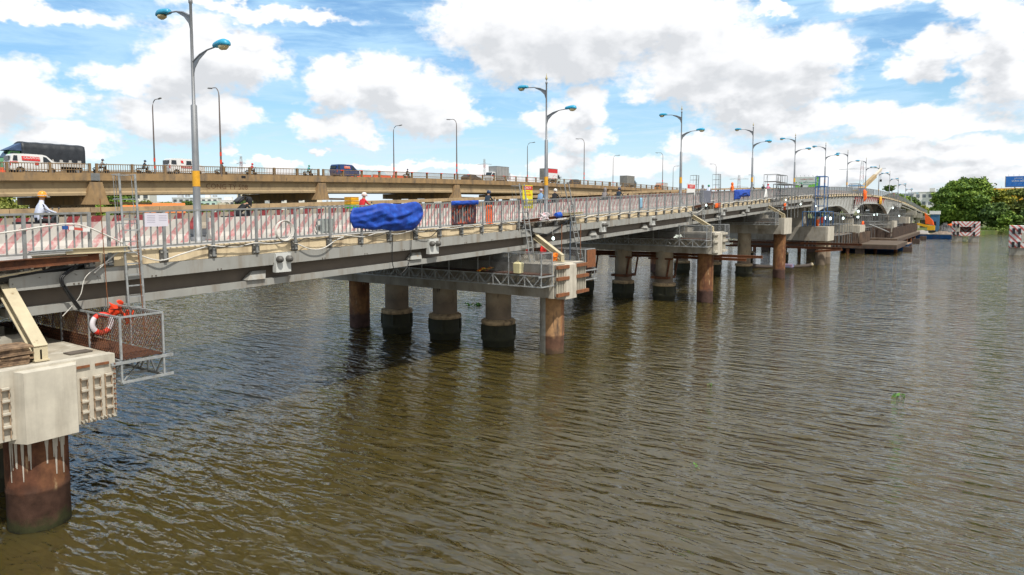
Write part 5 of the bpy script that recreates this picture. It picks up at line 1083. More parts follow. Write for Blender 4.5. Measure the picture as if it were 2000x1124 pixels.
def scooter(parent, paint, rack=False):
    MB().lathe((-.05,-.55,.28), [(.2,0),(.28,.02),(.28,.08),(.2,.1)], 16, axis='x').build('rear_wheel', TYRE, parent)
    MB().lathe((-.05,.78,.28), [(.2,0),(.28,.02),(.28,.08),(.2,.1)], 16, axis='x').build('front_wheel', TYRE, parent)
    b = MB(); b.prism([(-.85,.62),(-.7,.48),(-.3,.34),(.1,.26),(.42,.26),(.5,.9),(.62,1.0),(.66,.85),(.62,.4),(.5,.2),(.0,.16),(-.35,.2),(-.6,.35),(-.9,.58)], -.13, .13, 'x'); b.build('body', paint, parent)
    MB().box(-.13,.13,-.72,.12,.62,.76).build('seat', BLACKP, parent)
    MB().tube([(-.32,.56,1.06),(-.1,.62,1.03),(.1,.62,1.03),(.32,.56,1.06)], .02, 6).build('handlebar', DARKP, parent)
    for s in (-1, 1): MB().tube([(s*.2,.6,1.05),(s*.27,.6,1.22)], .008, 4).box(s*.27-.05,s*.27+.05,.60,.62,1.2,1.28).build('mirror', DARKP, parent)
    MB().lathe((0,.62,.92), [(.09,0),(.08,.06),(.03,.09)], 10, axis='y').build('headlight', LAMPG, parent)
def head_gear(parent, c, kind, m, m2=None):
    x, y, z = c
    if kind == 'helmet':
        h = MB(); h.lathe((x,y,z-.04), [(.135,-.02),(.15,.03),(.145,.10),(.11,.165),(.06,.195),(.01,.205)], 16); h.build('helmet', m, parent)
        MB().hexa([(x-.1,y+.10,z-.05),(x+.1,y+.10,z-.05),(x+.07,y+.22,z-.06),(x-.07,y+.22,z-.06)],[(x-.1,y+.10,z-.03),(x+.1,y+.10,z-.03),(x+.07,y+.22,z-.045),(x-.07,y+.22,z-.045)]).build('peak', m2 or m, parent)
        if m2: MB().torus((x,y,z+.0), .147, .012, 16, 5, 'z').build('stripe', m2, parent)
    elif kind == 'hood':
        MB().lathe((x,y-.01,z-.16), [(.12,-.06),(.14,.05),(.155,.18),(.13,.28),(.07,.335),(.01,.35)], 14).build('hood', m, parent)
    else: MB().lathe((x,y,z), [(.11,-.03),(.12,.02),(.10,.08),(.01,.10)], 14).lathe((x,y,z-.02), [(.19,0),(.18,.015)], 14).build('hat', m, parent)
def face(parent, c):
    x, y, z = c; f = MB()
    f.tube([(x,y+.085,z),(x,y+.115,z-.03)], [.012,.018], 5); f.build('nose', SKIN, parent)
    e = MB(); [e.lathe((x+s*.032,y+.082,z+.015), [(.010,0),(.009,.008)], 8, axis='y') for s in (-1, 1)]; e.build('eyes', BLACKP, parent)
def rider(label, x, t, z, top, legs, gear, gm, gm2=None, lean=.2, paint=None, rot=0., extra=None, name='person', bike=True, s=1.0, grp='riders'):
    p = thing('person', label, 'person', (0,0,0), grp); J, E_ = rider_mesh(lean)
    hx = (0,.20+.44*lean,1.70-.18*lean)
    hide = gear == 'hood'
    def sp(c):
        if c.z > 1.50-.16*lean and abs(c.x) < .13: return 2
        if c.y > .52+.08*lean and c.z > .95: return 2
        if c.z < .34: return 3
        if c.z < .90 and not (c.z > .86 and c.y < .1): return 1
        return 0
    body('body', J, E_, [top, legs, SKIN, BLACKP], sp, p)
    head_gear(p, hx, gear, gm, gm2)
    if not hide: face(p, (0,.20+.44*lean,1.66-.18*lean))
    s *= .91; p.location = (x, t, z); p.rotation_euler = (0,0,rot); p.scale = (s, s, s)
    if bike:
        b = thing('motor_scooter', extra or ('scooter under the '+label), 'scooter', (0,0,0), 'scooters'); scooter(b, paint or BLACKP); b.location = (x, t, z); b.rotation_euler = (0,0,rot); b.scale = (s, s, s)
    return p
shirt = lambda n, c: mat(n, c, .85, var=.12, vs=6)
WS = shirt('white_shirt', (.62,.66,.78)); BLK = shirt('black_jacket', (.016,.016,.018)); REDS = shirt('red_jacket', (.55,.02,.03)); NVY = shirt('navy_jacket', (.015,.03,.05)); LBL = shirt('light_blue_shirt', (.22,.36,.55))
GRY = shirt('grey_jacket', (.25,.22,.21)); TRO = shirt('dark_trousers', (.02,.02,.022)); JEAN = shirt('jeans', (.04,.07,.13)); PNK = shirt('pink_jacket', (.65,.2,.28)); OLV = shirt('olive_jacket', (.10,.075,.035)); HIV = shirt('orange_workwear', (.90,.17,.02))
hw = mat('helmet_white', (.75,.72,.66), .3); ho = mat('helmet_orange', (.85,.32,.02), .3); hk = mat('helmet_dark', (.02,.04,.09), .3); hg = mat('helmet_grey', (.4,.4,.42), .3); hgn = mat('helmet_green', (.02,.25,.12), .3)
ZR = lambda t: zd(t)+.122
rider('rider in white shirt and white and orange helmet at the left', -26.2, 9.75, ZR(9.8), WS, TRO, 'helmet', ho, hw, .0, s=1.03, extra='black scooter ridden by the white shirted rider at the left')
pr = rider('hooded rider in black leaning forward, with a dark grey backpack', -26.0, 17.05, ZR(17), BLK, TRO, 'hood', BLK, None, 1.15, s=.98, extra='black scooter of the hooded leaning rider')
bp = thing('backpack', 'dark grey backpack on the back of the hooded rider', 'backpack', (-26.0, 17.2, ZR(17)+1.2))
b_ = body('bag', [((-.0,-.18,-.10),(.15,.09)),((0,.0,.04),(.19,.12)),((0,.22,.16),(.16,.10))], [(0,1),(1,2)], [mat('backpack_grey', (.05,.05,.055), .7, bump=.3, bs=10)], lambda c: 0, bp, 2); b_.location = (0, 0, .12)
MB().tube([(-26.14,17.0,ZR(17)+1.28),(-26.16,17.3,ZR(17)+1.5),(-26.13,17.55,ZR(17)+1.5)], .02, 6).tube([(-25.86,17.0,ZR(17)+1.28),(-25.84,17.3,ZR(17)+1.5),(-25.87,17.55,ZR(17)+1.5)], .02, 6).build('straps', BLACKP, bp)
rider('rider in red jacket behind the yellow and green crates', -26.6, 24.55, ZR(24), REDS, TRO, 'helmet', hw, REDF, .25, extra='scooter carrying the yellow and green crates')
for i, (m, lb) in enumerate(((mat('green_crate', (.04,.55,.04), .5),'bright green crate, lowest of the stack on the scooter'),(mat('yellow_crate', (.80,.42,.01), .5),'lower yellow crate on the green one'),(mat('yellow_crate', (.80,.42,.01), .5),'upper yellow crate on top of the stack'))):
    cz = ZR(24)+.80+.2*i; tt = thing('crate', lb, 'crate', (-26.6, 24.0, cz), 'crates strapped on a scooter')
    a, b, c, d = -26.85, -26.35, 23.72, 24.22
    MB().box(a,b,c,d,cz,cz+.04).box(a,a+.03,c,d,cz+.04,cz+.19).box(b-.03,b,c,d,cz+.04,cz+.19).box(a+.03,b-.03,c,c+.03,cz+.04,cz+.19).box(a+.03,b-.03,d-.03,d,cz+.04,cz+.19).box(a+.03,b-.03,c+.03,d-.03,cz+.15,cz+.18).build('tub', m, tt)
    rr = MB()
    for z in (.05,.165): rr.box(b,b+.015,c-.015,d+.015,cz+z,cz+z+.02); rr.box(a-.01,b,c-.02,c,cz+z,cz+z+.02)
    rr.build('rim', m, tt)
rider('rider in dark navy jacket and dark helmet above the orange rolled mesh', -26.2, 34.8, ZR(35), NVY, TRO, 'helmet', hk, None, .3, extra='scooter of the navy jacketed rider')
tt = thing('carton', 'brown carton behind the navy jacketed rider', 'carton', (-26.2,34.2,ZR(34)+.6)); MB().box(-26.4,-26.0,34.0,34.4,ZR(34)+.66,ZR(34)+.95).build('box', mat('cardboard', (.42,.27,.13), .8), tt); MB().box(-26.24,-26.16,33.99,34.41,ZR(34)+.952,ZR(34)+.956).build('tape', YEL, tt)
rider('rider in light blue shirt right of the yellow warning sign', -26.0, 40.8, ZR(41), LBL, TRO, 'helmet', hg, REDF, .1, extra='scooter of the light blue shirted rider')
rider('rider in dark jacket and pale helmet behind the second lamp post', -26.0, 42.7, ZR(43), BLK, TRO, 'helmet', hw, None, .2, extra='scooter of the rider behind the second lamp post')
rider('rider in grey jacket and grey cap beyond the middle ladder', -26.5, 51.6, ZR(51), GRY, TRO, 'hood', GRY, None, .2, extra='scooter of the grey jacketed rider')
rider('rider in navy jacket with dark helmet just right of the grey jacketed rider', -26.3, 53.9, ZR(53.5), NVY, JEAN, 'helmet', hk, None, .2, extra='scooter right of the grey jacketed rider')
rider('rider in pale jacket beyond the dark blue grey sheet', -26.0, 74.2, ZR(74), GRY, TRO, 'hood', GRY, None, .1, extra='scooter of the pale jacketed rider beyond the grey sheet')
rider('rider with green helmet beyond the dark blue grey sheet', -26.0, 76.2, ZR(76), WS, TRO, 'helmet', hgn, None, .1, extra='scooter of the green helmeted rider')
rider('rider in olive jacket left of the fourth lamp post', -26.0, 93.6, ZR(93), OLV, TRO, 'helmet', hk, None, .1, extra='scooter of the olive jacketed rider')
rider('rider in black jacket right of the fourth lamp post', -26.0, 99.0, ZR(99), BLK, TRO, 'helmet', hg, None, .25, extra='scooter of the black jacketed rider far along the bridge')
rider('rider in pink jacket right of the fourth lamp post', -26.0, 101.6, ZR(101), PNK, TRO, 'helmet', REDF, None, .1, extra='scooter of the pink jacketed rider')
rider('far rider in pale shirt left of the green and white billboard', -26.0, 112.5, ZR(112), WS, TRO, 'helmet', hw, None, .1, extra='scooter of the pale shirted far rider')
for i, (t, m, g, lb) in enumerate(((36.0,GRY,hk,'scooter rider on the rear bridge just right of the white van'),(40.6,NVY,hk,'dark scooter rider on the rear bridge between the two white vans'),(50.3,BLK,hk,'dark scooter rider on the rear bridge right of the nearest lamp post'),(54.6,REDS,REDF,'scooter rider in red jacket on the rear bridge'),(63.8,mat('teal_jacket', (.02,.3,.3), .8),hgn,'scooter rider in teal jacket on the rear bridge'),(84.0,BLK,hk,'dark scooter rider on the rear bridge right of the orange barriers'))):
    rider(lb, -79.8, t, zb(t)+.02, m, TRO, 'helmet', g, None, .2, rot=0, extra='scooter of the '+lb.replace('scooter rider', 'rider').replace('dark rider','dark rider'), grp='riders on the rear bridge')
# standing worker in orange
def standing(label, x, t, z, top, legs, gear, gm, rot=0):
    p = thing('person', label, 'person', (0,0,0), 'workers')
    J = [((0,0,.95),(.15,.11)),((0,.01,1.15),(.15,.11)),((0,.02,1.38),(.19,.12)),((0,.03,1.52),.06),((0,.05,1.62),(.085,.095)),((0,.05,1.73),(.08,.09))]; E_ = [(0,1),(1,2),(2,3),(3,4),(4,5)]
    for s in (-1, 1):
        b = len(J); J += [((s*.20,.02,1.42),.065),((s*.27,.04,1.16),.05),((s*.24,.24,1.05),.036),((s*.20,.32,1.06),.038)]; E_ += [(2,b),(b,b+1),(b+1,b+2),(b+2,b+3)]
        b = len(J); J += [((s*.10,0,.90),.11),((s*.12,.02,.50),.075),((s*.12,-.02,.10),.05),((s*.12,.14,.05),.045)]; E_ += [(0,b),(b,b+1),(b+1,b+2),(b+2,b+3)]
    body('body', J, E_, [top, legs, SKIN, BLACKP], lambda c: 2 if (c.z > 1.52 and abs(c.x) < .13) or (c.y > .27) else 3 if c.z < .1 else 1 if c.z < .92 else 0, p)
    head_gear(p, (0,.05,1.71), gear, gm); face(p, (0,.05,1.66)); p.location = (x,t,z); p.rotation_euler = (0,0,rot); return p
standing('worker in bright orange suit and orange hood standing beside the folded blue tarpaulin', -25.4, 83.2, zd(83)+.122, HIV, HIV, 'hood', HIV, 1.2)
standing('worker in dark clothes by the railing near the billboard', -25.6, 121.5, zd(121)+.122, BLK, TRO, 'helmet', hgn, 1.2)
standing('worker in red vest beside the far scaffold on the descending railing', -21.2, 214, zd(214), REDS, TRO, 'helmet', REDF, 1.2)
# ------------------------------------------------------------------ land
GRASS = mat('bank_grass', (.07,.12,.02), .95, var=.4, vs=.3, c2=(.13,.12,.04), s2=.2, t2=.5)
def land(name, poly, z, m):
    n = len(poly); vs = [(x,y,z) for x,y in poly]+[(x,y,-3) for x,y in poly]
    MB().add(vs, [tuple(range(n))]+[(i,(i+1)%n,n+(i+1)%n,n+i) for i in range(n)]).build(name, m, kind='structure')
land('far_bank', [(-118,-1500),(-122,60),(-119,150),(-112,232),(-80,262),(-30,266),(-18,226),(-12,222),(3,262),(40,266),(120,262),(300,268),(900,330),(3000,500),(3000,4000),(-3000,4000),(-3000,-1500)], 1.2, GRASS)
def rubble(label, c, rx, ry, h, m, n=60, seed=1, name='rubble_heap', cat='heap'):
    r = random.Random(seed); nx = 14; vs = []; fs = []
    for j in range(nx+1):
        for i in range(nx+1):
            u, v = i/nx*2-1, j/nx*2-1; d = math.hypot(u, v); z = h*max(0, 1-d*d)*(1+.35*r.uniform(-1,1)); vs.append((c[0]+u*rx, c[1]+v*ry, c[2]+z-.05))
    for j in range(nx):
        for i in range(nx): q = nx+1; fs.append((j*q+i, j*q+i+1, (j+1)*q+i+1, (j+1)*q+i))
    o = MB().add(vs, fs).build(name, m, None, loc=c, label=label, cat=cat)
# ------------------------------------------------------------------ foliage
def leaf_mat(name, c1, c2, c3):
    m, nt, b = nodes(name); L = nt.links; N = nt.nodes
    at = N.new('ShaderNodeAttribute'); at.attribute_name = 'shade'
    cr = N.new('ShaderNodeValToRGB'); L.new(at.outputs['Fac'], cr.inputs[0]); e = cr.color_ramp.elements
    e[0].color = (*c1,1); e[1].color = (*c3,1); q = e.new(.5); q.color = (*c2,1); L.new(cr.outputs[0], b.inputs['Base Color']); b.inputs['Roughness'].default_value = .7
    return m
LEAF = leaf_mat('leaves_deep_green', (.055,.12,.012), (.13,.22,.02), (.24,.34,.035))
LEAFD = leaf_mat('leaves_dark_green', (.03,.07,.010), (.065,.12,.015), (.12,.19,.025))
LEAFY = leaf_mat('leaves_yellow_green', (.12,.16,.015), (.22,.24,.02), (.36,.34,.03))
LEAFO = leaf_mat('leaves_olive', (.09,.12,.018), (.17,.20,.03), (.27,.28,.05))
BARK = mat('bark', (.10,.08,.06), .95, var=.3)
def leafmesh(clumps, dens, size, seed):
    """many small leaf faces scattered through ellipsoid clumps"""
    r = np.random.RandomState(seed); V = []; S = []
    for (cx, cy, cz, rx, ry, rz) in clumps:
        n = int(dens*.8*(rx*ry*rz)**.72); d = r.normal(size=(n,3)); d /= np.linalg.norm(d, axis=1)[:,None]; rad = .55+.75*r.uniform(0, 1, n)**1.3
        rad *= 1+.30*np.sin(d[:,0]*5+cx)*np.sin(d[:,1]*6+cz)+.2*np.sin(d[:,2]*7+cy)
        p = d*rad[:,None]*np.array([rx,ry,rz])+np.array([cx,cy,cz])
        a = r.normal(size=(n,3)); a /= np.linalg.norm(a, axis=1)[:,None]; b = np.cross(a, d+r.normal(size=(n,3))*.5); b /= np.linalg.norm(b, axis=1)[:,None]+1e-6
        s = size*r.uniform(.5,1.3,n)[:,None]
        V.append(np.stack([p-a*s-b*s*.5, p+a*s-b*s*.4, p+a*s*.8+b*s*.6, p-a*s*.7+b*s*.5], 1)); S.append(np.clip(r.normal(.5,.25,n)+r.uniform(-.2,.2), 0, 1))
    V = np.concatenate(V).reshape(-1,3); return V, np.concatenate(S)
def crown(name, parent, clumps, dens, size, m, seed, loc):
    V, S = leafmesh(clumps, dens, size, seed); n = len(V)//4; me = bpy.data.meshes.new(name)
    V = V-np.array(loc); me.vertices.add(len(V)); me.vertices.foreach_set('co', V.ravel()); me.loops.add(len(V)); me.loops.foreach_set('vertex_index', np.arange(len(V)))
    me.polygons.add(n); me.polygons.foreach_set('loop_start', np.arange(0, len(V), 4)); me.polygons.foreach_set('loop_total', np.full(n, 4)); me.update(calc_edges=True)
    at = me.attributes.new('shade', 'FLOAT', 'FACE'); at.data.foreach_set('value', S); me.materials.append(m)
    o = bpy.data.objects.new(name, me); C.objects.link(o); o.parent = parent
    if parent is None: o.location = loc
    return o
def tree(label, x, y, h, w, m, seed, z0=1.2, dens=330, size=.42, clumps=22, low=.12, grp='trees on the far bank', palm=False, name='broadleaf_tree'):
    r = random.Random(seed); t = thing(name, label, 'tree', (x, y, z0), grp)
    cl = []
    for i in range(clumps):
        u = r.uniform(low, .93); q = math.sin(math.pi*min(1, (u-low*.6)/(1.02-low*.6)))**.6; a = r.uniform(0, 6.28); rr = w/2*q*r.uniform(.25,.85); s = w*r.uniform(.11,.20)
        cl.append((x+rr*math.cos(a), y+rr*math.sin(a), z0+h*u, s, s, s*r.uniform(.55,.85)))
    tr = MB(); tr.tube([(x,y,z0-.2),(x+.1,y,z0+h*.25),(x+.2,y+.1,z0+h*.5),(x+.1,y,z0+h*.8)], [w*.035,w*.028,w*.018,w*.006], 8)
    for c in cl[::2]: tr.tube([(x+.1,y,z0+h*.25),((x+c[0])/2,(y+c[1])/2,z0+h*.3+(c[2]-z0-h*.3)*.4),(c[0],c[1],c[2])], [w*.014,w*.009,w*.003], 5)
    tr.build('trunk', BARK, t); crown('crown', t, cl, dens, size, m, seed, (x, y, z0)); return t
# right bank
tree('tall spreading deep green tree left of the striped fender, topmost of the bank', -7.5, 292, 16.0, 17, LEAF, 1, dens=520, clumps=46, low=.06)
tree('dark tree low behind the left side of the tallest one', -13.2, 300, 8.5, 9, LEAFD, 2, clumps=20, low=.08)
tree('bright yellow green tree right of the tallest one', 2.6, 300, 13.5, 9.5, LEAFY, 3, dens=430, clumps=26, low=.2)
tree('olive tree between the yellow green one and the right edge', 8.2, 287, 13.8, 10, LEAFO, 4, clumps=28, low=.1)
tree('tall olive tree at the right edge', 13.5, 284, 15.8, 10, LEAFO, 5, clumps=30, low=.1)
tree('dark green bushy tree at the waterline behind the right side of the fender', 2.2, 280, 8.5, 9, LEAFD, 6, clumps=24, low=.02)
tree('low dark green tree at the right waterline', 11.5, 277, 6.5, 8, LEAFD, 7, clumps=20, low=.02)
tree('round deep green tree between the two fenders, at the water', 5.5, 276, 6.0, 6.5, LEAF, 8, clumps=18, low=.02)
tree('tree with thin crown just outside the right edge', 19, 280, 15, 12, LEAFO, 9, clumps=24, low=.1)
tree('green tree further right along the bank', 32, 285, 14, 14, LEAF, 10, clumps=22); tree('dark tree farther right along the bank', 48, 284, 12, 14, LEAFD, 11, clumps=20)
for i, (x, y, h, w, m, lb) in enumerate(((-35.2,345,18.5,9,LEAFD,'dark tree behind the descending railing, left of the bridge end'),(-31.5,352,14,9,LEAF,'green tree right of the dark one behind the descending railing'),(-28.4,362,12.2,7,LEAFD,'dark green tree at the end of the descending railing'),(-26,372,8,9,LEAFY,'pale green low tree below the white office building'),(-19,350,5.8,10,LEAF,'low green tree left of the tallest bank tree'))): tree(lb, x, y, h, w, m, 20+i, clumps=22)
tree('small feathery tree left of the green and white billboard', -76.5, 330, 15.8, 5, LEAFO, 30, clumps=12)
# left bank, seen under the old bridge
TL = ['round tree at the far left edge, under the rear bridge', 'tree second from the left edge, under the rear bridge girder', 'bushy tree just left of the leftmost rear pier shown', 'tall tree just right of the leftmost ear wall, behind the small orange gable', 'tree directly above the small orange gable roof', 'tree between the two orange roofed sheds', 'tree behind the long orange shed roof, left half', 'tree behind the right end of the long orange roof', 'low tree right of the long orange roof', 'small tree just left of the nearest lamp post, far bank', 'tree left of the hooded rider on the skyline', 'tree directly behind the hooded rider', 'olive tree hidden behind the ear wall of the second rear pier']
def pol(az, r): return (r*math.sin(R(az)), r*math.cos(R(az)))
rq = random.Random(8)
for i, (az, r, h, w) in enumerate(((-73.5,190,8.3,12),(-72.2,200,8.0,10),(-71,185,9,11),(-65.2,300,12.5,15),(-64.2,310,11,14),(-63.2,320,9,12),(-61.6,350,9.6,12),(-60.2,360,10,9),(-59.4,340,8.4,12),(-57.4,330,8,8),(-56.2,360,10,12),(-55.4,360,9.6,10),(-66.8,280,8.5,9))):
    x, y = pol(az, r); tree(TL[i], x, y, h+.5, w, (LEAF, LEAFD, LEAFO)[i % 3], 40+i, dens=300, size=.35, clumps=16, low=.05, grp='trees on the left bank')
# ------------------------------------------------------------------ buildings
WIN = mat('window_dark', (.08,.09,.10), .3, var=.2)
def building(label, cx, cy, w, d, h, m, rot, floors=4, cols_=6, z0=1.2, roof=None, extra=None, grp='pale houses on the left bank', name='house', cat='building', wm=None):
    t = thing(name, label, cat, (0,0,0), grp)
    b = MB().box(-w/2,w/2,-d/2,d/2,0,h).build('walls', m, t)
    MB().box(-w/2-.15,w/2+.15,-d/2-.15,d/2+.15,h+.001,h+.35).build('parapet', roof or m, t)
    fh = h/floors
    for k in range(floors):
        for c in range(cols_):
            x = -w/2+w*(c+.5)/cols_; ww = w/cols_*.28
            MB().box(x-ww,x+ww,-d/2-.06,-d/2-.002,k*fh+fh*.3,k*fh+fh*.75).build('window', wm or WIN, t)
    if extra:
        MB().box(-w*.3,-w*.05,-d*.2,d*.2,h+.36,h+2.6).build('stair_house', m, t)
        for q in (.15,.3): MB().lathe((w*q,0,h+.9), [(.7,0),(.7,1.4)], 10, axis='z').build('water_tank', GALV, t)
    t.location = (cx, cy, z0); t.rotation_euler = (0,0,rot); return t
bc = [mat('wall_white', (.72,.70,.66), .8, var=.06), mat('wall_cream', (.66,.60,.48), .8, var=.06), mat('wall_mint', (.50,.66,.60), .8, var=.06), mat('wall_grey', (.50,.52,.53), .8, var=.06)]
data = [(-64.8,430,16,17,0,4,4),(-63.9,450,14,15,0,4,4),(-63.2,430,12,19,0,5,3),(-61.0,520,22,11.5,0,3,6),(-60.4,500,11,14,3,4,3),(-59.4,520,26,12,2,3,7),(-58.5,560,12,15,0,4,3),(-57.9,520,10,11,1,3,3),(-56.9,540,20,13,0,3,5),(-56.0,520,10,18,1,5,3),(-55.3,540,13,17,0,5,4),(-54.6,520,14,12,3,3,4),(-54.0,560,16,14,0,4,4),(-53.0,480,14,18,0,5,4),(-52.4,500,14,19,0,5,3),(-51.5,560,20,12,0,3,5),(-50.2,600,22,12,1,3,5),(-48.9,580,16,11,3,3,4),(-47.5,600,26,10,0,3,6),(-45.8,620,20,13,2,4,5),(-44.2,600,18,11,0,3,5),(-42.5,640,30,12,1,3,7),(-40.5,620,20,13,0,4,5),(-38.6,650,26,11,3,3,6),(-36.5,640,18,14,0,4,5)]
HL = ['white block seen between the rails of the nearest ladder', 'tall narrow white block just right of the ladder cage', 'slim cream-free white tower right of the tall narrow one', 'long low white house above the orange shed roof', 'slim white house with dark windows left of the nearest lamp post', 'wide mint green building left of the nearest lamp post', 'white stepped house directly left of the nearest lamp post', 'small cream house hidden behind the nearest lamp post', 'broad white house right of the nearest lamp post', 'tall cream tower right of the nearest lamp post', 'white tower left of the hooded rider', 'low grey building left of the hooded rider', 'white house above the backpack of the hooded rider', 'bright white tall block right of the backpack', 'tallest bright white block before the second rear pier', 'white house behind the second rear pier crosshead', 'long cream building right of the second rear pier', 'grey building left of the stacked crates', 'long low white building behind the stacked crates', 'mint building behind the rider in red', 'white building above the big tarpaulin', 'long cream building above the right part of the big tarpaulin', 'white building above the folded blue cloth', 'long low grey building left of the navy jacketed rider', 'white tower right of the navy jacketed rider']
desc = ['blocky','tall narrow','stepped','long low','slim','wide','boxy','small','broad','tall']
for i, (az, r, w, h, c, f, cl) in enumerate(data):
    x, y = pol(az, r); building(HL[i], x, y, w, 12, h, bc[c], R(-az*0+45), f, cl, extra=(i % 2 == 0))
x, y = pol(-61.9, 255); ORF = mat('orange_roof', (.62,.17,.035), .8, var=.1)
t = thing('shed', 'long low shed with bright orange roof on the left bank', 'shed', (0,0,0)); MB().box(-6.5,6.5,-5,5,0,5.5).build('walls', bc[1], t)
MB().prism([(-5.8,5.5),(0,8.7),(5.8,5.5)], -7, 7, 'x').build('roof', ORF, t); t.location = (x,y,1.2); t.rotation_euler = (0,0,R(62))
x, y = pol(-63.8, 262); t = thing('shed', 'small shed with orange gable roof left of the long one', 'shed', (0,0,0)); MB().box(-3,3,-3,3,0,5.6).build('walls', bc[1], t)
MB().prism([(-3.8,5.6),(0,8.0),(3.8,5.6)], -3.4, 3.4, 'x').build('roof', ORF, t); t.location = (x,y,1.2); t.rotation_euler = (0,0,R(62))
building('large white modern office block at the far end of the bridge', -26.5, 440, 20, 14, 15.8, mat('office_white', (.74,.73,.70), .7, var=.04), R(6), 4, 7, grp=None, name='office_building', wm=mat('office_window', (.17,.19,.22), .3))
building('lower glass fronted wing left of the white office block', -37.0, 436, 6, 12, 15, mat('curtain_wall', (.40,.46,.52), .3, var=.1), R(6), 6, 3, grp=None, name='office_building')
MB().box(-26,-23.5,430,433,17.3,19.2).build('lift_tower', MATS['office_white'], None, loc=(-25,431,17.3), label='small white lift housing on the roof of the office block', cat='roof housing')
# ------------------------------------------------------------------ billboards and pylons
def billboard(label, x0, x1, y, z0, z1, m, legs=True):
    t = thing('billboard', label, 'billboard', ((x0+x1)/2, y, 1.2)); b = MB().box(x0,x1,y,y+.6,z0,z1).build('panel', m, t)
    MB().box(x0-.15,x1+.15,y+.1,y+.7,z0-.25,z0-.01).box(x1+.02,x1+.25,y+.05,y+.8,z0,z1+.15).box(x0-.25,x0-.02,y+.05,y+.8,z0,z1+.15).build('frame', GALVD, t)
    for q in (.2,.5,.8): X_ = x0+(x1-x0)*q; MB().tube([(X_,y+.4,1.2),(X_,y+.4,z0-.25)], .22, 8).build('leg', GALVD, t)
    n = int((x1-x0)/1.7)
    for q in range(n): X_ = x0+(x1-x0)*(q+.5)/n; MB().bar((X_,y,z1),(X_,y-.9,z1+.55),.06).box(X_-.15,X_+.15,y-1.05,y-.8,z1+.5,z1+.62).build('floodlight', DARKP, t)
    return t, b
def gradmat(name, ca, cb, axis, z0, z1):
    m, nt, b = nodes(name); L = nt.links; tc = nt.nodes.new('ShaderNodeTexCoord'); sp = nt.nodes.new('ShaderNodeSeparateXYZ'); L.new(tc.outputs['Object'], sp.inputs[0])
    r = nt.nodes.new('ShaderNodeMapRange'); L.new(sp.outputs[axis], r.inputs[0]); r.inputs[1].default_value = z0; r.inputs[2].default_value = z1
    x = nt.nodes.new('ShaderNodeMix'); x.data_type = 'RGBA'; L.new(r.outputs[0], x.inputs[0]); x.inputs[6].default_value = (*ca,1); x.inputs[7].default_value = (*cb,1); L.new(x.outputs[2], b.inputs['Base Color']); b.inputs['Roughness'].default_value = .5; return m
gw = mat('billboard_green_white', (.66,.70,.66), .6, var=.02)
t, b = billboard('white and green billboard with lettering beyond the bridge crest', -72.6, -62.2, 330, 17.6, 22.4, gw)
l = MB(); text(l, 'CHƯƠNG TRÌNH', .75, (-67.6,329.97,21.3), (1,0,0), (0,0,1)); l.build('lettering', mat('print_red', (.5,.06,.05), .6), b)
l = MB(); text(l, 'XO NIỀM', 1.0, (-68.9,329.97,19.9), (1,0,0), (0,0,1)); l.build('lettering', mat('print_green', (.02,.18,.12), .6), b)
l = MB(); l.box(-66.6,-63.2,329.96,329.99,19.8,20.0); l.box(-69.4,-63.9,329.96,329.99,18.95,19.1); l.build('printed_lines', mat('print_teal', (.10,.35,.30), .6), b)
l = MB()
for q, (cx, cz, rr) in enumerate(((-72,18.3,.8),(-70.8,17.95,.7),(-66,18.1,.85),(-64.6,18.5,.7),(-63.1,18.7,1.1),(-62.7,20.6,.6),(-62.9,21.8,.5),(-71.9,19.9,.3))): l.prism([(cx+rr*math.cos(a*.5236), max(17.62, min(22.38, cz+rr*math.sin(a*.5236)))) for a in range(12)], 329.95-.004*q, 329.995, 'y')
l.build('leaf_print', mat('print_leaf_green', (.20,.50,.08), .6), b)
t, b = billboard('blue billboard with small white lettering above the right bank trees', 6.2, 23, 380, 18.0, 22.6, gradmat('billboard_blue', (.03,.02,.12), (.02,.16,.55), 'Z', -3, 3))
l = MB(); text(l, 'GIẢI PHÁP', .7, (10.8,379.97,21.6), (1,0,0), (0,0,1)); text(l, 'VỮNG BỀN', 1.0, (10.8,379.97,20.4), (1,0,0), (0,0,1)); text(l, '- - - - -', .8, (10.8,379.97,19.2), (1,0,0), (0,0,1)); l.build('lettering', WHITEP, b)
t, b = billboard('yellow billboard below the blue one, half hidden by trees', -1.5, 12.5, 376, 11.5, 17.2, mat('billboard_yellow', (.78,.45,.02), .6, var=.15, vs=.5, c2=(.75,.25,.02), s2=.4, t2=.55))
def pylon(label, x, y, z, h, w, arms=True, m1=None):
    t = thing('pylon', label, 'pylon', (x, y, z), 'lattice pylons on the horizon'); m_ = MB(); n = 12
    for i in range(n):
        a = w*(1-.75*i/n)/2; b_ = w*(1-.75*(i+1)/n)/2; za, zb_ = z+h*i/n, z+h*(i+1)/n; c = [(-1,-1),(1,-1),(1,1),(-1,1)]
        for k in range(4):
            p, q = c[k], c[(k+1)%4]; m_.bar((x+p[0]*a,y+p[1]*a,za),(x+p[0]*b_,y+p[1]*b_,zb_),.18,mi=i%2); m_.bar((x+p[0]*a,y+p[1]*a,za),(x+q[0]*b_,y+q[1]*b_,zb_),.10,mi=i%2)
    m_.build('lattice', [mat('pylon_red', (.35,.10,.09), .6), mat('pylon_grey', (.40,.42,.44), .6)], t)
    if arms:
        for zz, L_ in arms:
            MB().bar((x-L_,y,z+h*zz),(x,y,z+h*zz+1.2),.2).bar((x+L_,y,z+h*zz),(x,y,z+h*zz+1.2),.2).bar((x-L_,y,z+h*zz),(x+L_,y,z+h*zz-.3),.2).build('cross_arm', MATS['pylon_grey'], t)
    return t
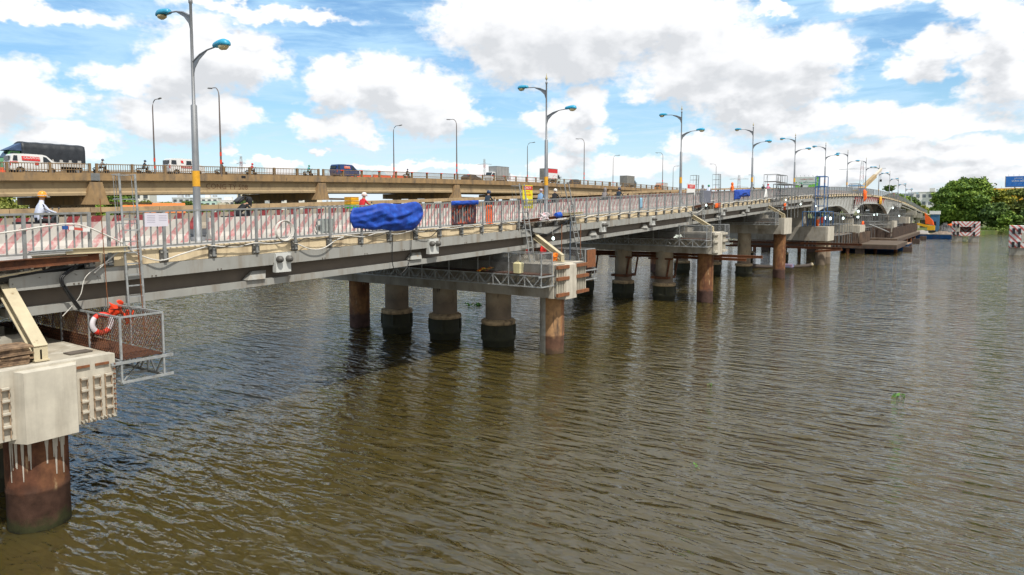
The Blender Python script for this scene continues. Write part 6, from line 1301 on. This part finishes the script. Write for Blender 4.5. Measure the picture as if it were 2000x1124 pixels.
pylon('red and grey lattice pylon behind the bridge crest', -109.7, 800, 1.2, 57, 6.5, ((.86,22),))
x, y = pol(-56.3, 560); pylon('thin lattice mast right of the nearest lamp post', x, y, 1.2, 47, 4, ((.88,6),(.8,4)))
x, y = pol(-37.1, 700); pylon('thin lattice mast above the grey cargo box', x, y, 1.2, 58, 5, ((.9,9),))
x, y = pol(-35.0, 760); pylon('faint short mast right of the grey cargo box', x, y, 1.2, 47, 4, ())
x, y = pol(-16.5, 700); pylon('lattice pylon left of the fourth near lamp post', x, y, 1.2, 40, 5, ((.9,9),(.7,9)))
# ------------------------------------------------------------------ striped fender boxes
def fender(label, x0, x1, y0, y1, z0, z1, hole, st):
    t = thing('fender_box', label, 'fender', ((x0+x1)/2, y0, z0), 'striped ship fenders'); hx0, hx1, hz0, hz1 = hole
    m_ = MB(); m_.box(x0,hx0,y0,y0+.3,z0,z1).box(hx1,x1,y0,y0+.3,z0,z1).box(hx0,hx1,y0,y0+.3,z0,hz0).box(hx0,hx1,y0,y0+.3,hz1,z1)
    m_.box(x0,x0+.3,y0+.3,y1,z0,z1).box(x1-.3,x1,y0+.3,y1,z0,z1).box(x0+.3,x1-.3,y1-.3,y1,z0,z1).box(x0+.3,x1-.3,y0+.3,y1-.3,z1-.3,z1-.01).build('striped_walls', st, t)
    f = MB(); f.box(hx0-.9,hx0-.02,y0-.02,y0-.002,hz0-.1,hz1+.1).build('pale_panel', CAPW, t)
    for x in (x0+.55, x0+1.35, x1-1.1):
        for z in (z1-1.35, z0+.1): MB().box(x-.19,x+.19,y0-.28,y0-.004,z,z+.95).build('rubber_pad', BLACKP, t)
    for x in (x0+.1, x1-2.2): MB().box(x,x+2.1,y0+.1,y1-.1,-2,z0-.01).build('leg', CAPG, t)
    return t
cx = -4.1
fender('red and white striped fender box with square opening, farther one', -7.0,-1.3,197,201,1.35,4.75,(-5.3,-3.0,2.25,3.6), stripe_mat('striped_fender_paint', .85, .95, (.60,.15,.13), (.80,.77,.73), .42, -.1, 'X', 0.0, rust=-.2))
fender('red and white striped fender box cut by the right edge', 3.25,9.5,144,148.5,1.2,4.95,(5.8,8.0,2.3,3.7), stripe_mat('striped_fender_paint_near', .95, .95, (.60,.15,.13), (.80,.77,.73), .42, -.1, 'X', 0.0, rust=-.2))
# ------------------------------------------------------------------ cofferdams, barges, plant
def sheetwall(label, x0, x1, y0, y1, z0, z1, m, pitch=.45, deck=None):
    t = thing('cofferdam', label, 'cofferdam', ((x0+x1)/2, y0, z0), 'sheet pile cofferdams')
    for k, (a, b) in enumerate((((x0,y0),(x1,y0)),((x1,y0),(x1,y1)),((x0,y1),(x1,y1)))):
        a, b = Vector((*a,0)), Vector((*b,0)); L = (b-a).length; d = (b-a)/L; n = Vector((d.y,-d.x,0)); s = MB(); q = int(L/pitch); r = random.Random(k)
        for i in range(q):
            o = .12 if i % 2 else 0; p0 = a+d*(i*pitch)+n*o; p1 = a+d*((i+1)*pitch-.02)+n*o; zt_ = z1+(r.uniform(-.06,.14) if pitch < 1 else 0)
            s.hexa([p0+Vector((0,0,z0)),p1+Vector((0,0,z0)),p1-n*.15+Vector((0,0,z0)),p0-n*.15+Vector((0,0,z0))],[p0+Vector((0,0,zt_)),p1+Vector((0,0,zt_)),p1-n*.15+Vector((0,0,zt_)),p0-n*.15+Vector((0,0,zt_))])
        s.build('sheet_piles', m, t)
    return t
SHEET = mat('sheet_pile_brown', (.16,.105,.07), .85, var=.35, vs=1.5, c2=(.07,.05,.04), s2=1.5, t2=.55, stretch=.3); SHEETD = mat('sheet_pile_dark', (.08,.055,.042), .9, var=.35, vs=1.5, c2=(.15,.09,.06), s2=1.2, t2=.62, stretch=.3)
sheetwall('brown sheet pile wall of the nearer cofferdam at the first arch', -37,-18.3,134,146.5,1.75,3.6, SHEET)
sheetwall('dark comb like sheet pile wall of the farther cofferdam', -37,-15.8,160,218,1.9,3.9, SHEETD, .8)
def jetty(label, x0, x1, y0, y1, z, piles_, m=SHEETD):
    t = thing('jetty', label, 'jetty', ((x0+x1)/2, y0, z), 'working jetties'); MB().box(x0,x1,y0,y1,z-.25,z).build('deck', mat('jetty_deck', (.11,.08,.055), .9, var=.3, vs=1), t)
    MB().box(x0,x1,y0-.02,y0+.25,z-.75,z-.26).box(x1-.25,x1,y0+.3,y1,z-.75,z-.26).build('edge_beam', m, t)
    for (x, y) in piles_: MB().lathe((x,y,0), [(.3,-3),(.3,z-.25)], 10).build('pile', RUST, t)
    for (x, y) in piles_[::2]: MB().box(x+1.2,x+2.6,y,y+1.2,-.1,z-.8).build('hanging_panel', m, t)
jetty('brown timber jetty deck around the nearer cofferdam', -40,-12.4,132,151,1.7, [(-36,132.4),(-32,132.4),(-28,132.4),(-24,132.4),(-20,132.4),(-16.2,137),(-13.6,143),(-13.0,150)])
jetty('brown jetty deck around the farther cofferdam', -40,-14.6,156,224,1.85, [(-15,160),(-15,170),(-15,180),(-15,190),(-15,200),(-15,212),(-15,222)])
BLUEH = mat('barge_blue', (.012,.11,.33), .5, var=.3, vs=1, c2=(.10,.06,.04), s2=1.2, t2=.64)
def barge(label, x0, x1, y0, y1, h=1.1):
    t = thing('barge', label, 'barge', ((x0+x1)/2, y0, 0), 'blue barges')
    MB().hexa([(x0+.6,y0+.6,-.5),(x1-1.2,y0+.6,-.5),(x1-1.2,y1-.6,-.5),(x0+.6,y1-.6,-.5)],[(x0,y0,h),(x1,y0,h),(x1,y1,h),(x0,y1,h)]).build('hull', BLUEH, t)
    MB().box(x0+.05,x1-.05,y0+.05,y1-.05,h+.002,h+.08).build('deck', mat('rusty_deck', (.30,.19,.12), .9, var=.3), t)
    MB().box(x0,x1,y0-.03,y0+.05,h-.02,h+.16).build('rubbing_strip', CAPG, t); return t
barge('short blue barge under the timber jetty', -24,-12.0,147.5,156,1.15)
barge('long blue barge with piled materials, left of the striped fender', -20,-5.8,211,219,1.15)
rubble('pile of pale material on the long blue barge', (-14.5,214,1.2), 2.2,2,.9, mat('pale_debris', (.38,.33,.28), .9, var=.4, vs=2), seed=2, name='material_pile')
rubble('flat pile of brown material on the long blue barge', (-9.5,215,1.2), 3,2.2,.7, mat('brown_debris', (.22,.17,.13), .9, var=.5, vs=2), seed=3, name='material_pile')
MB().box(-14.6,-12.8,212,213,1.25,2.0).build('crate', WHITEP, None, loc=(-13.5,212,1.2), label='white container on the long blue barge', cat='container')
rubble('dark grey gravel heap on the bank right of the excavator', (-9.6,228,1.2), 2.0,2,2.4, mat('grey_gravel', (.12,.12,.12), .95, var=.5, vs=4), seed=4, name='gravel_heap')
EXY = mat('excavator_yellow', (.75,.42,.01), .5, var=.15)
t = thing('excavator', 'yellow excavator with folded arm on the bank beyond the farther cofferdam', 'excavator', (-13.5,226,1.2))
MB().box(-13.8,-12.0,225.3,227.2,1.9,3.2).build('cabin', EXY, t); MB().box(-14.4,-11.8,225,225.5,1.2,1.8).build('track', BLACKP, t); MB().box(-14.4,-11.8,227,227.5,1.2,1.8).build('track', BLACKP, t)
MB().hexa([(-16.2,226,3.3),(-13.8,226,2.6),(-13.8,226.5,2.6),(-16.2,226.5,3.3)],[(-16.0,226,3.9),(-13.8,226,3.3),(-13.8,226.5,3.3),(-16.0,226.5,3.9)]).hexa([(-19.0,226,2.2),(-18.6,226,2.0),(-18.6,226.5,2.0),(-19.0,226.5,2.2)],[(-16.2,226,3.9),(-16.0,226,3.4),(-16.0,226.5,3.4),(-16.2,226.5,3.9)]).build('boom', EXY, t)
MB().hexa([(-19.4,225.8,1.5),(-18.6,225.8,1.4),(-18.6,226.7,1.4),(-19.4,226.7,1.5)],[(-19.3,225.8,2.2),(-18.6,225.8,2.1),(-18.6,226.7,2.1),(-19.3,226.7,2.2)]).build('bucket', RUST, t)
MB().hexa([(-12.6,229.9,3.3),(-14.6,230,3.6),(-14.6,230.1,3.6),(-12.4,230.2,3.2)],[(-12.9,229.9,4.6),(-14.9,230,6.9),(-14.9,230.1,6.9),(-12.7,230.2,4.5)]).build('tarpaulin', ORANGE, None, loc=(-14,230,3.3), label='bright orange tarpaulin stretched at the far end of the bridge', cat='tarpaulin')
t = thing('container_cabin', 'stacked blue site cabin with white roof box beyond the orange tarpaulin', 'site cabin', (-12.6,238,1.2)); MB().box(-13.8,-11.6,237,239,1.2,6.3).build('body', mat('cabin_blue', (.05,.15,.28), .6, var=.15), t); MB().box(-14.1,-11.4,236.8,239.2,6.31,7.3).build('roof_box', WHITEP, t); MB().box(-12.9,-12.3,236.95,236.99,3,4.2).build('window', GLASS, t)
t = thing('buoy', 'round orange bundle on top of the gravel heap', 'bundle', (-8.2,229,3.6)); MB().lathe((-8.2,229,2.6), [(.3,0),(.95,.25),(1.05,.6),(.9,.95),(.2,1.15)], 12).build('cover', ORANGE, t); MB().torus((-8.2,229,2.95), 1.0, .04, 14, 5).build('rope', BLACKC, t)
t = thing('truck', 'pale truck with yellow stripe parked on the bank beside the gravel heap', 'truck', (-6.4,231,1.2)); MB().hexa([(-7.6,230,1.6),(-4.9,230,1.6),(-4.9,232,1.6),(-7.6,232,1.6)],[(-7.2,230,3.6),(-5.6,230,3.6),(-5.6,232,3.6),(-7.2,232,3.6)]).build('body', WHITEP, t); MB().box(-7.7,-4.8,229.95,229.98,1.9,2.2).build('stripe', EXY, t)
for x in (-7.0,-5.5): wheel(t, 0, 0, .01, .01) if False else MB().lathe((x,229.9,1.6), [(.4,0),(.4,.2)], 12, axis='y').build('wheel', TYRE, t)
# piers of the haunched spans
for i, t0 in enumerate((138.8, 193.7)):
    p = thing('bridge_pier', 'broad grey pier inside the %s cofferdam, under the haunched girders' % ['nearer','farther'][i], 'bridge pier', (-26, t0, 0), 'broad piers of the haunched spans')
    MB().box(-34.5,-18.6,t0-3.2,t0+3.2,2.2,4.9).build('pile_cap', CAPW, p); MB().box(-33,-20.2,t0-.9,t0+.9,4.92,zd(t0)-.55-zarch(t0)-.12).build('stem', CAPG, p)
p = thing('bridge_pier', 'far pier with concrete cap where the haunched spans end', 'bridge pier', (-26, 227.6, 0), 'broad piers of the haunched spans'); MB().box(-34.5,-18.4,225.5,229.7,3.4,5.6).build('pier_cap', CAPW, p)
for x in (-20,-26,-32): MB().lathe((x,227.6,0), [(.7,-2),(.7,3.4)], 16).build('column', CAPG, p)
for i, t0 in enumerate((252.2, 276.8, 301)):
    p = thing('bridge_pier', ['last river pier of the near bridge','first land pier of the near bridge','second land pier of the near bridge'][i], 'bridge pier', (-26, t0, 0)); MB().box(-34,-18.6,t0-1.4,t0+1.4,zd(t0)-3.4,zd(t0)-1.86).build('pier_cap', CAPG, p)
    for x in (-20,-26,-32): MB().lathe((x,t0,0), [(.7,-2),(.7,zd(t0)-3.35)], 12).build('column', CAPG, p)
# scaffolds
SL = ['grey scaffold bay in the left half of the first arch', 'grey scaffold bay in the right half of the first arch', 'tall grey scaffold at the first arch springing', 'low scaffold bay in the left of the second arch', 'scaffold bay in the middle of the second arch', 'scaffold bay in the right of the second arch', 'tall scaffold at the second arch springing', 'scaffold bay just beyond the second arch springing', 'scaffold bay before the far pier with concrete cap', 'farthest scaffold bay beyond the far pier with concrete cap']
def scaffold(label, x0, x1, y0, y1, z0, z1, nx, ny, nz, m=GALVD, r=.05, name='scaffold'):
    t = thing(name, label, 'scaffold', ((x0+x1)/2,(y0+y1)/2,z0), 'scaffolds under and on the bridge'); s = MB(); xs = [x0+(x1-x0)*i/nx for i in range(nx+1)]; ys = [y0+(y1-y0)*i/ny for i in range(ny+1)]; zs = [z0+(z1-z0)*(i+1)/nz for i in range(nz)]
    for x in xs:
        for y in ys: s.tube([(x,y,z0),(x,y,z1)], r, 5)
    for z in zs:
        for x in xs: s.tube([(x,y0,z),(x,y1,z)], r*.8, 4)
        for y in ys: s.tube([(x0,y,z),(x1,y,z)], r*.8, 4)
    for i in range(len(ys)-1): s.tube([(x0,ys[i],z0),(x0,ys[i+1],z1)], r*.7, 4)
    s.build('tube_frame', m, t); MB().box(x0,x1,y0,y1,zs[max(0,nz-3)]-.05,zs[max(0,nz-3)]).build('planks', WOOD, t); return t
BLS = mat('blue_scaffold_paint', (.03,.13,.33), .5, var=.15)
scaffold('tall blue scaffold tower standing against the railing, left of the first arch', -20.2,-19.0,104.6,107.0,5.4,12.4,1,1,5,BLS,.06)
scaffold('low blue scaffold cage hung under the blue tower', -20.4,-18.8,97.8,110.6,5.4,7.4,1,4,1,BLS,.05)
scaffold('grey scaffold on the fourth cap around the raking strut', -20.2,-18.6,81.4,86.5,6.76,10.6,1,3,3,GALVD,.045)
scaffold('tall hooped scaffold frame above the railing at the fourth deck gap', -20.3,-19.6,83.0,85.2,10.0,11.7,1,2,2,GALVD,.03)
for i, (a, b, z1) in enumerate(((110,118,7.2),(119,131,7.0),(139,143,10.2),(146,156,6.5),(160,170,6.8),(174,188,6.6),(190,197,9.8),(199,210,8.4),(212,224,7.8),(230,246,6.6))):
    scaffold(SL[i], -22.5,-19.2,a,b,1.9,z1,2,max(2,int((b-a)/2.2)),max(2,int((z1-1.9)/1.6)),GALVD,.045)
scaffold('grey scaffold rising beside the crest, left of the crane', -21.3,-19.8,141,143.4,3.6,12.5,1,1,6,GALVD,.045)
scaffold('grey scaffold rising beside the descending railing, right of the crane', -21.4,-19.9,208,212,3.6,12.2,1,1,5,GALVD,.06)
scaffold('thin scaffold frame seen above the road left of the billboard', -29,-27,111,113,11,13.2,1,1,2,GALVD,.035)
scaffold('grey scaffold on the bank behind the white shirted rider', -96,-92,20,26,1.3,9.0,2,2,4,GALVD,.06)
cable('pipe', 'grey gangway handrail slanting down under the second arch', [(-18.5,146,4.9),(-17.5,152,4.1),(-16.5,160,3.0)], .12, GALV, cat='gangway')
# crane and canopy vehicle on the crest
t = thing('mobile_crane', 'mobile crane with raised yellow and white telescopic boom on the bridge crest', 'crane', (-27,178,zd(178)+.13)); z = zd(178)+.13
MB().box(-28.2,-25.8,174,184,z+.6,z+1.5).build('chassis', EXY, t); MB().box(-28.1,-26.6,183,185,z+1.0,z+2.6).build('cab', WHITEP, t)
for y in (175.5,177.5,181.5,183.5):
    for x in (-28.1,-26.1): wheel(t, x, y, .001, .001) if False else MB().lathe((x,y,z+.5), [(.5,0),(.5,.35)], 12, axis='x').build('wheel', TYRE, t)
bo = MB().bar((-26.6,177,z+1.6),(-24.9,188,z+5.3),.75,.9).build('boom', mat('boom_ochre', (.40,.29,.15), .6, var=.25, vs=1), t); MB().bar((-24.95,187.6,z+5.2),(-24.2,193.5,z+7.3),.5,.6).build('boom_tip', mat('boom_pale', (.62,.55,.45), .6, var=.2), bo)
MB().tube([(-24.2,193.6,z+7.2),(-24.2,193.6,z+4.6)], .04, 4).box(-24.45,-23.95,193.4,193.8,z+4.0,z+4.6).build('hook_block', BLACKP, t)
t = thing('canopy_cart', 'cargo cart with pale blue canopy roof on the crest, left of the crane', 'cart', (-24.6,158,zd(158)+.13)); z = zd(158)+.13
MB().box(-26.6,-23.8,156,160,z+2.0,z+2.25).build('canopy', mat('canopy_blue', (.22,.40,.58), .5), t)
for x in (-26.8,-23.4):
    for y in (156.2,159.8): MB().tube([(x,y,z+.5),(x,y,z+2.0)], .05, 6).build('post', WHITEP, t)
MB().box(-26.9,-23.3,156.1,159.9,z+.45,z+.9).build('bed', GALVD, t); MB().hexa([(-24.6,155.9,z+.9),(-23.3,155.9,z+.9),(-23.3,158,z+.9),(-24.6,158,z+.9)],[(-24.3,156.1,z+1.55),(-23.5,156.1,z+1.55),(-23.5,157.8,z+1.55),(-24.3,157.8,z+1.55)]).build('load', BLUET, t)
for x in (-26.6,-23.8): MB().lathe((x,157,z+.35), [(.35,0),(.35,.2)], 12, axis='x').build('wheel', TYRE, t)
for o_ in C.objects:
    if o_.name.startswith('canopy_cart'): o_.location.y += 14; o_.location.x += .6
    if o_.name.startswith('mobile_crane'): o_.location.y += 10; o_.location.x += .8
# ------------------------------------------------------------------ on the water
t = thing('rowing_boat', 'long dark wooden boat moored behind the fourth pile', 'boat', (-22,95,0)); n = 12; vs = []; fs = []
for i in range(n+1):
    u = i/n; w = .62*math.sin(math.pi*min(.96,max(.04,u)))**.5; x = -25.2+6.2*u; zz = .25+.35*(abs(u-.5)*2)**3; y = 92+6*u
    vs += [(x,y-w,zz),(x,y-w*.5,-.12),(x,y+w*.5,-.12),(x,y+w,zz),(x,y+w*.85,zz-.02),(x,y,.02),(x,y-w*.85,zz-.02)]
for i in range(n):
    for k in range(7): fs.append((i*7+k, i*7+(k+1)%7, i*7+7+(k+1)%7, i*7+7+k))
MB().add(vs, fs, 0, True).build('hull', mat('tarred_wood', (.05,.035,.025), .7), t); MB().box(-22.6,-20.8,94.2,95.6,.1,.5).build('cargo', mat('sampan_cargo', (.35,.2,.25), .8, c2=(.1,.2,.35), s2=3, t2=.5), t); MB().lathe((-19.1,97.9,.35), [(.1,-.2),(.3,0),(.1,.25)], 10).build('bow_fender', BEIGE, t)
HY = leaf_mat('water_hyacinth', (.05,.16,.02), (.10,.28,.03), (.22,.42,.05))
for i, (x, y, s, lb) in enumerate(((-2.8,31.8,.28,'small water hyacinth clump on the right side of the river'),(-6.8,19.5,.2,'pale green water hyacinth floating in the foreground'),(-33.7,43,.5,'round water hyacinth clump between the columns of the second pier'),(-9.7,29.3,.18,'small water hyacinth sprig right of the second pier pile'),(-12.6,150,.6,'tuft of hyacinth beside the short blue barge'),(-2.0,31.2,.14,'tiny leaf sprig right of the larger hyacinth on the right'))):
    t = thing('water_hyacinth', lb, 'water plant', (x,y,0), 'floating water hyacinths'); r = random.Random(i)
    for k in range(3): a, b_ = r.uniform(-s,s), r.uniform(-s*.5,s*.5); crown('leaves', t, [(x+a,y+b_,.05,s*.6,s*.4,s*.35)], 900, s*.22, HY, 90+i*5+k, (x,y,0))
def reeds(): 
    r = random.Random(3); cl = []
    for q in range(110): x = -2+q*.42; cl.append((x, 262.6+r.uniform(-.6,1.2)+.02*q, 1.0, r.uniform(.5,1.4), .8, r.uniform(.5,1.3)))
    o = crown('reeds', None, cl, 330, .22, leaf_mat('reed_leaves', (.06,.12,.012), (.13,.20,.02), (.24,.30,.04)), 77, (15,263,1)); o['kind'] = 'stuff'; o['label'] = 'bright green reeds fringing the right bank'; o['category'] = 'reeds'
reeds()
def hedge():
    r = random.Random(6); cl = []
    for q in range(60): cl.append((-118+r.uniform(-3,3), -20+q*4.6, 2.0, 2.4, 2.4, 1.5))
    o = crown('bank_scrub', None, cl, 160, .3, LEAFO, 78, (-118,100,1)); o['kind'] = 'stuff'; o['label'] = 'scrub along the left bank below the rear bridge'; o['category'] = 'scrub'
hedge()
